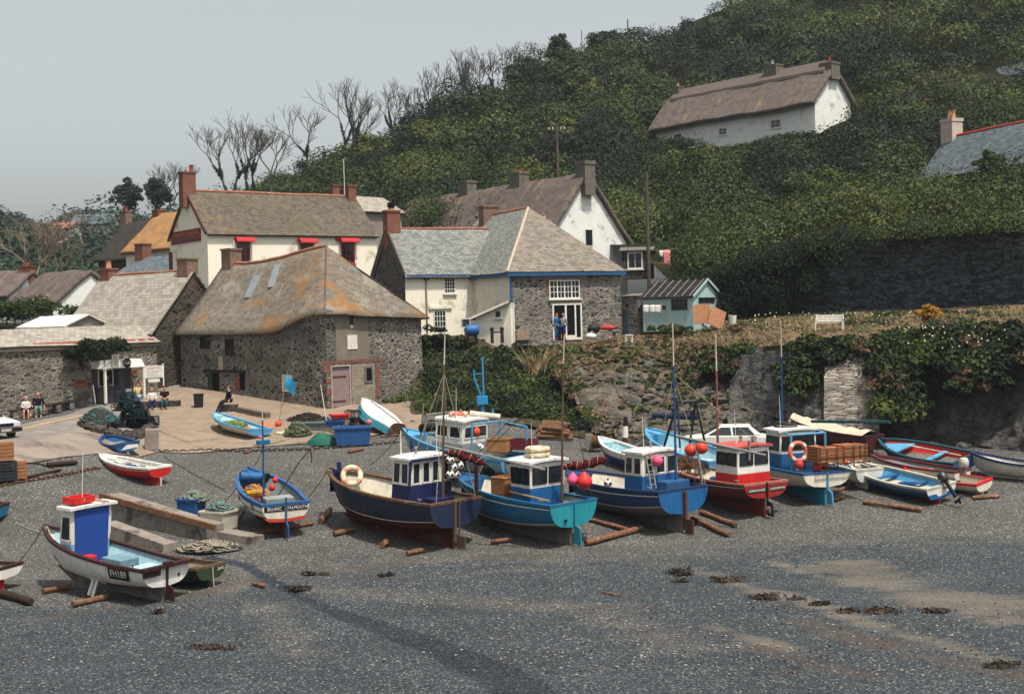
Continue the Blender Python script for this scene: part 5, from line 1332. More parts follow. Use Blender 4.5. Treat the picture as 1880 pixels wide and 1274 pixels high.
        def win(corner,cnt,margin=.07,gap=.07):
            # corner(f,z)->point on the face; f 0..1 along it
            out=[]
            for i in range(cnt):
                a=margin+(1-2*margin+gap)*i/cnt; b=a+(1-2*margin+gap)/cnt-gap
                A,Bq,Cq,D=corner(a,z0_),corner(b,z0_),corner(b,z1_),corner(a,z1_)
                nn=(Bq-A).cross(D-A).normalized()
                g=MB(); ins=[(A,Cq),(Bq,D),(Cq,A),(D,Bq)]
                t=.045
                q=[A,Bq,Cq,D]; c=(A+Bq+Cq+D)/4
                fr=MB()
                for u,v in ((A,Bq),(Bq,Cq),(Cq,D),(D,A)):
                    fr.beam(u+nn*.012,v+nn*.012,.05,.03,up=nn)
                o=fr.build('window',frame,up)
                qq=[c+(p-c)*.97+nn*.010 for p in q]; g.add(qq,[(0,1,2,3)]); g.build('pane',glass,o)
        def face(k):
            def fn(f,z):
                q=fq(z); w=(w0+(w1-w0)*q)/2; xa=x0+ar*q; xb=x1-rake*q
                if k=='aft': return Vector((xa-.001,w-2*w*f,z))
                if k=='fwd': return Vector((xb+.001,-w+2*w*f,z))
                if k=='port': return Vector((xb-(xb-xa)*f,w+.001,z))
                return Vector((xa+(xb-xa)*f,-w-.001,z))
            return fn
        for k,c in (('aft',aft),('fwd',fwd),('port',port),('stbd',stbd)):
            if c: win(face(k),c)
        return up
    def plate(s,txt,t,v,w,h,bg,fg,sd=1,name='number_plate',bgm=True):
        """board with letters on the hull side"""
        p=s.pt3(t,v,sd); px_=s.pt3(t+.02,v,sd)-s.pt3(t-.02,v,sd); pz=s.pt3(t,min(1,v+.05),sd)-s.pt3(t,max(0,v-.05),sd)
        u=(-px_ if sd==1 else px_).normalized(); n=u.cross(pz).normalized(); z=n.cross(u)
        M=Matrix.Identity(4)
        for i,a in enumerate((u,z,n)):
            for j in range(3): M[j][i]=a[j]
        M.translation=p+n*.035
        par=s.root
        if bgm:
            mb=MB(); mb.cbox((0,0,0),(w,h,.02)); mb.xform(M); par=mb.build(name,bg,s.root)
        M2=M.copy(); M2.translation=p+n*.048
        return font_mesh('lettering',txt,h*.86,fg,par,M2,sx=w/(len(txt)*h*.86*.62)*.95)
    def stern_text(s,txt,y,z,size,fg,w=None,bg=None,x=-.045):
        M=Matrix(((0,0,-1,x-.014),(-1,0,0,y),(0,1,0,z),(0,0,0,1)))
        par=s.root
        if bg:
            mb=MB(); mb.box((x-.01,y-w/2-.03,z-size*.62),(x+.005,y+w/2+.03,z+size*.62)); par=mb.build('name_board',bg,s.tr_o)
        return font_mesh('lettering',txt,size,fg,par,M,sx=(w/(len(txt)*size*.62)) if w else 1)
    def w(s,x,y,z): return s.M@Vector((x,y,z))
def locx(b,px,py,z):
    """boat-frame x,y of the point at height z seen along a bearing"""
    o=b.Mi@Vector((0,0,H)); d=b.Mi.to_3x3()@ray(px,py); k=(z-o.z)/d.z; p=o+d*k; return p.x,p.y

def sail(b,name,pts,r,m,seed=1):
    """sail rolled on its boom, lashed and lumpy"""
    q=random.Random(seed); P=[Vector(p) for p in pts]; out=[]; rad_=[]; n=18
    for i in range(n+1):
        f=i/n*(len(P)-1); j=min(int(f),len(P)-2); p=P[j].lerp(P[j+1],f-j); k=sin(math.pi*min(1,max(0,i/n)))**.5
        out.append(p+Vector((0,q.uniform(-.03,.03),q.uniform(-.05,.03)-.06*(i%4==0)))); rad_.append(max(.03,r*k*(q.uniform(.7,1.25) if i%4 else .6)))
    mb=MB(); mb.tube(out,rad_,9); o=mb.build(name,m,b.root,True)
    mb=MB()
    for i in range(2,n,4): mb.torus(out[i],rad_[i]*1.03,.012,(out[i+1]-out[i-1]).normalized(),10,4)
    mb.build('lashing',ropem,o); return o
navy=paint('navy_hull','#1a2540','#3a4152'); navyw=paint('navy_wheelhouse','#14204c','#263050')
tealp=paint('teal_paint','#11638a','#2d8296'); tealt=paint('teal_transom','#1f8794','#166a78'); blueh=paint('mid_blue_paint','#1d5688','#174366'); bluebr=paint('bright_blue_paint','#14588f','#114672')
deepb=paint('deep_blue_hull','#143a66','#0f2c50'); redh=paint('red_hull','#8d1c1f','#6a1618'); redb=paint('bright_red_hull','#c01f20','#8f181a'); redd=paint('dull_red_hull','#6a1f24','#4a181b')
whiteb=paint('boat_white','#dcd8d0','#a9a298'); whitec=paint('boat_cream','#d8cfbe','#a5957c'); skyb=paint('pale_blue_paint','#6fa3bd','#9fb7c0'); lightb=paint('light_blue_paint','#4f93bb','#7aa7bf')
oxide=mat('antifoul_oxide','#5a2a28','#3b1d1d',3,.9,.3,.1,c3='#4a3f3c',t3=.58); greyf=mat('antifoul_grey','#6d6a67','#4e4b49',3,.9,.3,.1,c3='#59463a',t3=.6)
blackp=mat('black_rail','#1b1a1c','#101011',5,.6,.1,.3); rust=mat('rusty_iron','#5a3524'); brownr=mat('brown_rail','#6b4c38','#46301f',5,.8,.3,.2,c3='#7c6a58',t3=.6); maroonr=mat('maroon_rail','#3f1b1c','#2b1314',5,.65,.2,.3)
interior_white=paint('interior_cream','#d2c8b4','#a5875e'); inter_blue=paint('interior_pale_blue','#9fc3ca','#7ea5ae'); inter_grey=mat('interior_grey','#8d938f','#6a706d',3,.8)
deckg=mat('deck_grey','#8b8a84','#65645f',3,.9,.3,.1); mastw=mat('spar_varnish','#6a5240','#4b392b',4,.7,.2,.2,stretch=(1,1,.2)); mastg=mat('spar_grey','#8a8782','#66635f',4,.7,.2,.2); mastb=mat('mast_blue','#174a80','#123a66',4,.6,.1,.3); masto=mat('spar_cream','#cfc6b4','#a89d8a',4,.7)
ropem=mat('rope_pale','#a89c86','#7c705c',9,.95); roped=mat('rope_dark','#3b3630','#262320',9,.95); sailm=mat('sail_maroon','#5a1d22','#3c1417',4,.95,.6,.05)
orangeb=mat('buoy_orange','#d8452c','#b5361f',4,.5,.1,.3); pinkb=mat('buoy_pink','#e0587c','#c03f66',4,.5,.1,.3); creamr=mat('lifebuoy_cream','#d8cdb4','#b0a184',4,.7)
blk=mat('lettering_black','#141416','#0c0c0e',5,.6); wht=mat('lettering_white','#dcd9d0','#bdb9af',5,.6)
cardm=mat('cardboard','#a9764d','#845a3a',3,.9,.3,.1)
BO={}
# --- the navy boat ---
b=BO['K']=Boat('fishing_boat','large navy fishing boat with brown gunwale and a white wheelhouse above a navy base',(838,918),(841,1007),134,7.3,2.85,[(0,.34,oxide),(.34,.375,whitec),(.375,1,navy)],interior_white,brownr,pitch=.03,rise=.5,tr=.86,keel=.34,fore=.07,forem=navyw,gw=.13,floor=.5)
zt=b.hs+1.42
b.cabin(1.3,2.3,2.2,2.05,zt,b.hs+.5,navyw,whiteb,whiteb,aft=4,port=2,stbd=2,fwd=3,frame=whiteb,wz=(b.hs+.57,zt-.1),rake=.1)
mb=MB(); 
for sd in (1,-1): mb.beam((1.25,sd*1.04,zt+.03),(1.25,sd*1.1,b.hs+.5),.08,.06)
mb.beam((1.2,-1.1,zt+.02),(1.2,1.1,zt+.02),.09,.09); mb.build('wheelhouse_trim',navyw,b.root)
mb=MB(); mb.beam((-.08,.12,.25),(-.08,.12,b.hs+.0),.1,.1); mb.beam((-.08,-.1,b.hs*.25),(-.08,-.1,b.hs*1.0),.045,.045); mb.box((-.5,-.03,.05),(-.1,.03,.5)); mb.build('rudder',mat('rudder_timber','#5b4b3d','#3d3229',5,.9),b.root)
mb=MB(); mb.beam((6.5,-.35,b.hb+.0),(6.5,.35,b.hb+.0),.12,.12); mb.cyl((6.6,0,b.hb-.2),(6.6,0,b.hb+.32),.09,n=8); mb.build('bitts',navyw,b.root)
tp=b.mast(.09,5.0,mastw,.055,z0=b.hs-.1,lean=(-.1,0),name='mizzen_mast',tip=(1.2,masto))
for q in ((-.04,-1.0,b.hs),(-.04,1.0,b.hs),(1.3,.9,zt),(1.3,-.9,zt),(2.0,-.4,zt)): b.line(tp-Vector((0,0,.3)),q,ropem,.013)
mb=MB(); pts=[Vector((.62,0,b.hs+1.75)),Vector((0,-.25,b.hs+1.65)),Vector((-.55,-.5,b.hs+1.5)),Vector((-.95,-.66,b.hs+1.36))]
sail(b,'furled_sail',pts,.17,sailm,1)
mb=MB(); mb.tube([(.65,0,b.hs+1.95),(-3.0,-1.5,b.hs+1.25)],.045,6); mb.build('boom',mastg,b.root,True)
mb=MB(); mb.beam((.05,-1.12,b.hs),(.05,-1.12,b.hs+1.5),.1,.1); mb.beam((.05,-1.12,b.hs+1.5),(1.5,-1.0,b.hs+1.55),.08,.08); mb.build('gallows_frame',maroonr,b.root)
b.mast(.31,1.0,whitep,.03,y=.6,z0=zt,name='pole_light')
mb=MB(); mb.box((.6,-.5,b.fz(.1)),(1.1,.55,b.hs+.05)); mb.build('engine_box',navyw,b.root,False,.02)
# --- teal boat ---
b=BO['L']=Boat('fishing_boat','teal blue fishing boat with a square white wheelhouse carrying a cream life ring',(1050,921),(1057,1002),135,6.5,2.55,[(0,.22,greyf),(.22,.26,whitec),(.26,1,tealp)],interior_white,paint('teal_rail','#1a5f86','#164e6e'),pitch=.03,rise=.42,tr=.88,keel=.3,strake=[(.83,whiteb,0.0)],tmat=tealt,fore=.14,forem=bluep,rudder=(paint('rudder_teal','#1f7d8f'),.98),floor=.5)
zt=b.hs+1.32
b.cabin(1.35,2.35,1.65,1.8,zt,b.hs+.42,bluebr,whiteb,whiteb,aft=2,port=2,stbd=2,fwd=2,frame=blackp,wz=(b.hs+.58,zt-.18),rake=-.05,ar=-.05)
b.stern_text('SEA SPRAY',.55,b.hs-.22,.13,blk,.8) if False else None
mb=MB(); mb.cyl((-.05,.45,b.hs*.62),(-.1,.45,b.hs*.62),.06,n=8); mb.build('exhaust_outlet',blackp,b.root)
tp=b.mast(.13,5.6,mastw,.055,y=-.25,z0=b.hs*.6,lean=(-.12,.0),name='mizzen_mast',tip=(1.0,masto))
sail(b,'furled_sail',[(.95,-.35,b.hs+1.15),(.5,-.75,b.hs+1.22),(.0,-1.15,b.hs+1.34),(-.4,-1.4,b.hs+1.5)],.18,sailm,2)
b.line(tp,(.0,-1.0,b.hs),roped,.012); b.line(tp,(6.3,0,b.hb),roped,.012); b.line(tp,(-.6,-1.1,b.hs+1.6),roped,.012)
mb=MB(); mb.tube([(.3,.9,b.hs+.12),(2.4,.9,b.hs+.22)],.035,6); mb.build('boathook',mat('straw','#a08a66'),b.root)
b.line(tp-Vector((0,0,.4)),(5.5,.9,b.zs(.8)),roped,.012)
# --- blue boat ---
b=BO['M']=Boat('fishing_boat','deep blue fishing boat with a flat bright blue transom and ladder by its wheelhouse',(1255,896),(1259.6,979),136,6.7,2.75,[(0,.4,greyf),(.4,.43,whitec),(.43,1,deepb)],interior_white,paint('navy_rail','#1b2f52','#14233e'),pitch=.005,rise=.2,dip=.2,tr=.9,keel=.32,strake=[(.82,whiteb,0.0)],tmat=bluebr,fore=.14,forem=deepb,floor=.5)
zt=b.hs+1.25
b.cabin(1.15,2.15,1.95,1.85,zt,b.hs+.42,bluebr,whiteb,whiteb,aft=3,port=2,stbd=2,fwd=3,frame=whiteb,wz=(b.hs+.5,zt-.12),rake=.05)
mb=MB(); mb.beam((-.1,.0,.2),(-.1,.0,b.hs-.1),.12,.14); mb.box((-.5,-.04,.02),(-.12,.04,.55)); mb.build('rudder',rust,b.root)
tp=b.mast(.1,5.2,mastb,.055,y=-.35,z0=b.hs*.6,name='mast',tip=(1.6,masto),lean=(.0,.0))
mb=MB(); mb.tube([(.7,-.35,b.hs+1.9),(-2.4,-1.9,b.hs+1.25)],.05,7); mb.build('boom',mastg,b.root)
for q in ((1.3,-.1,zt),(-.04,-1.2,b.hs),(-2.3,-1.85,b.hs+1.55)): b.line(tp-Vector((0,0,.3)),q,ropem,.012)
mb=MB(); 
for y0 in (.55,.8): mb.beam((.85,y0,b.hs+.0),(1.1,y0,b.hs+1.2),.05,.05)
for i in range(5): mb.beam((.88+.05*i,.55,b.hs+.15+.24*i),(.88+.05*i,.8,b.hs+.15+.24*i),.03,.03)
mb.build('ladder',mastg,b.root)
mb=MB(); mb.box((.35,-.75,b.fz(.1)),(.95,.45,b.hs+.25)); mb.build('engine_box',bluep,b.root,False,.03)
mb=MB(); mb.beam((.1,-1.15,b.hs),(.3,-1.15,b.hs+1.35),.07,.07); mb.build('gallows_post',mastg,b.root)
# --- red boat ---
b=BO['O']=Boat('fishing_boat','red fishing boat with black rail and plain white wheelhouse under a pink red roof',(1408,885),(1411,950),133,5.8,2.35,[(0,.78,redd),(.78,.82,whiteb),(.82,1,blackp)],interior_white,mat('rail_faded_red','#a8685c','#7f4a42',5,.8),pitch=.01,rise=.22,tr=.9,keel=.42,tmat=redh,floor=.5,rudder=(blackp,1.02))
zt=b.hs+1.3
b.cabin(.65,1.95,1.75,1.62,zt,b.hs+.3,redb,whiteb,paint('pinkish_red_roof','#b8504a','#a06a62'),aft=2,port=2,stbd=2,fwd=2,frame=blackp,wz=(b.hs+.65,zt-.2),rake=.05)
b.stern_text('SAMANTHA ROSE',.5,b.hs-.25,.13,wht,.85,blackp); b.stern_text('CADGWITH',-.55,b.hs-.25,.13,wht,.7,blackp)
tp=b.mast(.47,4.2,mat('mast_rust_red','#8d5547','#6d3f34',4,.8),.06,z0=b.hs,tip=(1.5,masto))
mb=MB(); mb.box((.9,-.4,zt+.12),(1.05,-.25,zt+.4)); mb.build('roof_vent',mastg,b.root); mb=MB(); mb.beam((.58,.3,zt-.45),(.55,.3,zt+.3),.08,.08); mb.build('radar_bracket',mastg,b.root)
mb=MB(); mb.cyl((-.12,.5,b.hs*.55),(-.05,.5,b.hs*.55),.05,n=8); mb.build('exhaust_outlet',blackp,b.root)
mb=MB(); mb.cyl((-.3,0,.32),(-.12,0,.32),.14,n=10); mb.build('propeller_boss',greyf,b.root)
# --- white and blue boat carrying crates ---
b=BO['P']=Boat('fishing_boat','white hulled fishing boat with a blue gantry and a crate rack over its stern',(1513,866),(1521.6,928),126,6.0,2.4,[(0,.2,paint('turquoise_boot','#2f86a0')),(.2,.93,whitec),(.93,1,blueh)],inter_grey,blueh,pitch=.02,rise=.32,tr=.88,keel=.42,floor=.62,tmat=whitec,rudder=(lightb,1.0))
zt=b.hs+1.45
b.cabin(1.9,3.0,1.85,1.75,zt,b.hs+.55,blueh,whiteb,whiteb,aft=1,port=1,stbd=1,fwd=2,frame=blackp,wz=(b.hs+.72,zt-.2),rake=.12)
mb=MB(); 
for y in (.75,-.9): mb.tube([(1.3,y,b.hs-.02),(1.3,y,b.hs+1.4),(1.7,y,b.hs+1.45)],.05,6)
mb.tube([(1.3,.75,b.hs+1.4),(1.3,-.9,b.hs+1.4)],.05,6); mb.build('gantry',lightb,b.root)
b.mast(.5,3.0,mastb,.04,z0=zt,tip=(1.5,masto)); 
mb=MB(); mb.tube([(2.9,-1.4,zt+.25),(-1.4,-2.0,zt+.55)],.07,6); mb.build('boom',paint('boom_dark_teal','#14424a'),b.root)
mb=MB(); mb.torus((2.6,.1,zt+.28),.42,.05,(0,0,1)); mb.torus((2.6,.1,zt+.12),.45,.06,(0,0,1)); mb.build('raft_cradle',blackp,b.root)
mb=MB(); mb.cyl((2.6,.1,zt+.08),(2.6,.1,zt+.24),.4,n=14); mb.build('life_raft_case',whiteb,b.root)
mb=MB()
for x in (-.3,.75): mb.beam((x,.55,b.hs+.35),(x,-1.9,b.hs+.35),.04,.05); 
for y in (.5,-.3,-1.1,-1.9): mb.beam((-.3,y,b.hs+.33),(-.3,y,b.hs+1.05),.035,.035); mb.beam((.75,y,b.hs),(.75,y,b.hs+.4),.04,.04)
mb.beam((-.32,.55,b.hs+.95),(-.32,-1.95,b.hs+.95),.035,.035); mb.beam((-.32,.55,b.hs+.6),(-.32,-1.95,b.hs+.6),.025,.025); mb.build('crate_rack',rust,b.root)
# --- white FH189 ---
b=BO['A']=Boat('small_fishing_boat','white boat numbered FH189 with maroon rail and a bright blue panel on its cabin',(302,1037),(308,1104),132,5.9,2.1,[(0,.1,greyf),(.1,.16,redb),(.16,1,whiteb)],inter_blue,maroonr,pitch=.06,rise=.52,tr=.86,keel=.24,tuck=.2,floor=.5,gw=.11,fore=.0,tmat=whiteb,rudder=(maroonr,1.03))
zt=b.hs+1.42
b.cabin(3.5,4.15,1.5,1.62,zt,b.hs+.28,skyb,whiteb,whiteb,aft=0,port=1,stbd=1,fwd=2,frame=whiteb,wz=(b.hs+.42,zt-.22),rake=.25,oh=.14,camber=.03,zb=b.fz(.5)+.3)
mb=MB(); z0=b.fz(.45)+.02; mb.add([(3.48,.62,z0),(3.48,-.62,z0),(3.48,-.68,zt-.03),(3.48,.68,zt-.03),(3.45,.62,z0),(3.45,-.62,z0),(3.45,-.68,zt-.03),(3.45,.68,zt-.03)],[(4,5,6,7)[::-1],(0,1,5,4),(1,2,6,5),(2,3,7,6),(3,0,4,7)])
mb.build('cabin_panel',paint('canvas_blue','#173f8c','#12336f',.7,k=.93),b.root)
mb=MB(); mb.cbox((3.75,.3,zt+.2),(.5,.85,.06)); mb.cbox((3.51,.3,zt+.27),(.05,.85,.2)); mb.cbox((3.99,.3,zt+.27),(.05,.85,.2)); mb.cbox((3.75,.72,zt+.27),(.5,.05,.2)); mb.cbox((3.75,-.12,zt+.27),(.5,.05,.2)); tray=mb.build('roof_tray',paint('tray_red','#c8231f','#9c1c1a'),b.root)
M=Matrix(((0,0,-1,3.48),(-1,0,0,.3),(0,1,0,zt+.27),(0,0,0,1))); font_mesh('lettering','1',.17,masto,tray,M)
mb=MB()
for y in (-.15,-.3): mb.cbox((3.8,y-.25,zt+.14),(.9,.07,.03))
mb.build('roof_batten',mat('batten_pink','#c08a84','#a06f6a',4,.8),b.root)
b.mast(.64,1.8,whitep,.015,y=.15,z0=zt+.1,name='whip_aerial')
b.plate('FH189',.17,.72,.86,.38,blk,wht,1); b.plate('FH189',.17,.72,.86,.38,blk,wht,-1)
mb=MB(); mb.box((1.6,-.35,b.fz(.3)),(2.5,.4,b.hs+.0)); mb.build('engine_box',mat('grey_blue_box','#6f8b96','#54707a',4,.7),b.root,False,.02)
mb=MB(); mb.box((.45,-.55,b.fz(.1)),(1.3,.5,b.hs-.16)); mb.build('fish_hatch',inter_blue,b.root,False,.02)
mb=MB(); mb.box((2.6,.5,b.hs-.1),(2.95,.8,b.hs+.06)); mb.build('fuel_can',redb,b.root,False,.02)
mb=MB(); mb.beam((-.1,-b.hbm(0)-.08,b.hs+.04),(-.1,b.hbm(0)+.08,b.hs+.04),.16,.1); mb.cbox((-.1,0,b.hs+.08),(.16,.3,.16)); mb.beam((-.08,b.hbm(0)+.0,b.hs-.12),(-.08,b.hbm(0)*.3,b.hs-.12),.06,.2); mb.build('stern_rail',maroonr,b.root)
mb=MB(); mb.cyl((-.06,-.5,b.hs*.7),(-.045,-.5,b.hs*.7),.05,n=8); mb.build('exhaust_outlet',blackp,b.root)
mb=MB(); 
for sd in (1,-1):
    mb.add([(3.0,sd*.5,.62),(2.0,sd*.5,.62),(2.1,sd*.66,.5),(2.9,sd*.66,.5),(2.9,sd*.45,.3),(2.15,sd*.45,.3)],[(0,1,2,3),(3,2,5,4)])
    mb.beam((2.6,sd*.55,.5),(2.62,sd*.75,-.05),.1,.12); mb.beam((2.45,sd*.55,.5),(2.35,sd*.85,-.05),.07,.07)
mb.build('bilge_leg',whiteb,b.root)
# --- green dinghy ---
b=Boat('dinghy','dark green dinghy with a varnished rail tucked behind the FH189 boat',(395,1037),(392,1078),136,3.5,1.45,[(0,1,paint('dark_green_hull','#243a20','#1b2c18'))],mat('interior_tan','#a08f6a','#7d6d4e',4,.8),mat('rail_weathered','#5f4e3c','#433628',5,.8),rise=.2,tr=.85,keel=.08)
b.thwart(.35,wood); b.thwart(.65,wood); mb=MB(); mb.tube([(-.05,-.05,b.hs*.95),(-.1,-.05,0)],.022,5); mb.build('painter',ropem,b.root); b.stern_text('2640',-.42,b.hs*.8,.13,masto,.36)
# --- cut boats at the edge ---
b=Boat('fishing_boat','white boat with red bottom, only its stern showing at the picture edge',(20,1040),(15,1083),140,5,1.9,[(0,.34,redb),(.34,1,whiteb)],inter_grey,maroonr,rise=.4,tr=.85,keel=.2)
b=Boat('dinghy','teal boat with dark rail, only its stern showing beside the stacked crates',(14,922),(2,962),150,4,1.6,[(0,1,tealp)],inter_grey,maroonr,rise=.3,tr=.85,keel=.1,hs=.75)
# --- red and white rowing boat ---
b=BO['E']=Boat('rowing_boat','bright red rowing boat with white rail and white inside near the concrete block',(297,856),(296,891),133,3.9,1.6,[(0,.74,redb),(.74,.78,whiteb),(.78,1,redb)],whiteb,whiteb,pitch=.06,rise=.22,tr=.78,keel=.16,tmat=redb,fore=.16,forem=whiteb)
for t in (.22,.45,.66): b.thwart(t,inter_grey)
mb=MB(); mb.cbox((1.6,.2,b.fz(.4)+.2),(.4,.3,.25)); mb.build('locker',blueh,b.root)
mb=MB(); mb.cyl((-.1,0,.0),(-.1,0,.35),.05,n=7); mb.cyl((3.0,.3,0),(3.0,.3,.35),.05,n=7); mb.build('prop_leg',masto,b.root)
# --- small blue dinghy ---
b=BO['F']=Boat('dinghy','small mid blue dinghy with white transom corner beside the lobster pot heap',(243,813),(238,836),112,2.9,1.35,[(0,.36,whitec),(.36,1,bluebr)],blueh,deepb,pitch=.05,rise=.1,tr=.82,keel=.06,tmat=bluebr,roll=-.12); b.thwart(.3,inter_grey); b.thwart(.6,inter_grey)
mb=MB(); mb.add([(-.055,-.5,.3),(-.055,.35,.3),(-.055,.05,.52),(-.055,-.5,.45)],[(3,2,1,0)]); mb.build('transom_patch',whiteb,b.root)
# --- blue mast boat with name on the stern ---
b=BO['G']=Boat('open_fishing_boat','blue and white open boat with thin blue mast and name lettered across the stern',(524,922),(526,989),107,5.2,2.15,[(0,.32,oxide),(.32,.55,whitec),(.55,.62,bluep),(.62,.82,whiteb),(.82,1,blueh)],inter_grey,blueh,rise=.42,tr=.8,keel=.32,tmat=whitec,rudder=(bluep,1.18),fore=.18,forem=blueh)
tp=b.mast(.36,3.4,bluep,.05,y=.28,z0=b.fz(.3),tip=(.6,masto),lean=(0,.05))
mb=MB(); mb.cbox((b.L*.36,.3,b.fz(.3)+2.55),(.2,.5,.16)); mb.build('mast_bracket',tealp,b.root)
b.stern_text('BILLERIC',.44,b.hs-.17,.16,wht,.72,blk); b.stern_text('FALMOUTH',-.45,b.hs-.17,.16,wht,.72,blk)
mb=MB(); w=b.hbm(0); q0=b.zk(0); mb.add([(-.05,-w*.93,q0+.2),(-.05,0,q0+.13),(-.05,w*.93,q0+.2),(-.05,w*.72,q0+.05),(-.05,0,q0+.005),(-.05,-w*.72,q0+.05)],[(0,1,2,3,4,5)[::-1]]); mb.build('boot_stripe',mat('boot_red','#c8452f','#9f3526',4,.7),b.root)
b.plate('30',.2,.72,.22,.2,blk,wht,1)
mb=MB(); mb.box((.5,-.5,b.fz(.1)+.1),(1.0,.6,b.hs+.12)); mb.build('engine_box',inter_grey,b.root,False,.05)
mb=MB(); mb.cyl((4.1,-.5,b.hs+.18),(4.1,.6,b.hs+.3),.2,n=12); mb.build('canvas_roll',blueh,b.root,True); mb=MB(); mb.torus((3.3,-.2,b.hs+.32),.17,.08,(.7,.5,.3),14,7); mb.build('line_hauler',blackp,b.root,True)
mb=MB(); mb.tube([(1.9,-.1,b.hs*.7),(1.5,-1.0,b.hs+1.2),(1.3,-1.4,b.hs+1.75)],.025,5); mb.tube([(1.3,-1.4,b.hs+1.75),(1.3,-1.45,b.hs+1.4),(1.25,-1.42,b.hs+1.2)],.03,5); mb.build('davit',rust,b.root)
b.line((1.9,.3,b.fz(.3)+2.3),(1.3,-1.4,b.hs+1.75),roped,.012); b.line((1.9,.3,b.fz(.3)+2.3),(4.9,.3,b.hb),roped,.012,.35)
# --- open boat on the apron ---
b=BO['H']=Boat('open_boat','grey white open boat with light blue rail lying on the concrete apron',(474,787),(478,806),122,4.6,1.75,[(0,.4,whiteb),(.4,.44,redb),(.44,1,whitec)],inter_blue,lightb,rise=.3,tr=.8,keel=.06,tmat=lightb,fore=.1,forem=inter_blue,roll=.06)
for t in (.3,.55,.75): b.thwart(t,lightb)
# --- pale blue boat with white cabin behind the navy one ---
b=BO['J']=Boat('fishing_boat','pale blue railed boat with an orange life ring on its wheelhouse behind the navy boat',(950,853),(950,897),142,6.6,2.5,[(0,.3,greyf),(.3,.8,paint('greyish_blue_hull','#7f9fb0','#5f7f92')),(.8,1,lightb)],inter_grey,lightb,rise=.55,tr=.85,keel=.25,floor=.55,fore=.12,forem=lightb,hs=1.35)
zt=b.hs+1.3
b.cabin(2.3,4.0,1.85,1.7,zt,b.hs+.35,inter_grey,whiteb,whiteb,aft=1,port=2,stbd=2,fwd=2,frame=whiteb,wz=(b.hs+.6,zt-.2),rake=.2)
mb=MB(); mb.tube([(5.2,.35,b.hb-.3),(5.1,.3,b.hb+1.3)],.035,6); mb.tube([(4.5,.9,b.hb-.4),(4.4,.9,b.hb+.9),(4.4,-.9,b.hb+.9),(4.5,-.9,b.hb-.4)],.04,6); mb.build('bow_rail',mastg,b.root)
mb=MB(); mb.cyl((5.0,-.3,b.hb+.2),(5.0,.5,b.hb+.2),.2,n=12); mb.build('net_hauler',blackp,b.root,True)
mb=MB(); mb.tube([(2.9,-.3,zt+.25),(1.9,-1.2,zt+.12)],.15,10); mb.build('canvas_roll',mat('canvas_offwhite','#c9c0b0','#a0978a',4,.9),b.root,True)
mb=MB()
for y in (.95,-.95): mb.tube([(1.7,y,b.hs),(1.7,y,b.hs+1.3)],.045,6)
mb.tube([(1.7,.95,b.hs+1.3),(1.7,-.95,b.hs+1.3),(.2,-.95,b.hs+1.2)],.045,6); mb.tube([(.2,-.95,b.hs+1.2),(.2,-.95,b.hs)],.045,6); mb.build('gantry',lightb,b.root)
# --- white boat between navy and teal boats ---
b=BO['W']=Boat('fishing_boat','white hulled boat with a black rail lying between the navy and teal boats',(985,878),(985,915),140,6.2,2.3,[(0,.25,greyf),(.25,1,whitec)],inter_grey,blackp,rise=.4,tr=.85,keel=.25,hs=1.25,floor=.6,pos=G(990,902))
# --- small punt behind blue boat ---
b=BO['N']=Boat('punt','small white punt with blue bottom resting behind the deep blue boat',(1190,845),(1190,868),130,3.5,1.5,[(0,.55,blueh),(.55,.62,redb),(.62,1,whiteb)],inter_blue,whiteb,rise=.28,tr=.85,keel=.08,hs=.75,fore=.16,forem=inter_blue); b.thwart(.5,whiteb)
# --- boat behind red one with black gantry ---
b=BO['X']=Boat('fishing_boat','light blue boat with a black A frame gantry behind the red boat',(1335,868),(1335,905),128,6.0,2.3,[(0,.3,oxide),(.3,.8,blueh),(.8,1,lightb)],inter_blue,lightb,rise=.4,tr=.85,keel=.25,hs=1.2,fore=.14,forem=lightb,pos=G(1338,897))
mb=MB()
for y in (.7,-.7): mb.beam((3.6,y,b.hs),(3.0,y*.7,b.hs+2.0),.08,.08); mb.beam((2.4,y,b.hs),(3.0,y*.7,b.hs+2.0),.07,.07)
mb.beam((3.0,.5,b.hs+2.0),(3.0,-1.3,b.hs+2.0),.09,.09); mb.beam((3.0,.5,b.hs+1.0),(3.0,-.6,b.hs+1.0),.06,.06); mb.build('gantry',blackp,b.root)
mb=MB(); mb.tube([(5.2,.2,b.hs+1.1),(3.0,-.6,b.hs+1.3)],.12,8); mb.build('canvas_roll',mat('canvas_navy','#232a45','#181d33',4,.9),b.root,True)
# --- maroon covered boat ---
b=BO['Q']=Boat('open_boat','maroon boat with a pale canvas cover lying under the cliff',(1612,812),(1608,838),147,5.0,1.8,[(0,1,paint('maroon_hull','#4a1c24','#361419'))],inter_grey,maroonr,rise=.35,tr=.8,keel=.1,hs=.95)
mb=MB(); n=16; vs=[]
for i in range(n+1):
    t=.04+.86*i/n; w=b.hbm(t)*.92; z=b.zs(t)
    vs+=[(b.L*t,w,z+.05),(b.L*t,w*.5,z+.16+.05*sin(i*1.3)),(b.L*t,0,z+.24+.04*sin(i*2.1)),(b.L*t,-w*.5,z+.16+.05*sin(i*1.7)),(b.L*t,-w,z+.05)]
mb.add(vs,[(5*i+j,5*i+j+1,5*i+j+6,5*i+j+5) for i in range(n) for j in range(4)]); mb.build('canvas_cover',mat('canvas_cover','#cbb9a4','#a08e7c',3,.95,.5,.05),b.root,True)
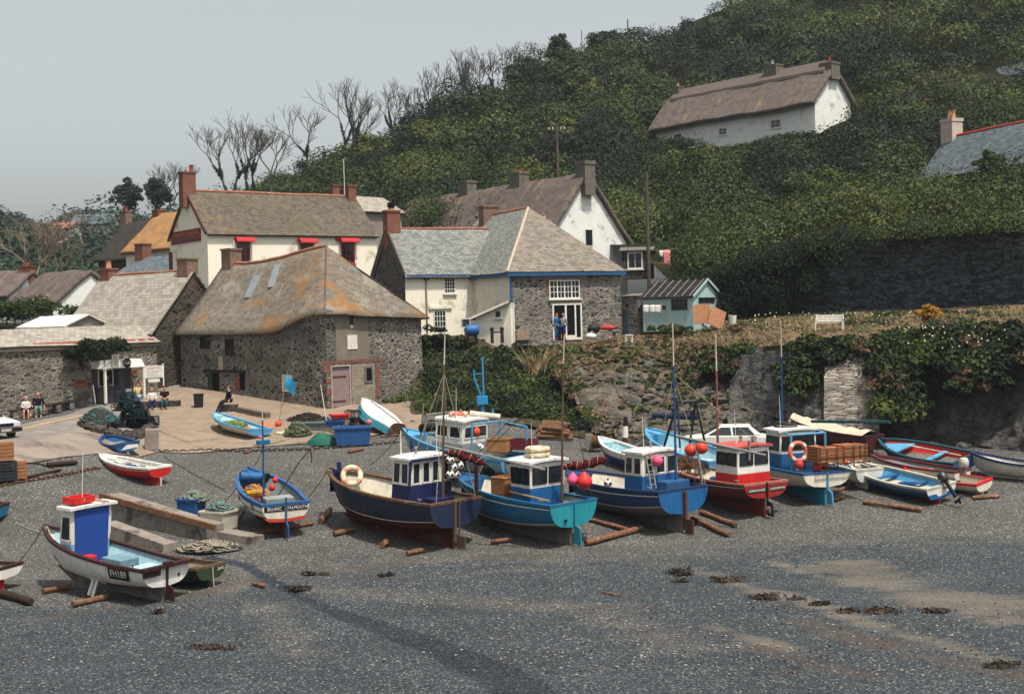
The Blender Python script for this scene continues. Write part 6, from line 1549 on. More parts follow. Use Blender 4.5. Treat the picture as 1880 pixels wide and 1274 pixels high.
# --- row of small boats at the far end ---
b=BO['R1']=Boat('rowing_boat','rowing boat with bright red inside, light blue seats and a blue stern',(1778,852),(1780,873),143,4.7,1.95,[(0,1,blueh)],paint('inside_red','#c2302c','#96231f'),mat('rail_dark_teal','#1d4a50','#14363b',5,.7),pitch=.06,roll=-.22,rise=.25,tr=.82,keel=.06,tmat=bluebr,hs=.8)
for t in (.35,): b.thwart(t,lightb)
mb=MB(); z=b.zs(.8)-.12; mb.add([(b.L*.68,b.hbm(.68)-.1,z),(b.L*.68,-b.hbm(.68)+.1,z),(b.L*.93,0,z+.05)],[(0,1,2)]); mb.add([(b.L*.68,b.hbm(.68)-.1,z),(b.L*.68,-b.hbm(.68)+.1,z),(b.L*.68,-b.hbm(.68)+.1,z-.06),(b.L*.68,b.hbm(.68)-.1,z-.06)],[(0,1,2,3)]); mb.build('bow_seat',lightb,b.root)
b=BO['R2']=Boat('rowing_boat','white rowing boat with a maroon rail in front of the red lined boat',(1769,875),(1770,891),151,4.4,1.6,[(0,1,whitec)],inter_grey,mat('rail_wine','#6a2733','#4c1b25',5,.7),pitch=.05,rise=.2,tr=.8,keel=.06,tmat=whitec,hs=.62,gw=.12); b.thwart(.4,inter_grey)
b=BO['T']=Boat('dinghy','low white dinghy with a thin red rail nearest the picture edge',(1809,893),(1812,909),150,3.7,1.35,[(0,1,whitec)],mat('interior_beige','#b8ab98','#948877',4,.8),redb,roll=-.12,pitch=.05,rise=.15,tr=.85,keel=.05,gw=.05,hs=.55); b.thwart(.4,inter_grey)
b=BO['S']=Boat('motor_boat','royal blue open boat with a white rail and a black outboard tilted over its stern',(1731,897),(1733,925),139,5.0,1.9,[(0,.12,redb),(.12,.72,deepb),(.72,.75,ropem),(.75,1,blueh)],lightb,mat('rail_pale','#b9b3a4','#928c7f',5,.8),roll=-.1,pitch=.06,rise=.28,tr=.82,keel=.05,tmat=whiteb,hs=.72,fore=.1,forem=mat('rail_pale','#b9b3a4'))
for t in (.3,.6): b.thwart(t,blueh)
mb=MB(); w=b.hbm(0); q0=b.zk(0); q1=q0+(b.hs-q0)*.5; mb.add([(-.052,-w*.97,q1),(-.052,-w*.78,q0+.06),(-.052,0,q0+.01),(-.052,w*.78,q0+.06),(-.052,w*.97,q1),(-.052,w*.4,q1),(-.052,w*.25,q0+(q1-q0)*.5),(-.052,-w*.25,q0+(q1-q0)*.5),(-.052,-w*.4,q1)],[tuple(range(9))[::-1]]); mb.build('transom_band',bluebr,b.root)
def outboard(b,y,cowl,tilt,label,leg=None):
    p=b.w(-.12,y,b.hs+.06); t=thing('outboard_motor',label,'outboard motor',p); t.rotation_euler=(0,-b.pt+tilt,b.root.rotation_euler[2])
    mb=MB(); mb.lathe((-.05,0,.1),[(.13,0),(.19,.05),(.2,.28),(.16,.38),(.05,.41)],12); mb.build('cowl',cowl,t,True)
    mb=MB(); mb.lathe((-.05,0,.42),[(.15,0),(.12,.04),(.02,.06)],10); mb.build('cowl_top',whiteb,t,True)
    mb=MB(); mb.cbox((-.07,0,-.25),(.13,.1,.72)); mb.cbox((-.1,0,-.62),(.34,.05,.03)); mb.build('leg',leg or blackp,t,False,.02)
    mb=MB(); mb.tube([(-.28,0,-.78),(.1,0,-.78)],[.03,.06],8); mb.add([(-.2,-.02,-.8),(-.02,-.02,-.8),(-.1,-.02,-1.0),(-.2,.02,-.8),(-.02,.02,-.8),(-.1,.02,-1.0)],[(0,1,2),(5,4,3),(0,2,5,3),(1,4,5,2)]); mb.build('gearcase',leg or blackp,t)
    mb=MB()
    for i in range(3):
        a=2.09*i; mb.add([(-.3,0,-.78),(-.3,.05*cos(a)-.12*sin(a),-.78+.05*sin(a)+.12*cos(a)),(-.33,.15*cos(a),-.78+.15*sin(a)),(-.31,.05*cos(a)+.1*sin(a),-.78+.05*sin(a)-.1*cos(a))],[(0,1,2,3)])
    mb.build('propeller',blackp,t); mb=MB(); mb.cbox((.06,0,.0),(.14,.24,.22)); mb.build('clamp_bracket',mastg,t)
    return t
outboard(BO['S'],-.1,mat('cowl_dark','#25282e','#17191d',4,.4,.05,.5),.75,'black outboard motor tilted up on the royal blue boat')
outboard(BO['R2'],.1,mat('cowl_white','#cfc8bd','#a49d92',4,.5,.05,.4),.1,'pale outboard motor standing upright on the maroon railed rowing boat',mastg)
b=BO['U']=Boat('dinghy','white dinghy with navy rail lying apart by the cliff foot',(1900,872),(1905,893),165,3.3,1.5,[(0,1,whitec)],whiteb,paint('navy_rail','#1b2f52'),rise=.3,tr=.85,keel=.06,hs=.7,pos=G(1930,884))
b=BO['V']=Boat('rowing_boat','plain white rowing boat with pale oars between crate boat and royal blue boat',(1592,872),(1596,897),133,4.8,1.7,[(0,1,whiteb)],inter_grey,mat('rail_pale','#b9b3a4'),rise=.35,tr=.82,keel=.08,hs=.85,pos=G(1598,899))
# --- upturned boat ---
def upturned():
    p=G(728,800); hd=rad(113)-math.atan2(p.x,p.y); L_,B=5.2,1.9
    t=thing('upturned_boat','upturned teal boat showing its white bottom on the concrete apron','boat',(p.x,p.y,p.z+.02),rot=(rad(9),-.24,hd))
    n=20; k=8
    def hb(s): 
        return B/2*((.6+.4*sst(0,.4,s)) if s<.4 else max(0,1-((s-.4)/.6)**1.9))
    mb=MB()
    for sd in (1,-1):
        vs=[]
        for i in range(n+1):
            s=i/n; h=.66-.0*s-.18*max(0,(s-.75)/.25)**2
            for j in range(k+1):
                a=j/k; y=hb(s)*((.25*a+.75*math.sqrt(1-(1-a)**2))); z=h*(1-a**1.6)+.02+.12*s*s*0
                vs.append((L_*s,y*sd,z))
        kk=k+1; f=[(i*kk+j,i*kk+j+1,(i+1)*kk+j+1,(i+1)*kk+j) for i in range(n) for j in range(k)]
        base=len(mb.v); 
        for q in f:
            j=q[0]%kk; mb.f.append(tuple(base+z for z in (q if sd==-1 else q[::-1]))); mb.mi.append(0 if j<5 else 1)
        mb.v+=[Vector(v) for v in vs]
    mb.build('hull',[whiteb,paint('teal_side','#2f7f90','#27697a')],t,True)
    m=MB(); m.tube([(.05,0,.69),(L_*.72,0,.69),(L_*.95,0,.54)],.035,6); m.build('keel',brownr,t)
    m=MB(); pol=[(hb(0)*((.25*a+.75*math.sqrt(1-(1-a)**2))),.66*(1-a**1.6)+.02) for a in [i/8 for i in range(9)]]; pol=pol+[(-y,z) for y,z in pol[::-1][:-1]]
    m.add([(-.02,y,z) for y,z in pol],[tuple(range(len(pol)))[::-1]]); m.build('transom',brownr,t)
    m=MB()
    for sd in (1,-1): m.tube([(L_*i/n,(hb(i/n)+.02)*sd,.03) for i in range(n+1)],.04,5)
    m.build('gunwale',mat('rail_green_blue','#3f6f7a','#2f545d',5,.8),t)
upturned()

# fittings: aerials, haulers, tyre fenders, mooring cleats
for k,x,y in (('K',1.6,-.6),('L',1.6,.5),('M',1.5,.5),('O',1.2,.4),('P',2.4,.5),('J',3.0,.5)):
    b=BO[k]; zr=max((b.M.inverted()@(o.matrix_world@Vector(c))).z if False else c[2] for o in b.root.children if o.name.startswith('wheelhouse_roof') for c in o.bound_box)
    mb=MB(); mb.cyl((x,y,zr-.05),(x+.05,y,zr+1.3),.014,.008,5); mb.cyl((x,y,zr-.05),(x,y,zr+.12),.03,n=6); mb.build('whip_aerial',whitep,b.root)
    mb=MB(); mb.cyl((x+.3,-y*.3,zr-.05),(x+.3,-y*.3,zr+.16),.05,n=8); mb.sph((x+.3,-y*.3,zr+.2),.07,8,6); mb.build('masthead_lamp',mastg,b.root,True)
for k,x in (('L',3.2),('M',2.9),('O',2.6),('K',3.3)):
    b=BO[k]; t=x/b.L; y=-b.hbm(t)*.86; z=b.zs(t); mb=MB(); mb.torus((x,y,z+.3),.14,.05,(.2,1,0),14,6); mb.cyl((x,y-.06,z+.3),(x,y+.06,z+.3),.1,n=10); mb.beam((x,y,z-.1),(x,y,z+.2),.07,.07); mb.build('pot_hauler',rust,b.root,True)
for k,ts in (('J',(.3,.5)),('W',(.35,.6)),('O',(.5,)),('P',(.45,))):
    b=BO[k]
    for t in ts:
        p=b.pt3(t,.72,1)+Vector((0,.09,0)); mb=MB(); mb.torus(p,.2,.075,(0,1,.1),16,7); o=mb.build('tyre_fender',blackp,b.root,True); mb=MB(); mb.tube([p+Vector((0,.02,.2)),b.pt3(t,1,1)+Vector((0,.03,.02))],.012,4); mb.build('fender_lanyard',ropem,o)
for k in 'KLMOPAGJ':
    b=BO[k]
    for t in (.08,.9):
        mb=MB(); y=b.hbm(t)*.93; x=b.L*t; z=b.zs(t)+.04; mb.cyl((x,y,z-.02),(x,y,z+.1),.03,n=6); mb.cyl((x-.1,y,z+.1),(x+.1,y,z+.1),.025,n=6); mb.build('cleat',mastg,b.root)
    # bow rope made fast and dropped to the shingle
    a=Vector((b.L*.99,.02,b.hb)); w_=b.w(b.L+1.6,.5,0); w_.z=gh(w_.x,w_.y)+.03; e=b.Mi@w_; b.line(a,e,roped,.016,.18,'bow_rope')
# ================= things lying about =================
def at_ground(px,py,dz=0): return G(px,py)+Vector((0,0,dz))
def log(px0,py0,px1,py1,r,label,m=None,name='driftwood_log',group=None,cat='timber',r1=None,square=False):
    a,b=G(px0,py0),G(px1,py1); a.z+=r; b.z+=r; mid=(a+b)/2; t=mid
    mb=MB(); d=b-a; n=6; q=random.Random(int(px0*7+py0)); pts=[]
    for i in range(n+1):
        pts.append(a+d*i/n-mid+Vector((q.uniform(-1,1),q.uniform(-1,1),0))*r*.3)
    if square: mb.beam(a-mid,b-mid,r*2.2,r*1.8)
    else: mb.tube(pts,[r*(1+q.uniform(-.12,.12))*(1 if i<n else (r1 or .85)) for i in range(n+1)],8)
    o=mb.build(name,m or logm,smooth=not square); o.location=mid; tag(o,label,cat,group); return o
logm=mat('weathered_log','#7d5a44','#563c2d',6,.95,.5,.1,stretch=(1,1,1),c3='#8f7a66',t3=.6,s3=4); logd=mat('dark_log','#3d3029','#271f1b',6,.95,.5,.1)
for a in ((78,1090,130,1081,.09,'short brown log by the bilge leg of the FH189 boat'),(132,1115,196,1101,.1,'split rusty brown log in front of the FH189 boat'),
          (614,984,652,976,.1,'stubby log in the shadow under the navy bow'),(748,1020,778,1013,.09,'cut log end lying below the navy boat'),(903,999,936,994,.09,'log between the navy and teal sterns'),
          (1076,1002,1180,974,.11,'long pale pole lying crosswise behind the teal boat'),(1080,956,1165,979,.08,'thin brown pole running under the deep blue boat'),
          (1272,955,1338,986,.09,'forked orange brown pole by the deep blue rudder'),(1288,944,1352,969,.1,'dark red brown pole between deep blue and red sterns'),
          (1585,925,1692,940,.09,'crooked driftwood branch in front of the royal blue boat'),(1786,917,1835,914,.08,'brown plank end by the red railed dinghy'),
          (590,962,606,940,.12,'rusty upright timber block beside the navy bow'),(700,1006,712,1000,.12,'round log chock under the navy keel'),(430,991,575,964,.09,'rusty timber under the name lettered boat'),
          (1378,938,1402,934,.07,'small red brown plank behind the red boat rudder'),(1522,923,1548,915,.08,'pale pink plank beside the crate boat rudder'),(1515,912,1600,880,.07,'long branch under the plain white rowing boat'),
          (486,1079,465,1073,.06,'orange brick like offcut on the open shingle'),(1140,1095,1105,1088,.03,'thin dark stick on the wet shingle'),(640,832,668,826,.07,'orange plank lying below the apron edge'),(448,833,462,829,.05,'small orange offcut under the thin blue mast')):
    log(*a)
log(0,1095,58,1112,.13,'dark wet log lying at the picture edge below the red bottomed boat',logd)
log(86,858,142,853,.11,'short dark log on the hard standing by the crates',logd)
log(36,882,112,865,.07,'long dark pole lying below the crates',logd)
log(438,757,492,768,.16,'long grey squared beam lying beside the fish cellar wall',mat('beam_grey','#6f6455','#50473c',5,.95,.5,.1),square=True)
log(590,790,630,800,.06,'thin brown spar beside the teal tarpaulin'); log(550,800,600,794,.05,'grey oar beside the green net',wood); log(690,784,730,800,.05,'brown oar on the apron near the upturned boat'); log(700,803,745,798,.06,'grey plank below the upturned boat',wood)
# pile of logs at the foot of the bank
q=random.Random(4)
for i in range(13):
    row=i//5; k=i%5; p0=G(988+q.uniform(-4,6)+row*5,806-k*4.5); p1=G(1054-q.uniform(0,10)-row*6,808-k*4.5+2)
    r=.12; z=Vector((0,0,.14+row*.22)); mb=MB(); mid=(p0+p1)/2; mb.tube([p0+z-mid,(p0+p1)/2+z-mid+Vector((0,0,.03)),p1+z-mid],[r,r*.95,r*.8],8)
    o=mb.build('pile_log',logm,smooth=True); o.location=mid; tag(o,'brown log in the pile at the foot of the bank','log','logs in the pile by the bank')
# ---- ropes and chains
def rope(name,label,pts,r,m,cat='rope',sag=0,link=False,dz=.03):
    P=[]
    for a,b in zip(pts,pts[1:]):
        for i in range(8):
            f=i/8; P.append(G(a[0]+(b[0]-a[0])*f,a[1]+(b[1]-a[1])*f)+Vector((0,0,dz+noise.noise(Vector((a[0]+f*20,a[1],0)))*.03)))
    P.append(G(*pts[-1])+Vector((0,0,dz))); c=P[0].copy(); P=[p-c for p in P]
    mb=MB()
    if link:
        D=[0]
        for a,b in zip(P,P[1:]): D.append(D[-1]+(b-a).length)
        n=int(D[-1]/.22); j=0
        for i in range(n):
            s=i*.22
            while D[j+1]<s: j+=1
            p=P[j].lerp(P[j+1],(s-D[j])/(D[j+1]-D[j])); t=(P[j+1]-P[j]).normalized(); sd=t.cross(Vector((0,0,1))).normalized(); up=Vector((0,0,1)) if i%2 else sd
            mb.tube([p-t*.13-up*.03,p-t*.13+up*.03,p-t*.08+up*.06,p+t*.08+up*.06,p+t*.13+up*.03,p+t*.13-up*.03,p+t*.08-up*.06,p-t*.08-up*.06],r,4,closed=True)
    else: mb.tube(P,r,5)
    o=mb.build(name,m); o.location=c; return tag(o,label,cat)
rope('mooring_chain','heavy dark chain lying along the lower edge of the concrete apron',[(282,829),(330,829),(382,827),(440,829),(560,826),(660,819),(742,811)],.03,roped,'chain',link=True)
rope('mooring_chain','rusty chain running from the crates up to the red rowing boat',[(0,893),(60,882),(120,872),(190,858)],.03,rust,'chain',link=True)
rope('mooring_rope','thin rope stretched from the concrete block down to the chain',[(288,790),(330,808),(380,827)],.02,roped); rope('mooring_rope','thin line trailing from the red boat towards the blue bin',[(300,838),(350,868),(412,900)],.015,roped)
rope('mooring_rope','kinked dark cable lying beside the crates',[(46,850),(70,852),(85,856),(98,860)],.035,logd)
rope('mooring_rope','pale line on the shingle from the teal stern to the FH189 bow',[(28,960),(55,972),(80,980)],.015,ropem)
rope('rope_coil','coiled cable on the shingle below the white disc',[(465,818),(480,822),(492,816),(478,813),(466,820),(500,816),(530,808)],.025,roped)
# ---- boxes and crates
def crate(name,label,p,rz,d,m,slats=True,cat='crate',group=None,lid=False,inner=None):
    t=thing(name,label,cat,p,rz,group); x,y,z=d; mb=MB(); th=.025
    if slats:
        n=max(2,int(z/.13)); h=z/n
        for i in range(n):
            for s in (1,-1): mb.box((-x/2,s*y/2-th/2,i*h+.012),(x/2,s*y/2+th/2,(i+1)*h-.012)); mb.box((s*x/2-th/2,-y/2+th,i*h+.012),(s*x/2+th/2,y/2-th,(i+1)*h-.012))
    else:
        for s in (1,-1): mb.box((-x/2,s*y/2-th/2,0.03),(x/2,s*y/2+th/2,z)); mb.box((s*x/2-th/2,-y/2+th,0.03),(s*x/2+th/2,y/2-th,z))
    mb.build('side_panel',m,t)
    mb=MB(); mb.box((-x/2+th,-y/2+th,.0),(x/2-th,y/2-th,.03)); mb.build('bottom_panel',m,t)
    if slats:
        for sx in (1,-1):
            for sy in (1,-1): mb=MB(); mb.cbox((sx*(x/2-.05),sy*(y/2-.05),z/2+.02),(.06,.06,z-.05)); mb.build('corner_post',m,t)
    else:
        mb=MB(); 
        for s in (1,-1): mb.box((-x/2-.03,s*y/2-.035,z),(x/2+.03,s*y/2+.035,z+.04)); mb.box((s*x/2-.035,-y/2+.036,z),(s*x/2+.035,y/2-.036,z+.04))
        mb.build('rim',m,t)
    if lid: mb=MB(); mb.box((-x/2,-y/2,z-.05),(x/2,y/2,z-.02)); mb.build('lid',m,t)
    return t
cw=mat('crate_wood','#a5704a','#79503a',5,.9,.35,.1,stretch=(1,1,4)); cdark=mat('crate_dark_plastic','#22282e','#15191d',4,.7,.1,.3)
p=G(8,882)
for i,l in enumerate(('dark plastic crate at the bottom of the stack by the picture edge','dark plastic crate in the middle of the stack by the picture edge')):
    crate('fish_crate',l,p+Vector((0,0,.42*i)),.5,(.95,.7,.4),cdark)
crate('wooden_crate','orange wooden crate standing on its end on top of the dark crates',p+Vector((-.1,.25,.86)),.5,(.75,.55,.75),cw,lid=True)
crate('wooden_crate','orange brown wooden crate beside the dark crate stack',G(36,878),.4,(.55,.5,.75),cw,lid=True)
# concrete block and stone kerb with pots
p=G(278,826); mb=MB(); mb.box((-.32,-.3,-.1),(.32,.3,1.02)); o=mb.build('concrete_block',mat('block_concrete','#8f857a','#6e655c',2,.95,.5,.1,c3='#57504a',t3=.6),bevel=.03); o.location=p; o.rotation_euler=(0,.05,.3); tag(o,'upright grey concrete block at the lower corner of the apron','concrete block')
kpts=[(152,782),(175,792),(205,800),(235,806),(262,802),(272,790),(268,775)]
mb=MB(); q=random.Random(8); c=G(210,795)
for a,b in zip(kpts,kpts[1:]):
    for i in range(5):
        f=i/5; p=G(a[0]+(b[0]-a[0])*f,a[1]+(b[1]-a[1])*f)-c
        mb.sph(p+Vector((q.uniform(-.1,.1),q.uniform(-.1,.1),.12)),q.uniform(.26,.4),8,5,(1,1,.8),jit=.12,rnd=q)
o=mb.build('rubble_kerb',stoneC,smooth=False); o.location=c; tag(o,'low kerb of dark rubble holding the heap of lobster pots','kerb')
potmesh=mat('pot_netting','#23343a','#161f24',8,.9,.4,.1); potbrown=mat('pot_cane','#6f4d3a','#4a3327',8,.95,.5,.1)
def lobster_pot(label,p,rz,group,m,sc=1.0,tilt=0,src=None):
    if src: t=copy_tree(src); t.location=p; t.rotation_euler=(tilt,0,rz); t.scale=(sc,)*3; t['label']=label; t['group']=group; return t
    t=thing('lobster_pot',label,'lobster pot',p,rz,group); t.rotation_euler=(tilt,0,rz); t.scale=(sc,)*3
    mb=MB(); w,l,h=.3,.42,.42
    mb.cbox((0,0,.03),(l*2,w*2,.04)); mb.build('base_board',m,t)
    mb=MB()
    for x in (-l,-l/3,l/3,l): mb.tube([(x,w*cos(a),.05+h*sin(a)) for a in [math.pi*i/8 for i in range(9)]],.02,5)
    mb.build('hoop',m,t)
    mb=MB()
    for i in range(9):
        a=math.pi*i/8; mb.tube([(-l,w*cos(a),.05+h*sin(a)),(l,w*cos(a),.05+h*sin(a))],.014,4)
    for i in range(13):
        x=-l+2*l*i/12; mb.tube([(x,w*.98*cos(a),.05+h*.98*sin(a)) for a in [math.pi*j/6 for j in range(7)]],.009,3)
    mb.build('netting',m,t)
    mb=MB(); mb.torus((l,0,.22),.1,.015,(1,0,0),10,4); mb.build('mouth_ring',m,t); return t
src=None; q=random.Random(2); c=G(236,786)
for i in range(26):
    row=0 if i<11 else 1 if i<19 else 2 if i<24 else 3
    x=q.uniform(-1.1,.9)*(1-.25*row); y=q.uniform(-.7,.9)*(1-.25*row)
    pos=c+Vector((x,y+.3,.05+row*.44)); t=lobster_pot('dark netted lobster pot in the heap by the cafe',pos,q.uniform(0,3),'lobster pots heaped by the cafe',potmesh,1.05,q.uniform(-.3,.3),src); src=src or t
def heap(name,label,p,rx,ry,h,m,seed,cat,n=60,strands=True,r=.022,base=None):
    """tangled net: a lumpy mound overlaid with loops of line"""
    t=thing(name,label,cat,p); q=random.Random(seed); mb=MB(); nu,nv=18,8; vs=[]
    for j in range(nv+1):
        for i in range(nu):
            a=2*math.pi*i/nu; s=j/nv; rr=1-s; k=1+.25*noise.noise(Vector((cos(a)*1.5,sin(a)*1.5,seed)))
            vs.append((cos(a)*rx*(1-s**2)**.0*k*(1-s)**.55,sin(a)*ry*k*(1-s)**.55,h*(s**.7)*(1+.3*noise.noise(Vector((cos(a)*2*rr,sin(a)*2*rr,seed+3))))-.03))
    mb.add(vs,[(j*nu+i,j*nu+(i+1)%nu,(j+1)*nu+(i+1)%nu,(j+1)*nu+i) for j in range(nv) for i in range(nu)])
    bm_=base or _MC.get(m.name+'_under') or mat(m.name+'_under','#3a3d38','#23251f',8,.95,.6,.05)
    mb.build('net_mound',bm_,t,True)
    mb=MB()
    r*=.8
    for i in range(int(n*2.6)):
        a=q.uniform(0,6.28); d=q.random()**.6; x,y=cos(a)*rx*d*.9,sin(a)*ry*d*.9; z=h*(1-d)**.6+.0; R_=q.uniform(.1,.24)*min(1,rx)
        pts=[Vector((x+cos(b)*R_,y+sin(b)*R_*q.uniform(.7,1),max(.01,z+q.uniform(-.03,.04)+.03*sin(b*2)))) for b in [6.28*k/8 for k in range(9)]]; mb.tube(pts,r,4,cap=False)
    mb.build('loose_strands',m,t); return t
heap('net_heap','teal fishing net heaped on the rubble kerb',G(182,786)+Vector((0,0,.3)),1.0,.8,.75,mat('net_teal','#4f7d80','#35595c',8,.95,.6,.05),3,'fishing net')
heap('net_heap','pale bundled net lying at the low end of the concrete channel',G(382,1008),1.15,.6,.3,mat('net_pale','#a89c8a','#7f7566',8,.95,.6,.05),4,'fishing net',50)
heap('net_heap','yellow green net heaped on the apron',G(546,800),.75,.6,.75,mat('net_olive','#7d8a64','#5a6448',8,.95,.6,.05),5,'fishing net',50)
heap('tarpaulin','crumpled dark green tarpaulin beside the blue tub',G(597,814),.95,.6,.55,mat('tarp_green','#1f5f50','#154438',4,.7,.6,.2),6,'tarpaulin',0,base=mat('tarp_green','#1f5f50'))
heap('canvas_float','orange canvas raft folded behind the open grey boat',G(486,786),.6,.4,.35,mat('canvas_orange','#b8714a','#93553a',4,.85,.6,.1),7,'canvas',0,base=mat('canvas_orange','#b8714a'))
heap('rubbish_heap','heap of dark rope and old gear against the cellar foot by the door',G(565,772),1.2,.5,.4,logd,8,'rubbish',40)
# blue tub and fish boxes
def tub(name,label,p,rz,d,m,cat='tub',taper=.86,th=.05,base=None):
    t=thing(name,label,cat,p,rz); x,y,z=d[0]/2,d[1]/2,d[2]; k=taper; mb=MB()
    P=lambda a,b,zz,o=0:[(-a+o,-b+o,zz),(a-o,-b+o,zz),(a-o,b-o,zz),(-a+o,b-o,zz)]
    vs=P(x*k,y*k,0)+P(x,y,z)+P(x,y,z,th)+P(x*k,y*k,.08,th)
    mb.add(vs,[(3,2,1,0)]+[(i,(i+1)%4,4+(i+1)%4,4+i) for i in range(4)]+[(4+i,4+(i+1)%4,8+(i+1)%4,8+i) for i in range(4)]+[(8+i,8+(i+1)%4,12+(i+1)%4,12+i) for i in range(4)]+[(12,13,14,15)])
    mb.build('shell',m,t,False,.02)
    mb=MB()
    for a,b in ((0,1),(1,2),(2,3),(3,0)):
        c=P(x+.02,y+.02,z-.03); mb.beam(c[a],c[b],.05,.07)
    mb.build('rim',m,t); return t
bluet=paint('tub_blue','#1f4f86','#17406c'); 
tub('blue_tub','large blue plastic tub standing on the apron',G(648,816),.12,(1.85,1.2,.9),bluet)
tub('fish_box','red fish box lying on the corner of the blue tub',G(628,803)+Vector((-.1,.1,.95)),.4,(.9,.6,.25),paint('box_red','#c02a2c','#96201f'),'fish box')
tub('fish_box','blue fish box under the red one',G(622,803)+Vector((-.2,.1,.62)),.3,(.95,.65,.28),bluet,'fish box')
tub('grey_trough','long grey trough behind the teal tarpaulin',G(590,790),-.1,(1.7,.6,.45),mat('trough_grey','#6b7478','#4f575b',4,.7),'trough')
for i,(px,py,z) in enumerate(((640,786,0.1),(655,786,.1),(648,786,.5))): lobster_pot('dark lobster pot stacked behind the blue tub',G(px,py)+Vector((0,0,z)),.4+i,'lobster pots behind the blue tub',potmesh,1,0,src)
tb=tub('fish_bin','blue bin heaped with pale rope beside the concrete wall',G(352,954),-.3,(.85,.85,.88),bluet,'bin',.9)
tw=tub('fish_bin','off white bin heaped with green rope on the concrete wall end',G(404,970),-.45,(1.15,1.0,.72),mat('bin_white','#c2b9aa','#a0978a',3,.8,.2,.2,c3='#8d8172',t3=.6),'bin',.9)
heap('rope_heap','pale green rope overflowing the blue bin',tb.location+Vector((.1,.05,.75)),.55,.5,.4,mat('rope_green_pale','#8a9480','#626b5a',8,.95),11,'rope',50); heap('rope_heap','blue green rope overflowing the off white bin',tw.location+Vector((0,.05,.6)),.58,.5,.42,mat('rope_teal','#6f8a84','#4a615d',8,.95),12,'rope',55)
# concrete channel walls with timber edge
def wallseg(name,label,a,b,h0,h1,w,m,timber=True):
    A,Bq=a,b; d=(Bq-A); d.z=0; ln=d.length; rz=math.atan2(d.y,d.x); t=thing(name,label,'concrete wall',A,rz); dz=Bq.z-A.z
    mb=MB(); mb.hexa([(0,0,-.3),(ln,0,dz-.3),(ln,w,dz-.3),(0,w,-.3),(0,0,h0),(ln,0,dz+h1),(ln,w,dz+h1),(0,w,h0)]); mb.build('concrete_body',m,t,False,.02)
    if timber:
        mb=MB(); mb.beam((0,-.07,h0-.02),(ln+.6,-.07,dz+h1-.02),.13,.22); mb.build('timber_edge',logm,t)
    return t
cm=mat('channel_concrete','#8a8178','#6a625a',1.5,.95,.5,.1,c3='#4f4a44',t3=.58,s3=1.0,w=.3)
wallseg('channel_wall','tall weathered concrete channel wall edged with brown timber beside the FH189 boat',G(188,952),G(378,992),.95,.55,.9,cm)
wallseg('channel_wall','lower concrete channel wall running behind the FH189 boat cabin',G(188,985),G(300,1014),.55,.3,.6,cm,False)
wallseg('channel_end','concrete footing at the low end of the channel under the name lettered boat',G(400,990),G(462,1000),.3,.28,.7,cm,False)
mb=MB(); c=G(425,968); 
for i in range(4): mb.beam(Vector((.2*i-.4,0,.05)),Vector((.2*i-.2,.5,.55)),.07,.04)
o=mb.build('rusty_frame',rust); o.location=c; tag(o,'rusty iron frame beside the off white bin','iron frame')
# ---- buoys and rings
def buoy(label,p,r,m,group=None,pear=False,name='buoy',cat='buoy'):
    t=thing(name,label,cat,p,0,group); mb=MB()
    if pear: mb.lathe((0,0,0),[(r*.05,-r),(r*.55,-r*.85),(r*.95,-r*.3),(r,0),(r*.9,r*.4),(r*.55,r*.85),(r*.2,r*1.2),(r*.12,r*1.3)],14)
    else: mb.sph((0,0,0),r,14,9)
    mb.build('float_body',m,t,True); mb=MB(); mb.torus((0,0,r*(1.3 if pear else 1.0)),r*.13,r*.05,(1,0,0),8,5); mb.build('eyelet',blackp if pear else ropem,t); return t
bK,bL,bM,bO,bP,bJ,bG,bX=[BO[k] for k in 'KLMOPJGX']
buoy('pink pear buoy hanging between teal and deep blue boats',U(1052,881,47.6),.22,pinkb,pear=True); buoy('red pear buoy, largest, hanging beside the pink one',U(1073,884,47.4),.29,mat('buoy_red','#d82e2c','#b02020',4,.5,.1,.3),pear=True)
def onb(b,px,py,y):
    """point seen at a bearing, in the boat's own vertical plane y"""
    o=b.Mi@Vector((0,0,H)); d=b.Mi.to_3x3()@ray(px,py); k=(y-o.y)/d.y; return b.M@(o+d*k)
buoy('round pink buoy hanging on the deep blue boat wheelhouse',bM.w(.95,.35,bM.hs+1.0),.22,pinkb)
buoy('orange red buoy, lower of the pair over the red boat bow',onb(bM,1268,826,-1.2),.24,orangeb); buoy('orange red buoy, upper of the pair over the red boat bow',onb(bM,1288,822,-1.35),.24,orangeb)
buoy('dark red buoy at the near end of the crate boat rail',bP.w(.62,.85,bP.hs+.28),.19,mat('buoy_dark_red','#b02c30','#8c2226',4,.5,.1,.3)); buoy('dark red buoy below the crates on the crate boat',bP.w(.2,.3,bP.hs+.2),.2,mat('buoy_dark_red','#b02c30')); buoy('dark red buoy under the middle of the crate rack',bP.w(.25,-.1,bP.hs+.24),.17,mat('buoy_dark_red','#b02c30'))
buoy('small orange buoy at the far end of the crate rack',bP.w(-.1,-.85,bP.hs+.35),.11,orangeb)
buoy('small orange buoy by the dan pole at the cellar',G(511,783)+Vector((0,0,.15)),.18,orangeb); buoy('orange buoy on the apron behind the fish boxes',G(660,786)+Vector((0,0,.2)),.17,mat('buoy_salmon','#d8705a','#b85642',4,.5)); buoy('salmon buoy on the corner of the blue tub',G(674,810)+Vector((.1,.2,.95)),.14,mat('buoy_salmon','#d8705a'))
buoy('tiny pink float under the thin blue mast top',G(478,806)+Vector((0,0,.1)),.09,pinkb)
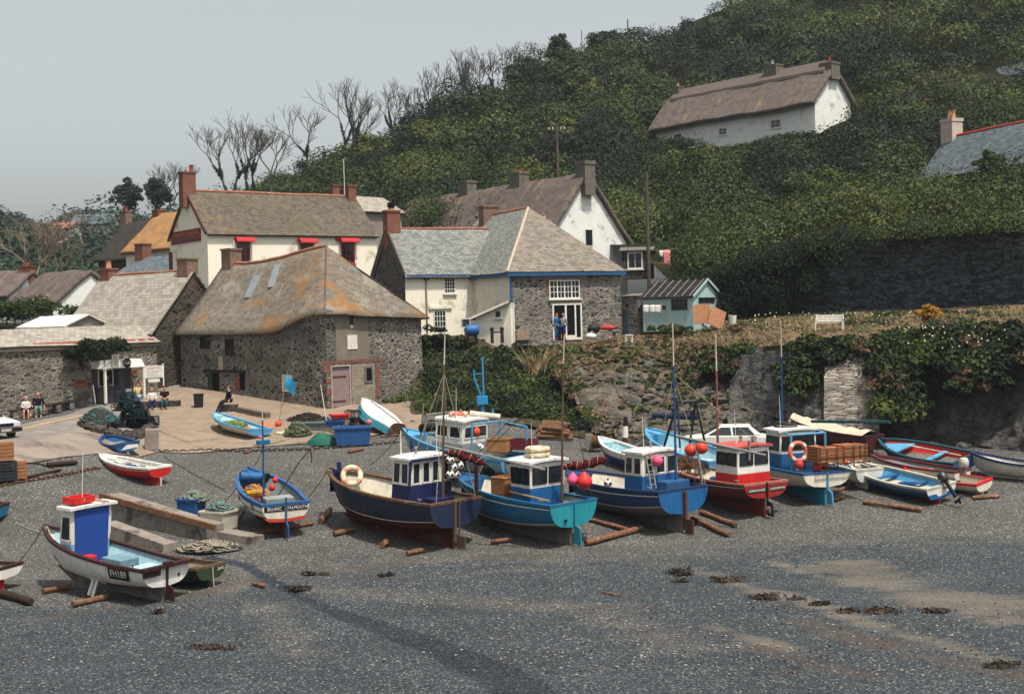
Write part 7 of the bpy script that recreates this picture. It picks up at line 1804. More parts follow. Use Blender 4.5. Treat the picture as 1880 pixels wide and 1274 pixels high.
def football(p,group,label):
    t=thing('football_float',label,'float',p,0,group); mb=MB(); r=.165; mb.sph((0,0,0),r,14,9); mb.build('ball',whiteb,t,True); mb=MB()
    g=(1+5**.5)/2
    for v in [(0,1,g),(0,-1,g),(0,1,-g),(0,-1,-g),(1,g,0),(-1,g,0),(1,-g,0),(-1,-g,0),(g,0,1),(g,0,-1),(-g,0,1),(-g,0,-1)]:
        n=Vector(v).normalized(); a=n.orthogonal().normalized(); b=n.cross(a); mb.add([n*r*.985+(a*cos(6.28*i/5)+b*sin(6.28*i/5))*r*.36+n*.006 for i in range(5)],[(0,1,2,3,4)])
    mb.build('black_patch',blk,t); return t
for x,y,z in ((1.1,-.8,1.3),(1.12,-1.15,1.36),(1.1,-.95,1.02),(1.12,-1.3,1.05),(1.1,-.8,.76),(1.12,-1.12,.72)): football(bK.w(x,y,bK.hs+z),'football floats on the navy boat','football patterned float in the bunch on the navy wheelhouse back')
football(bM.w(3.0,1.0,bM.zs(.45)+.1),None,'lone football float on the deep blue boat rail')
q=random.Random(6)
for i,(px,py) in enumerate(((858,797),(864,806),(855,812),(862,818),(868,824),(880,818),(874,800),(884,822))):
    buoy('white ball float in the bunch on the pale blue boat gantry',onb(bJ,px,py,-.2+.1*(i%3)),.13,whiteb if i not in (6,) else creamr,'white floats on the pale blue boat',name='ball_float',cat='float')
buoy('orange float among the white floats on the pale blue boat',onb(bJ,872,792,-.1),.24,orangeb,name='ball_float',cat='float')
def ring(label,p,Rr,r,m,axis,bands=None,name='life_ring'):
    t=thing(name,label,'life ring',p); mb=MB(); mb.torus((0,0,0),Rr,r,axis,24,10); mb.build('ring',m,t,True)
    mb=MB(); q=Vector(axis).to_track_quat('Z','Y')
    for i in range(4):
        mb=MB(); a=.785+1.571*i; c=q@Vector((cos(a)*Rr,sin(a)*Rr,0)); tg=q@Vector((-sin(a),cos(a),0)); mb.tube([c-tg*.08,c+tg*.08],r*1.06,10,cap=False)
        mb.build('band',bands or orangeb,t,True)
    return t
hv=bK.root.rotation_euler[2]; ax=Matrix.Rotation(hv,3,'Z')@Vector((-.75,.55,.45))
ring('cream life ring leaning inside the navy bow',bK.w(6.0,-.15,bK.hb-.18),.34,.11,creamr,ax,mat('ring_band_pink','#c98a74','#a86a56',4,.7))
ring('cream life ring lying flat on the square white wheelhouse, lower of two',bL.w(1.85,0,bL.hs+1.32+.25),.38,.1,creamr,(0,0,1),mat('ring_band_cream','#c2b08c','#a0906e',4,.7)); ring('cream life ring lying flat on the square white wheelhouse, upper of two',bL.w(1.85,0,bL.hs+1.32+.44),.38,.1,creamr,(0,0,1),mat('ring_band_cream','#c2b08c'))
ring('orange life ring lying on the white wheelhouse behind the navy boat',bJ.w(3.2,.1,bJ.hs+1.3+.26),.38,.08,mat('ring_orange','#d8745a','#b85a44',4,.6),(0,0,1),creamr)
ring('orange and white life ring hung on the blue gantry of the crate boat',bP.w(1.18,.5,bP.hs+.72),.36,.09,mat('ring_orange','#d8745a'),Matrix.Rotation(bP.root.rotation_euler[2],3,'Z')@Vector((-1,.15,.1)),creamr)
# boxes in the boats
crate('cardboard_box','brown cardboard box, upper of two in the teal boat bow',bL.w(3.3,.35,bL.fz(.5)+.62),bL.root.rotation_euler[2],(.75,.65,.55),cardm,False,'box',lid=True); crate('cardboard_box','brown cardboard box, lower of two in the teal boat bow',bL.w(3.3,.35,bL.fz(.5)+.02),bL.root.rotation_euler[2],(.7,.62,.58),cardm,False,'box',lid=True)
crate('cardboard_box','tan cardboard box by the white floats on the pale blue boat',bJ.w(1.0,-.1,bJ.hs+.1),bJ.root.rotation_euler[2]+.3,(.9,.7,.55),cardm,False,'box',lid=True)
crate('fish_crate','wine red slatted crate at the stern of the pale blue boat',bJ.w(.2,-.75,bJ.hs+.25),bJ.root.rotation_euler[2]+.2,(1.1,.7,.45),mat('crate_wine','#6f2630','#4f1a22',5,.85))
for i in range(6):
    crate('wooden_crate','brown wooden crate in the row on the crate boat rack',bP.w(.22,.3-.4*i,bP.hs+.39),bP.root.rotation_euler[2]+R.uniform(-.05,.05),(.75,.36,.62+R.uniform(-.05,.04)),cw,group='wooden crates on the crate boat',lid=True)
lobster_pot('brown cane pot, nearer one in the red boat bow',bO.w(3.7,.5,bO.hs-.05),1.0,'brown cane pots in the red boat',potbrown,1.1); bp_=lobster_pot('brown cane pot, further one in the red boat bow',bO.w(4.6,.1,bO.hs+.1),.5,'brown cane pots in the red boat',potbrown,1.2)
tub('yellow_tub','small yellow tub in the name lettered boat',bG.w(2.6,.45,bG.fz(.4)+.28),.3,(.5,.4,.25),mat('tub_yellow','#d8a63a','#b08328',4,.6),'tub')
heap('rope_heap','orange and tan rope heap in the bow of the name lettered boat',bG.w(3.3,.25,bG.fz(.5)+.1),.62,.55,.5,mat('rope_tan','#c08a62','#94653f',8,.95),13,'rope',50); heap('net_heap','dark red net heap amidships in the name lettered boat',bG.w(2.2,.35,bG.fz(.4)+.02),.55,.4,.4,mat('net_red','#7d2b2c','#571d1e',8,.95),14,'fishing net',40)
buoy('slim red float standing beside the thin blue mast',bG.w(1.9,-.05,bG.fz(.4)+.75),.13,redb,pear=True,name='pear_float',cat='float'); buoy('taller red float standing just right of the blue mast'.replace('just right of','behind'),bG.w(2.3,-.3,bG.fz(.4)+.95),.12,redb,pear=True,name='pear_float',cat='float')
bH=BO['H']; heap('net_heap','yellow green nets lying in the open grey white boat',bH.w(2.6,0,bH.fz(.5)+.03),.8,.45,.3,mat('net_lime','#8a9a4c','#4c5632',8,.95),15,'fishing net',50)
# dan flags
def dan(label,p,h,lean,m,flag=None,name='dan_pole',fs=.6):
    t=thing(name,label,'marker pole',p); mb=MB(); e=Vector((lean,-.05,h)); mb.tube([(0,0,0),e],[.03,.02],6); mb.build('pole',m,t)
    if flag:
        mb=MB(); vs=[]
        for i in range(6):
            for j in range(4): x=i/5; z=j/3; vs.append(e*(.92-.22*z)+Vector((fs*x*.8,-.12*sin(x*3+z*2),-fs*x*.75-.1*z)))
        mb.add(vs,[(i*4+j,(i+1)*4+j,(i+1)*4+j+1,i*4+j+1) for i in range(5) for j in range(3)]); mb.build('flag',flag,t,True)
    return t
dan('bamboo marker pole with a limp bright blue flag leaning on the cellar',G(512,777),2.9,.55,mat('straw','#a08a66'),mat('flag_blue','#2f9fd0','#2480ac',4,.8))
dan('white marker pole leaning on the cellar wall by the pink door',G(600,776),2.1,-.28,whitep)
t=dan('marker flag half black half yellow lying in the teal boat bow',bL.w(4.7,.75,bL.zs(.7)-.1),1.1,.55,mat('straw','#a08a66'),mat('flag_black','#18181a','#101012',4,.8),fs=.5)
mb=MB(); mb.cyl((0,0,0),(0,0,.12),.36,n=18); o=mb.build('net_drum',creamr,bevel=.03); o.location=G(518,797); tag(o,'flat cream disc lying on the apron','disc')
# ---- winch and machinery
p=G(886,772); t=thing('hoist','bright light blue hoist with a tall mast and arm at the foot of the bank','hoist',p,.2); t.scale=(.72,.72,.86); hb_=paint('hoist_blue','#1f7fae','#1a658a',k=.9)
mb=MB(); mb.box((-.35,-.3,0),(.35,.3,.12)); mb.box((-.12,-.1,.12),(.12,.1,1.2)); mb.build('base_frame',hb_,t); mb=MB(); mb.box((-.42,-.25,1.0),(.42,.25,1.55)); mb.build('motor_box',hb_,t,False,.04)
mb=MB(); mb.beam((.12,0,1.5),(.12,0,4.0),.12,.12); mb.build('mast',hb_,t); mb=MB(); mb.beam((-.1,0,1.6),(-.55,0,2.7),.14,.12); mb.beam((-.55,0,2.7),(-.55,0,3.2),.1,.1); mb.beam((-.55,0,2.95),(.12,0,2.95),.07,.07); mb.build('arm',hb_,t)
mb=MB(); mb.cyl((-.3,-.3,.5),(-.3,.3,.5),.24,n=14); mb.build('drum',blackp,t,True); mb=MB(); mb.beam((.8,0,0),(.8,0,.7),.16,.16); mb.beam((.1,.2,.2),(1.3,.2,.2),.1,.1); mb.build('side_post',hb_,t)
p=G(1093,826); t=thing('rope_drum','rusty round winch drum on a pale concrete post at the slope foot','winch',p,.0); mb=MB(); mb.box((-.45,-.2,0),(-.1,.2,.75)); mb.build('post',cm,t); mb=MB(); mb.cyl((-.1,-.25,.42),(.12,-.32,.42),.32,n=16); mb.cyl((.12,-.3,.42),(.3,-.34,.42),.3,n=16); mb.build('drum',rust,t,True)
p=G(1148,820); t=thing('mooring_post','white mooring post with a black cap at the foot of the cobbled slope','post',p); mb=MB(); mb.cyl((0,0,0),(0,0,.45),.14,n=9); mb.build('foot',rust,t); mb=MB(); mb.cyl((0,0,.45),(.03,0,1.0),.16,.13,9); mb.build('shaft',whitep,t); mb=MB(); mb.cyl((.03,0,1.0),(.06,0,1.45),.13,.1,9); mb.build('cap',blackp,t)
# terrace things
p=U(866,606,83.6); t=thing('barrel','blue plastic barrel lying on its side outside the lean to','barrel',p,.3); mb=MB(); mb.tube([(-.42,0,0),(-.38,0,0),(-.2,0,0),(.2,0,0),(.38,0,0),(.42,0,0)],[.3,.33,.35,.35,.33,.3],14); mb.build('drum_body',paint('barrel_blue','#235a96','#1b4778'),t,True); mb=MB(); mb.beam((-.35,-.2,-.9),(-.25,-.1,-.33),.06,.06); mb.beam((.35,-.2,-.9),(.25,-.1,-.33),.06,.06); mb.beam((-.35,.2,-.9),(-.25,.1,-.33),.06,.06); mb.beam((.35,.2,-.9),(.25,.1,-.33),.06,.06); mb.build('stand',blackp,t)
p=U(913,630,83.2); t=thing('old_winch','black hand winch with two upright side frames in front of the lean to','winch',p,.1)
mb=MB()
for x in (-.32,.32): mb.add([(x-.1,-.15,0),(x+.1,-.15,0),(x+.1,.15,0),(x-.1,.15,0),(x-.09,-.1,.85),(x+.09,-.1,.85),(x+.09,.1,.85),(x-.09,.1,.85)],MB.BF); mb.sph((x,0,.9),.14,8,6)
mb.build('side_frame',blackp,t); mb=MB(); mb.cyl((-.3,0,.7),(.3,0,.7),.05,n=8); mb.build('axle',rust,t)
p=U(961,634,83.0); t=thing('hatch_cover','faded pink brown timber hatch leaning by the stone house corner','hatch',p,.2); mb=MB()
for i in range(6): mb.box((-.4,-.03+.0,.02+i*.16),(.4,.03,.165+i*.16))
mb.build('board',mat('board_pink','#a08470','#7d6555',5,.9),t); mb=MB(); mb.box((-.38,.03,0),(-.3,.08,.95)); mb.box((.3,.03,0),(.38,.08,.95)); mb.build('batten',wood,t)
p=U(960,640,82.0); t=thing('wheelbarrow','grey blue wheelbarrow parked before the stone house','wheelbarrow',p,.1); mb=MB(); mb.hexa([(-.3,-.2,.3),(.3,-.2,.3),(.3,.2,.3),(-.3,.2,.3),(-.45,-.3,.55),(.45,-.3,.55),(.45,.3,.55),(-.45,.3,.55)]); mb.build('tray',mat('barrow_blue','#3d5566','#2c3f4d',4,.6),t); mb=MB(); mb.torus((-.55,0,.18),.15,.04,(0,1,0),14,6); mb.build('wheel',blackp,t); mb=MB(); mb.beam((-.55,0,.18),(.9,.25,.45),.04,.04); mb.beam((-.55,0,.18),(.9,-.25,.45),.04,.04); mb.beam((.3,.2,.3),(.3,.22,0),.04,.04); mb.beam((.3,-.2,.3),(.3,-.22,0),.04,.04); mb.build('frame',rust,t)
p=U(1110,618,84.6); t=thing('stone_bench','low stone bench along the stone house front','bench',p,rad(25)); mb=MB(); mb.box((-1.1,-.25,.3),(1.1,.25,.42)); mb.build('seat',cm,t,False,.02); mb=MB(); mb.box((-1,-.2,0),(-.7,.2,.3)); mb.box((.7,-.2,0),(1,.2,.3)); mb.build('leg',stoneB,t)
def bag(name,label,p,m,sx=.35,sz=.28,seed=1):
    q=random.Random(seed); mb=MB(); mb.sph((0,0,sz*.8),1,12,8,(sx,sx*.7,sz),jit=.07,rnd=q); o=mb.build('body',m,smooth=True); t=thing(name,label,'bag',p); o.parent=t
    mb=MB(); mb.torus((0,0,sz*1.7),.09,.015,(0,1,0),8,4); mb.build('handle',m,t); return t
bag('bag','red bag lying on the stone bench',t.location+Vector((.2,.1,.42)),paint('bag_red','#b8332c','#8f2621'),.5,.18,1); bag('bag','black bag beside the doorway on the terrace',U(1090,610,84.2),blackp,.42,.3,2); bag('bag','white carrier bag under the black one',U(1085,622,83.5),whiteb,.35,.2,3)
def legs4(mb,x,y,h,w=.05):
    for sx in (1,-1):
        for sy in (1,-1): mb.cbox((sx*x,sy*y,h/2),(w,w,h))
p=U(1154,628,81.6); t=thing('garden_stool','small white slatted stool on the terrace edge','stool',p,.2); mb=MB(); mb.cbox((0,0,.44),(.5,.36,.05)); mb.build('seat',whitep,t)
for sx in (1,-1):
    for sy in (1,-1): mb=MB(); mb.cbox((sx*.21,sy*.14,.21),(.05,.05,.415)); mb.build('leg',whitep,t)
def garden_bench(label,p,rz):
    t=thing('garden_bench',label,'bench',p,rz); 
    for i in range(4): mb=MB(); mb.box((-.7,-.24+.13*i,.42),(.7,-.13+.13*i,.45)); mb.build('seat_slat',whitep,t)
    for i in range(3): mb=MB(); mb.beam((-.7,.28+.035*i,.55+.13*i),(.7,.28+.035*i,.55+.13*i),.025,.1); mb.build('back_slat',whitep,t)
    for x in (-.72,.72):
        for y in (-.24,.28): mb=MB(); mb.box((x-.03,y-.03,0),(x+.03,y+.03,.62 if y<0 else .92)); mb.build('leg',whitep,t)
        mb=MB(); mb.box((x-.035,-.3,.62),(x+.035,.3,.66)); mb.build('arm',whitep,t)
    return t
garden_bench('white slatted garden bench standing alone on the turf terrace',U(1523,607,71.5),-.35)
for i,(px,py,rz,l) in enumerate(((1290,582,.5,'orange brown board leaning against the shed gable, upright one'),(1312,588,.9,'orange brown board leaning across the other by the shed'))):
    p=U(px,py+12,83.2-.3*i); mb=MB(); mb.box((-.55,-.03,0),(.55,.03,1.25)); o=mb.build('plywood_board',mat('ply_orange','#a8775a','#86593f',4,.9),bevel=.01); o.location=p; o.rotation_euler=(-.25,.42*(1 if i else -.12),rz-.6); tag(o,l,'board')
p=U(1345,597,82.5); t=thing('bucket','white plastic bucket standing near the shed','bucket',p); mb=MB(); mb.lathe((0,0,0),[(.2,0),(.27,.62),(.25,.62),(.18,.05)],14); mb.build('pail',whiteb,t,True); mb=MB(); mb.torus((0,0,.6),.26,.012,(.2,0,1),14,5); mb.build('rim',whiteb,t)
# washing
def washing(label,p,w,h,m,name='washing',taper=.8):
    mb=MB(); vs=[]
    for i in range(7):
        for j in range(6): x=i/6-.5; z=j/5; vs.append((x*w*(1-(1-taper)*z),.05*sin(i*1.4)*z,-h*z-.05*abs(x)))
    mb.add(vs,[(i*6+j,(i+1)*6+j,(i+1)*6+j+1,i*6+j+1) for i in range(6) for j in range(5)]); o=mb.build(name,m,smooth=True); s=o.modifiers.new('s','SOLIDIFY'); s.thickness=.015; o.location=p; return tag(o,label,'laundry')
washing('pink towel pegged on the washing line behind the telegraph post',U(1224,459,96),.55,1.15,mat('towel_pink','#d88a86','#b86a68',4,.95),'towel',.75); washing('white underpants pegged next to the pink towel',U(1214,460,96),.35,.45,whiteb,'underwear',.5)
for px in (1186,1198,1208): washing('white shirt hanging from the line along the shed front',U(px,560,85.2-(px-1186)*.02),.4,.5,whiteb,'shirt',.8)['group']='white shirts along the shed'
washing('small black garment at the end of the white shirts',U(1219,560,84.6),.3,.3,blk,'garment',.5)
mb=MB(); a=U(1198,459,96); b=U(1252,456,96); mb.tube([a-a,(b-a)/2-Vector((0,0,.04)),b-a],.012,4); o=mb.build('washing_line',ropem); o.location=a; tag(o,'washing line behind the telegraph post','line')
mb=MB(); a=U(1172,558,86.0); b=U(1226,560,84.2); mb.tube([a-a,(b-a)/2-Vector((0,0,.04)),b-a],.012,4); o=mb.build('washing_line',ropem); o.location=a; tag(o,'washing line along the shed front','line')
# posts
def pole(label,px,pyt,pyb,Y,r,arm=0,name='telegraph_pole'):
    p=U(px,pyb,Y); h=Z(px,pyt,Y)-p.z; t=thing(name,label,'pole',p); mb=MB(); mb.cyl((0,0,-1),(0,0,h),r,r*.75,8); mb.build('post',mat('pole_wood','#5f564c','#433c35',6,.95,.4,.1,stretch=(1,1,.2)),t,True)
    for k in range(arm):
        z=h-.35-.5*k; mb=MB(); mb.cbox((0,0,z),(1.5,.1,.1)); mb.build('crossarm',mat('pole_wood','#5f564c'),t)
        mb=MB()
        for x in (-.65,-.35,.35,.65): mb.cyl((x,0,z+.05),(x,0,z+.22),.05,n=7)
        mb.build('insulator',whiteb,t)
    return p+Vector((0,0,h))
t1=pole('tall telegraph pole rising behind the garden room',1192,315,530,100,.16)
t2=pole('telegraph pole with a crossarm behind the thatched cottage chimney',1024,231,310,112,.14,1)
pole('thin pole standing on the skyline among the evergreens',1154,36,100,188,.12,0,'skyline_pole'); pole('thin pole on the upper hillside cut by the picture top',1634,4,82,168,.11,0,'skyline_pole'); pole('slanting bare pole beside the top heavy evergreen',1069,56,110,186,.07,0,'skyline_pole')
def wire(label,a,b,sag,r=.02):
    mb=MB(); mb.tube([(b-a)*i/12-Vector((0,0,sag*4*(i/12)*(1-i/12))) for i in range(13)],r,4); o=mb.build('overhead_wire',roped); o.location=a; tag(o,label,'wire')
wire('overhead wire from the crossarm pole down to the inn roof',t2,U(905,340,108),.6); wire('second overhead wire from the crossarm pole to the thatched roof',t2+Vector((.3,0,-.1)),U(940,345,107),.6); wire('overhead wire from the tall telegraph pole to the garden room',t1,U(1150,465,101),.3); wire('overhead wire from the crossarm pole up to the white farmhouse',t2,U(1300,262,150),.8)
# seaweed
weedl=leafm('seaweed_fronds','#191412','#30261f','#4c3d31',.5,.5)
wm=mat('seaweed','#3a2f28','#231c18',6,.9,.7,.2,c3='#5c4c3e',t3=.6,s3=6)
for l,px,py,rx,h in (('brown heap of seaweed, highest and furthest up the wet shingle',1245,1052,.62,.3),('brown seaweed heap with pale scraps, second along the tide line',1345,1066,.7,.22),('flat dark seaweed heap, third along the tide line',1420,1098,.85,.18),('small dark seaweed scrap beside the highest heap',1258,1066,.25,.08),('seaweed tangle with white scraps near the sandy patch',1590,1122,.8,.14),('dark seaweed clump at the far end of the tide line',1712,1122,.5,.12),('thin strip of seaweed below the third heap',1505,1108,.4,.06),('reddish weed strand at the head of the stream channel',555,1082,.6,.12),('dark weed clump above the stream channel',572,1054,.45,.14),('lone dark seaweed clump below the FH189 boat',293,1124,.22,.1),('flat dark weed strands on the lower shingle under the FH189 boat',385,1188,.55,.06),('black weed scrap at the corner of the beach',1830,1222,.5,.1),('weed scrap on the shingle below the navy boat',710,1056,.3,.08)):
    t=thing('seaweed_heap',l,'seaweed',G(px,py)); rs=np.random.default_rng(int(px)); n=int(260*rx)+60
    a=rs.normal(0,1,(n,3)); lo=rs.normal(0,1,(6,2)); k=rs.integers(0,6,n); P=np.stack([lo[k,0]*rx*.42+a[:,0]*rx*.22,lo[k,1]*rx*.2+a[:,1]*rx*.13,np.abs(a[:,2])*h*.28*np.exp(-(lo[k,0]**2)*.4)+.02],1)
    leaf_mesh('fronds',P,np.tile([0.0,-.2,1],(n,1)),.15,weedl,t,seed=int(px),asp=.5)
# flotsam: small stones and scraps nobody would count
P=[];S=[]; q=np.random.default_rng(77); mb=MB(); rq=random.Random(77)
for i in range(1100):
    u=rq.random(); px=rq.uniform(0,1870); py=1000+240*rq.random()**.8
    if rq.random()<.45: px=rq.uniform(900,1870); py=1100+140*rq.random()
    p=G(px,py); r=rq.uniform(.012,.034); mb.sph(p+Vector((0,0,r*.3)),r,5,3,(1.3,1,.6),m=rq.choice([0,0,1,1,2]))
o=mb.build('beach_scraps',[mat('pebble_pale','#a8a299','#8c867e',6,.9),mat('pebble_red','#6f4a40','#523630',6,.9),mat('pebble_dark','#33322f','#222120',6,.9)]); o['kind']='stuff'; o['label']='pale and dark pebbles and weed scraps strewn over the lower beach'
mb=MB(); 
for i in range(240):
    px=rq.uniform(1090,1840); py=rq.uniform(796,822); p=G(px,py); r=rq.uniform(.08,.3)*(1.2 if px>1500 else .8); mb.sph(p+Vector((0,0,r*.2)),r,7,5,(1.2,1,.7),jit=.2,rnd=rq)
o=mb.build('fallen_rocks',cliffm); o['kind']='stuff'; o['label']='fallen rocks along the foot of the slope and cliff'
# ---- cafe porch, signs
def lwpt(px,py,out=0.0):
    u,z=lw.at('f',px,py); return lw.M@Vector((u,-out,z))
cp=thing('cafe_porch','white timber cafe porch with an open front on the rubble wall','porch',lw.M@Vector((lw.at('f',205,735)[0],0,0)),lw.rz)
cu=lw.at('f',205,735)[0]; zb0=lw.at('f',205,742)[1]; zt0=lw.at('f',205,661)[1]
hw=(lw.at('f',243,700)[0]-lw.at('f',168,700)[0])/2; dep=1.3
c0=lw.at('f',205,735)
zg=gh(*(lw.M@Vector((cu,-dep,0))).xy)-lw.zb; zl=lambda z:z
hh_=2.55
mb=MB(); mb.hexa([(-hw,-dep,zg+hh_-.5),(hw,-dep,zg+hh_-.5),(hw,0,zg+hh_-.5),(-hw,0,zg+hh_-.5),(-hw*.82,-dep+.15,zg+hh_),(hw*.9,-dep+.15,zg+hh_),(hw*.9,0,zg+hh_),(-hw*.82,0,zg+hh_)]); mb.build('canopy',whiteb,cp,False,.02)
for x in (-hw+.08,hw-.08): mb=MB(); mb.cbox((x,-dep+.08,zg+(hh_-.5)/2),(.14,.12,hh_-.5)); mb.build('post',whitep,cp)
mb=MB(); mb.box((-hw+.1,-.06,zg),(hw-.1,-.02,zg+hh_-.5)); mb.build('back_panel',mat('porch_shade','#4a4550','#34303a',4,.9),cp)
mb=MB(); mb.box((-hw+.5,-.12,zg+.95),(.1,-.07,zg+1.95)); mb.build('window_frame',whitep,cp); mb=MB()
for i in range(3): mb.box((-hw+.56+i*.55,-.135,zg+1.0),(-hw+1.02+i*.55,-.121,zg+1.9))
mb.build('pane',glass,cp); mb=MB(); mb.box((.25,-.1,zg),(.95,-.062,zg+2.0)); mb.build('door',mat('cafe_door','#565666','#41414f',4,.8),cp)
mb=MB(); mb.box((-hw+.15,-.75,zg),(.0,-.45,zg+.85)); mb.box((-hw+.12,-.8,zg+.85),(.05,-.4,zg+.92)); mb.build('counter',mat('counter_dark','#3b3a42','#28272d',4,.8),cp)
cpz=cp.matrix_basis
def on_porch(x,y,z): return cp.location+Matrix.Rotation(lw.rz,3,'Z')@Vector((x,y,z))
RZ=Matrix.Rotation(lw.rz,4,'Z')
def sign(name,label,x,y,z,w,h,m,txts=(),round_=False,cat='sign'):
    p=on_porch(x,y,z); t=thing(name,label,cat,p,lw.rz); mb=MB()
    if round_: mb.cyl((0,.02,0),(0,-.02,0),w/2,n=20)
    else: mb.box((-w/2,-.02,-h/2),(w/2,.02,h/2))
    mb.build('board',m,t); Mx=Matrix.Rotation(math.pi/2,4,'X')
    for (tx,dz,sz,fm) in txts: font_mesh('lettering',tx,sz,fm,t,Matrix.Translation((0,-.03,dz))@Mx,sx=.9)
    if not round_:
        mb=MB(); mb.box((-w/2-.02,-.026,h/2),(w/2+.02,.03,h/2+.03)); mb.box((-w/2-.02,-.026,-h/2-.03),(w/2+.02,.03,-h/2)); mb.build('frame',m,t)
    return t
sign('cafe_sign','round black sign with white cafe lettering over the porch',.12,-dep-.03,zg+hh_-.2,.58,.58,blk,[('Cafe',0,.27,wht)],True)
s=sign('menu_board','white menu board with dark lines over the porch corner',-.75,-dep-.0,zg+hh_-.05,.5,.72,whiteb); mb=MB()
for i in range(5): mb.box((-.18,-.028,.25-.12*i),(.12+.05*(i%2),-.021,.29-.12*i))
mb.build('menu_lines',blk,s)
sign('price_board','pale blue grey board leaning inside the cafe porch door',.55,-.9,zg+.42,.45,.6,mat('board_bluegrey','#8f9a9e','#737d81',4,.7))
def wsign(name,label,px,py,w,h,m,lines=0,round_=False):
    u,z=lw.at('f',px,py); p=lw.M@Vector((u,-.05,z)); t=thing(name,label,'sign',p,lw.rz); mb=MB()
    if round_: mb.cyl((0,.02,0),(0,-.02,0),w/2,n=16)
    else: mb.box((-w/2,-.02,-h/2),(w/2,.02,h/2))
    mb.build('board',m,t); mb=MB()
    for i in range(lines): z=h*(.25-.25*i); mb.box((-w*.35,-.03,z-.02),(w*(.35-.05*i),-.021,z+.02))
    if lines: mb.build('carved_lines',darkwood,t)
    return t
plm=mat('plaque_wood','#8a5a38','#64402a',6,.8)
wsign('wooden_plaque','brown wooden plaque on the wall beside the cafe porch',147,703,1.0,.42,plm,2); wsign('wooden_plaque','round brown plaque between porch and notice board',246.5,684,.45,.45,plm,2,True)
nbp=on_porch(hw+1.15,-.75,0); nbp.z=gh(nbp.x,nbp.y); t=thing('notice_board','white notice board on two posts beside the cafe porch','notice board',nbp,lw.rz-.25); mb=MB(); mb.box((-.62,-.025,1.0),(.62,.025,1.75)); mb.build('board',whiteb,t)
for x in (-.66,.66): mb=MB(); mb.cbox((x,0,.93),(.07,.07,1.86)); mb.build('post',whitep,t)
Mx=Matrix.Rotation(math.pi/2,4,'X'); font_mesh('heading','CADGWITH',.17,mat('ink_red','#b8433a','#93342d',5,.6),t,Matrix.Translation((0,-.032,1.6))@Mx); mb=MB()
for i in range(4): mb.box((-.5,-.03,1.42-.11*i),(.5-.12*(i%3),-.026,1.45-.11*i))
mb.build('notice_lines',mat('notice_ink','#7b7772'),t); mb=MB(); mb.box((-.4,-.02,.72),(.4,.02,.92)); mb.build('lower_board',whiteb,t)
# bench along the wall
g0,g1=G(24,770),G(152,748); d=g1-g0; t=thing('wall_bench','long dark timber bench on stone blocks along the rubble wall','bench',g0,math.atan2(d.y,d.x)); ln=Vector((d.x,d.y)).length; dz=d.z
mb=MB(); mb.beam((0,.25,.46),(ln,.25,.46+dz),.4,.08); mb.build('seat',darkwood,t)
for i in range(5): x=ln*(i+.3)/5; mb=MB(); mb.cbox((x,.25,.2+dz*x/ln),(.35,.35,.42)); mb.build('leg',stoneB,t)
bench1=t
p=G(365,748); t=thing('black_bin','square black bin by the cellar doorway','bin',p,.2); mb=MB(); mb.hexa([(-.24,-.24,0),(.24,-.24,0),(.24,.24,0),(-.24,.24,0),(-.28,-.28,.75),(.28,-.28,.75),(.28,.28,.75),(-.28,.28,.75)]); mb.build('container',blackp,t,False,.02); mb=MB(); mb.cbox((0,0,.78),(.6,.6,.05)); mb.build('lid',blackp,t)
p=G(84,0) if False else None
dan('white pole, one of two leaning by the porch foot',lw.M@Vector((lw.at('f',166,730)[0],-.45,zg)),1.1,-.12,whitep)
g=G(55,768); o=thing('straw_bag','straw coloured bag on the ground between the seated couple','bag',g+Vector((0,-.1,0))); mb=MB(); mb.sph((0,0,.16),1,10,7,(.16,.12,.17)); mb.build('body',mat('straw','#a08a66'),o,True); mb=MB(); mb.torus((0,0,.33),.08,.012,(0,1,0),10,4); mb.build('handle',mat('straw','#a08a66'),o)
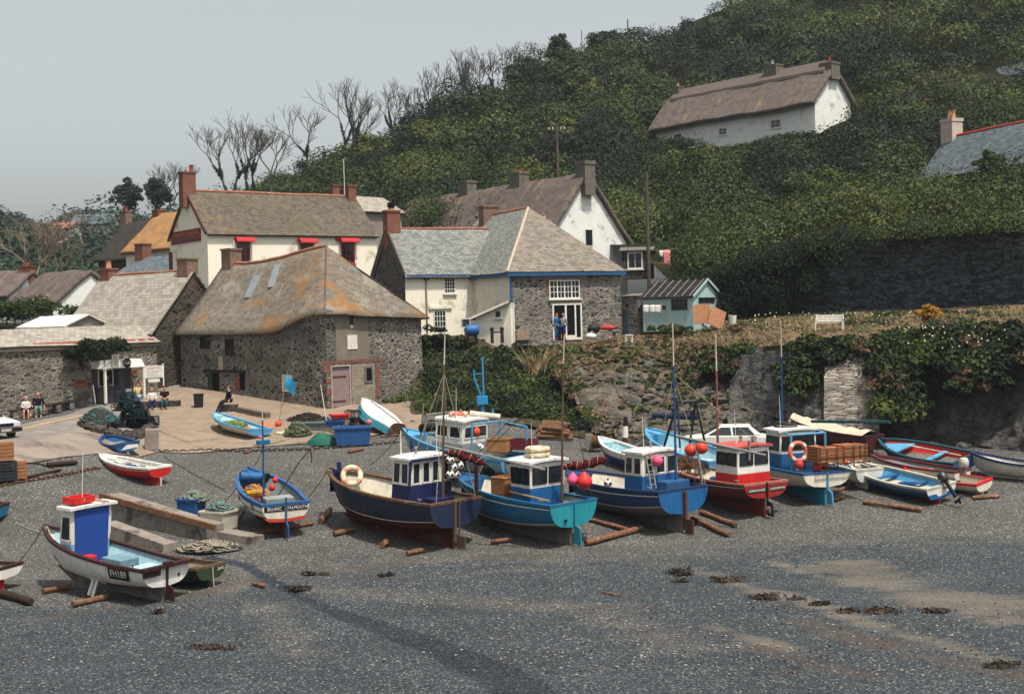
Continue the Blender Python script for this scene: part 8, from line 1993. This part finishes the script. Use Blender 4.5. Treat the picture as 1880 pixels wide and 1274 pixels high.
# ---- cars
def car(label,p,rz):
    t=thing('parked_car',label,'car',p,rz); wp=mat('car_white','#d6d3cc','#c2bfb8',6,.3,.05,.5); bk=mat('car_trim','#17181a','#0e0f10',5,.5,.05,.3)
    prof=[(-2.05,.32),(-2.08,.72),(-1.95,.9),(-1.5,.95),(.75,.97),(1.7,.86),(2.05,.78),(2.12,.62),(2.1,.32)]
    mb=MB(); k=len(prof); wd=.82
    mb.add([(x,-wd,z) for x,z in prof]+[(x,wd,z) for x,z in prof],[tuple(range(k)),tuple(range(k,2*k))[::-1]]+[(i,i+k,(i+1)%k+k,(i+1)%k) for i in range(k)]); mb.build('body',wp,t,False,.05)
    mb=MB(); mb.hexa([(-1.75,-.76,.95),(.95,-.76,.96),(.95,.76,.96),(-1.75,.76,.95),(-1.2,-.58,1.4),(.1,-.58,1.4),(.1,.58,1.4),(-1.2,.58,1.4)]); cab=mb.build('cabin',wp,t,False,.06)
    mb=MB(); mb.add([(.9,-.66,1.0),(.9,.66,1.0),(.16,.53,1.36),(.16,-.53,1.36)],[(0,1,2,3)]); 
    for v in range(len(mb.v)): mb.v[v]+=Vector((.035,0,.03))
    mb.build('windscreen',glass,t)
    for s in (1,-1):
        for x0,x1,u0,u1 in ((-.35,.72,-.3,.12),(-1.4,-.45,-1.1,-.4)):
            mb=MB(); q=[(x0,s*.765,1.0),(x1,s*.765,1.0),(u1,s*.61,1.34),(u0,s*.61,1.34)]; q=[(a,b+s*.012,c) for a,b,c in q]; mb.add(q,[(0,1,2,3) if s<0 else (3,2,1,0)]); mb.build('side_window',glass,t)
        mb=MB(); mb.cbox((2.11,s*.6,.68),(.06,.34,.16)); mb.build('headlight',mat('headlight_glass','#c8ccd0','#a8acb0',5,.15,.02,.6),t)
        mb=MB(); mb.cbox((2.06,s*.81,.68),(.1,.06,.14)); mb.build('indicator',orangeb,t)
        for x in (-1.3,1.3):
            mb=MB(); mb.torus((x,s*.74,.29),.21,.09,(0,1,0),18,8); w=mb.build('wheel',blackp,t,True); mb=MB(); mb.cyl((x,s*.7,.29),(x,s*.8,.29),.17,n=14); mb.build('rim',mastg,w)
            mb=MB(); mb.cyl((x,s*.79,.3),(x,s*.823,.3),.34,n=20); mb.build('wheel_arch',bk,t)
    mb=MB(); mb.add([(-1.72,-.6,1.0),(-1.72,.6,1.0),(-1.26,.5,1.36),(-1.26,-.5,1.36)],[(3,2,1,0)]); 
    for v in range(len(mb.v)): mb.v[v]+=Vector((-.03,0,.03))
    mb.build('rear_window',glass,t)
    mb=MB(); mb.cbox((2.115,0,.68),(.05,.84,.17)); mb.build('grille',bk,t); mb=MB(); mb.box((2.0,-.84,.36),(2.2,.84,.54)); mb.build('bumper',bk,t,False,.03); mb=MB(); mb.cbox((2.21,0,.45),(.02,.52,.11)); mb.build('number_plate',mat('plate_grey','#b8b4a8','#9a968a',5,.5),t)
    return t
pc=G(8,806); car('white saloon car parked on the road, cut by the picture edge',Vector((pc.x-1.5,pc.y+1.0,gh(pc.x-1.5,pc.y+1.0))),rad(-38))
pc=G(1340,850); c=car('white car parked behind the boats, only its roof and windows showing',Vector((pc.x,pc.y+1.6,gh(pc.x,pc.y+1.6)+.02)),rad(172)); 

# odds and ends lying in the boats
def in_boat(k,x,y,kind,label,sz=.4,m=None,seed=1):
    b=BO[k]; t=max(.02,x/b.L); p=b.w(x,y,b.fz(t)+.02); rz=b.root.rotation_euler[2]
    if kind=='rope': heap('rope_coil',label,p,sz,sz*.8,sz*.55,m or mat('rope_tan','#c08a62'),seed,'rope',30,r=.02)
    elif kind=='box': tub('fish_box',label,p,rz+.2*seed,(sz*1.5,sz,sz*.55),m,'fish box')
    elif kind=='crate': crate('fish_crate',label,p,rz+.15*seed,(sz*1.5,sz,sz*.8),m)
for a in (('K',.9,.5,'rope','pale rope coil on the navy boat stern deck',.35,mat('rope_green_pale','#8a9480'),31),('K',4.2,.5,'rope','orange rope coil on the navy boat foredeck',.35,None,32),('K',3.5,-.7,'box','mint green fish box beside the navy wheelhouse',.5,mat('box_mint','#9fbcae','#82a090',4,.7),1),
          ('L',.8,-.5,'rope','dark rope coil on the teal boat stern deck',.32,roped,33),('L',3.2,-.6,'crate','red crate beside the square white wheelhouse',.45,mat('crate_wine','#6f2630'),2),('L',5.0,.0,'rope','cream rope coil in the teal boat bow',.35,ropem,34),
          ('M',.6,.7,'box','white fish box on the deep blue boat stern deck',.5,whiteb,1),('M',4.4,.2,'rope','orange stained rope heap in the deep blue boat bow',.55,None,35),('M',.5,-.8,'rope','green rope coil on the deep blue boat stern',.3,mat('rope_teal','#6f8a84'),36),
          ('O',.6,.3,'rope','tan rope coil on the red boat stern deck',.3,None,37),('O',3.2,-.5,'box','blue fish box beside the red wheelhouse base',.45,bluet,3),('P',.9,.5,'rope','grey rope coil on the crate boat stern deck',.3,ropem,38),
          ('J',.9,-.7,'rope','dark netting heap at the pale blue boat stern',.5,potmesh,39),('E',.8,.0,'rope','dark rope coil in the red rowing boat stern',.22,roped,40),('S',1.6,.1,'box','navy fish box in the royal blue boat',.4,bluet,2),
          ('R2',1.2,.0,'rope','pale rope in the maroon railed rowing boat',.25,ropem,41),('H',1.2,.0,'rope','orange rope in the stern of the open grey white boat',.3,None,42),('X',1.2,.4,'box','white box at the stern of the gantry boat',.5,whiteb,1)): in_boat(*a)
for i,(k,y) in enumerate((('V',.25),('V',-.2),('R1',.2),('E',.3))):
    b=BO[k]; t=thing('oar',('pale oar lying along the plain white rowing boat, outer one','pale oar lying along the plain white rowing boat, inner one','oar lying along the red lined rowing boat','oar lying in the red rowing boat')[i],'oar',b.w(.2,y,b.hs+.06),rot=(0,-b.pt-.03,b.root.rotation_euler[2]))
    mb=MB(); mb.tube([(0,0,0),(2.2,0,0)],.025,6); mb.build('shaft',masto,t); mb=MB(); mb.box((2.2,-.07,-.012),(2.85,.07,.012)); mb.build('blade',masto,t)
# ================= people =================
def skin(name,V,E,Rd,m,parent,sub=1,root=0):
    me=bpy.data.meshes.new('tmp'); me.from_pydata(V,E,[]); o=bpy.data.objects.new('tmp',me); C.objects.link(o)
    bm=bmesh.new(); bm.from_mesh(me); ly=bm.verts.layers.skin.verify()
    for i,v in enumerate(bm.verts):
        r=Rd[i]; v[ly].radius=(r,r) if not isinstance(r,tuple) else r; v[ly].use_root=(i==root)
    bm.to_mesh(me); bm.free()
    o.modifiers.new('k','SKIN').use_smooth_shade=True; s=o.modifiers.new('s','SUBSURF'); s.levels=sub; s.render_levels=sub
    dg=bpy.context.evaluated_depsgraph_get(); dg.update(); r=bpy.data.meshes.new_from_object(o.evaluated_get(dg)); bpy.data.objects.remove(o)
    r.materials.clear(); r.materials.append(m); r.name=name; r.polygons.foreach_set('use_smooth',[True]*len(r.polygons))
    q=bpy.data.objects.new(name,r); C.objects.link(q); q.parent=parent; return q
skinm=mat('skin_tone','#c08a70','#a87560',9,.6,.1,.2)
def cloth(n,c): return mat('cloth_'+n,c,shade(c,.72),7,.95,.3,.05)
def person(label,p,rz,pose,top,bottom,hair,shoe='#3a302a',arms='down',skirt=False,bald=False,sleeve=.6,lean=0.0,sc=1.0,bare=False,longhair=False):
    t=thing('person',label,'person',p,rz); t.scale=(sc,)*3
    V=[];E=[];Rd=[]
    def add(pt,r,par=None):
        V.append(tuple(pt)); Rd.append(r)
        if par is not None: E.append((par,len(V)-1))
        return len(V)-1
    sit=pose=='sit'; hz=.52 if sit else .95; ly=-lean
    pel=add((0,0,hz),(.15,.115)); sp=add((0,ly*.4,hz+.22),(.14,.1),pel); ch=add((0,ly*.8,hz+.4),(.165,.11),sp); nk=add((0,ly,hz+.53),(.055,.055),ch)
    hd0=add((0,ly-.02,hz+.62),(.075,.085),nk); hd1=add((0,ly-.02,hz+.72),(.085,.1),hd0); hd2=add((0,ly-.01,hz+.79),(.06,.07),hd1); add((0,ly-.12,hz+.68),.016,hd0)
    J={}
    for s in (1,-1):
        sh=add((s*.18,ly*.9,hz+.45),.062,ch)
        if arms=='down': el=(s*.24,ly*.6+.02,hz+.18); ha=(s*.25,ly*.5-.06,hz-.06)
        elif arms=='lap': el=(s*.24,ly-.03,hz+.2); ha=(s*.05,ly-.26,hz+.12)
        elif arms=='up': el=((s*.3,ly-.1,hz+.5) if s>0 else (s*.24,ly,hz+.2)); ha=((s*.14,ly-.14,hz+.74) if s>0 else (s*.26,ly-.08,hz-.05))
        elif arms=='reach': el=((s*.3,ly-.15,hz+.28) if s>0 else (s*.25,ly,hz+.2)); ha=((s*.42,ly-.38,hz+.22) if s>0 else (s*.22,ly-.1,hz))
        else: el=(s*.26,ly,hz+.2); ha=(s*.3,ly-.12,hz+.02)
        e=add(el,.043,sh); h=add(ha,.03,e); d=(Vector(ha)-Vector(el)).normalized(); sd=d.orthogonal().normalized(); pm=add(Vector(ha)+d*.06,(.036,.018),h)
        for k in range(4):
            o_=sd*(.03*(k-1.5)*.75); a=add(Vector(ha)+d*.11+o_,.009,pm); add(Vector(ha)+d*(.15+.015*(1.5-abs(k-1.5)))+o_+Vector((0,-.01,-.012)),.008,a)
        th=add(Vector(ha)+d*.05+sd*.045,.01,pm); add(Vector(ha)+d*.09+sd*.06,.009,th)
        J[s]=(V[sh],el,ha)
        hp=add((s*.1,0,hz-.02),.095,pel)
        if sit: kn=(s*.12,-.44,hz-.02); an=(s*.12,-.48,.09); toe=(s*.13,-.62,.04)
        elif pose=='sprawl': kn=(s*.14,-.42,hz-.06); an=(s*.18,-.82,.12); toe=(s*.19,-.9,.2)
        else: kn=(s*.11,-.02,.5); an=(s*.11,.02,.09); toe=(s*.12,-.14,.04)
        k=add(kn,.06,hp); a=add(an,.038,k); add(toe,.035,a); J[(s,'l')]=((s*.1,0,hz-.02),kn,an,toe)
    skin('body',V,E,Rd,skinm,t)
    tm=cloth(top[0],top[1]); bm_=cloth(bottom[0],bottom[1])
    v=[(0,0,hz+.02),(0,ly*.4,hz+.22),(0,ly*.8,hz+.42),(0,ly*.95,hz+.5)]; e=[(0,1),(1,2),(2,3)]; r=[(.175,.135),(.165,.125),(.185,.13),(.09,.075)]
    for s in (1,-1):
        a,b,c=J[s]; n=len(v); w=Vector(b).lerp(Vector(c),max(0,sleeve*2-1)) if sleeve>.5 else None; v+=[a]; r+=[.08]; e+=[(2,n)]
        if w is not None: v+=[b,tuple(w)]; r+=[.062,.05]; e+=[(n,n+1),(n+1,n+2)]
        else: v+=[tuple(Vector(a).lerp(Vector(b),sleeve*2))]; r+=[.065]; e+=[(n,n+1)]
    skin('shirt',v,e,r,tm,t)
    v=[(0,0,hz+.03)]; e=[]; r=[(.165,.125)]
    for s in (1,-1):
        a,b,c,d=J[(s,'l')]; n=len(v)
        if skirt: v+=[a,tuple(Vector(b).lerp(Vector(c),.18))]; r+=[.12,.11]; e+=[(0,n),(n,n+1)]
        else: v+=[a,b,tuple(Vector(b).lerp(Vector(c),.92))]; r+=[.112,.08,.06]; e+=[(0,n),(n,n+1),(n+1,n+2)]
    skin('skirt' if skirt else 'trousers',v,e,r,bm_,t)
    for s in (1,-1):
        a,b,c,d=J[(s,'l')]; mb=MB(); A=Vector(c); T=Vector(d); mb.tube([A+Vector((0,.05,-.03)),A+Vector((0,0,-.03)),T+Vector((0,-.02,-.005))],[.045,.05,.038],8); mb.build('shoe',cloth('shoe'+shoe[1:],shoe),t,True)
    mb=MB(); mb.sph((0,ly+.015,hz+.745),1,12,8,(.098,.112,.085)); 
    if longhair: mb.sph((0,ly+.06,hz+.62),1,10,7,(.09,.06,.15))
    if not bald: mb.build('hair',cloth('hair'+hair[1:],hair),t,True)
    mb=MB()
    for s in (1,-1): mb.sph((s*.033,ly-.108,hz+.705),.011,6,4)
    mb.box((-.025,ly-.112,hz+.632),(.025,ly-.098,hz+.64)); mb.build('face_features',mat('face_dark','#4a2f28','#33201b',5,.7),t)
    return t
cr=lw.rz
def bpt(f,dz=0.0):
    M=Matrix.Translation(bench1.location)@Matrix.Rotation(bench1.rotation_euler[2],4,'Z'); return M
g=G(44,769); person('person in a white cardigan and navy skirt sitting on the wall bench with bare legs',g+Vector((0,.35,-.02)),.35,'sit',('white','#d8d2ca'),('navyskirt','#2c3550'),'#b09a78',arms='lap',skirt=True,shoe='#a06a58',sleeve=.9,sc=.95)
g=G(63,766); person('balding person in a dark jumper and green trousers sitting on the wall bench',g+Vector((.1,.4,-.02)),.35,'sit',('ink','#1b2026'),('greygreen','#6b8078'),'#8a7a68',arms='wide',bald=True,shoe='#c8b890',sleeve=.8,sc=1.08)
g=G(254,757); person('person with long red brown hair, yellow top and pale jeans standing beside the porch',g,.6,'stand',('butter','#d8c08a'),('jeans','#8fa8bc'),'#5a2c1c',arms='up',sleeve=.45,longhair=True)
g=G(277,754); person('person in a white shirt and navy trousers sitting under the notice board',g+Vector((0,.3,0)),.25,'sit',('shirtwhite','#e0d8d2'),('navyt','#222c50'),'#a08468',arms='lap',sleeve=.7,shoe='#c8a890')
g=G(300,752); person('person in a black T shirt with folded arms sitting next to the notice board',g+Vector((0,.35,0)),.2,'sit',('blackt','#1c1f1e'),('bluejean','#3a5266'),'#3a2a22',arms='lap',sleeve=.4,sc=1.03)
mb=MB(); c=G(290,750)+Vector((0,.42,.0)); mb.box((-1.2,-.2,0),(1.2,.2,.42)); o=mb.build('stone_block',stoneC); o.location=c; o.rotation_euler=(0,0,.2); tag(o,'low stone block under the two people by the notice board','stone block')
g=G(416,757); person('person in a dark suit sprawling with legs stretched out by the cellar doorway',g+Vector((.1,.25,-.26)),-.9,'sprawl',('darksuit','#1d1f26'),('darksuit2','#20232c'),'#6a5a4c',arms='wide',sleeve=.95,bald=False,shoe='#16161a',sc=1.0)
mb=MB(); c=G(421,757)+Vector((.15,.3,0)); mb.box((-.5,-.25,-.1),(.4,.3,.42)); o=mb.build('stone_block',stoneC); o.location=c+Vector((-.15,.0,0)); tag(o,'stone block under the person in the dark suit','stone block')
g=U(1022,624,83.6); person('person in a bright blue overall standing at the stone house doorway',g,.9,'stand',('overblue','#2a6a9c'),('overblue2','#2a689a'),'#6a3f2c',arms='down',sleeve=.9,lean=.03,sc=.98)
g=U(1034,625,83.4); person('person in a grey jumper and blue skirt reaching into the stone house doorway',g,2.6,'stand',('greyj','#8f8f92'),('blueskirt','#34417c'),'#a09488',arms='reach',sleeve=.9,skirt=True,lean=.1,sc=.97)
p_=on_porch(-.6,-.35,zg); person('dark haired person behind the cafe porch counter',p_,lw.rz,'stand',('darkblue','#22303f'),('blacktr','#1c1c20'),'#2a1a16',arms='down',sleeve=.4,longhair=True,sc=.95)

# ================= sea haze =================
hv=bpy.data.materials.new('sea_haze'); hv.use_nodes=True; t_=hv.node_tree; t_.nodes.clear(); o_=t_.nodes.new('ShaderNodeOutputMaterial'); pv=t_.nodes.new('ShaderNodeVolumePrincipled')
pv.inputs['Density'].default_value=.0002; pv.inputs['Color'].default_value=(.86,.93,1,1); pv.inputs['Anisotropy'].default_value=.2; t_.links.new(pv.outputs[0],o_.inputs['Volume'])
mb=MB(); mb.box((-240,-20,-12),(240,420,95)); o=mb.build('haze',hv); o['kind']='stuff'; o['label']='thin sea haze over the cove'
# ================= light and camera =================
sun_dir=Vector((.36,-.48,1.35)).normalized()
el=math.asin(sun_dir.z); rot=math.atan2(sun_dir.x,sun_dir.y)
w=bpy.data.worlds.new('World'); bpy.context.scene.world=w; w.use_nodes=True
nt=w.node_tree; bg=nt.nodes['Background']
sk=nt.nodes.new('ShaderNodeTexSky'); sk.sky_type='NISHITA'; sk.sun_disc=False; sk.sun_elevation=el; sk.sun_rotation=rot
sk.air_density=1.0; sk.dust_density=4.0; sk.ozone_density=1.0; sk.altitude=0
hs=nt.nodes.new('ShaderNodeHueSaturation'); hs.inputs['Saturation'].default_value=.25; hs.inputs['Value'].default_value=1.0
nt.links.new(sk.outputs[0],hs.inputs['Color']); mx=nt.nodes.new('ShaderNodeMix'); mx.data_type='RGBA'; mx.blend_type='MULTIPLY'; mx.inputs[0].default_value=1; mx.inputs[7].default_value=(.975,1.0,.975,1); nt.links.new(hs.outputs[0],mx.inputs[6]); nt.links.new(mx.outputs[2],bg.inputs[0]); bg.inputs[1].default_value=.1
sl=bpy.data.lights.new('sun','SUN'); sl.energy=3.2; sl.angle=rad(3); sl.color=(1.0,.94,.85)
so=bpy.data.objects.new('sun',sl); C.objects.link(so); so.rotation_euler=sun_dir.to_track_quat('Z','Y').to_euler(); so.location=(60,-30,90)
cd=bpy.data.cameras.new('camera'); cd.sensor_fit='HORIZONTAL'; cd.sensor_width=36; cd.lens=36*F/1880; cd.clip_end=2000; cd.clip_start=.5
cam=bpy.data.objects.new('camera',cd); C.objects.link(cam)
cam.matrix_world=Matrix.Translation((0,0,H))@Matrix.Rotation(RHO,4,'Y')@Matrix.Rotation(math.pi/2,4,'X')
# principal point sits above the picture centre
cd.shift_y=-(637-CY)/1880; cd.shift_x=0
bpy.context.scene.camera=cam
sc_=bpy.context.scene; sc_.view_settings.view_transform='Standard'; sc_.view_settings.look='None'; sc_.view_settings.exposure=.76; sc_.view_settings.gamma=1
sc_.cycles.max_bounces=5; sc_.cycles.diffuse_bounces=2; sc_.cycles.glossy_bounces=2; sc_.cycles.transmission_bounces=2
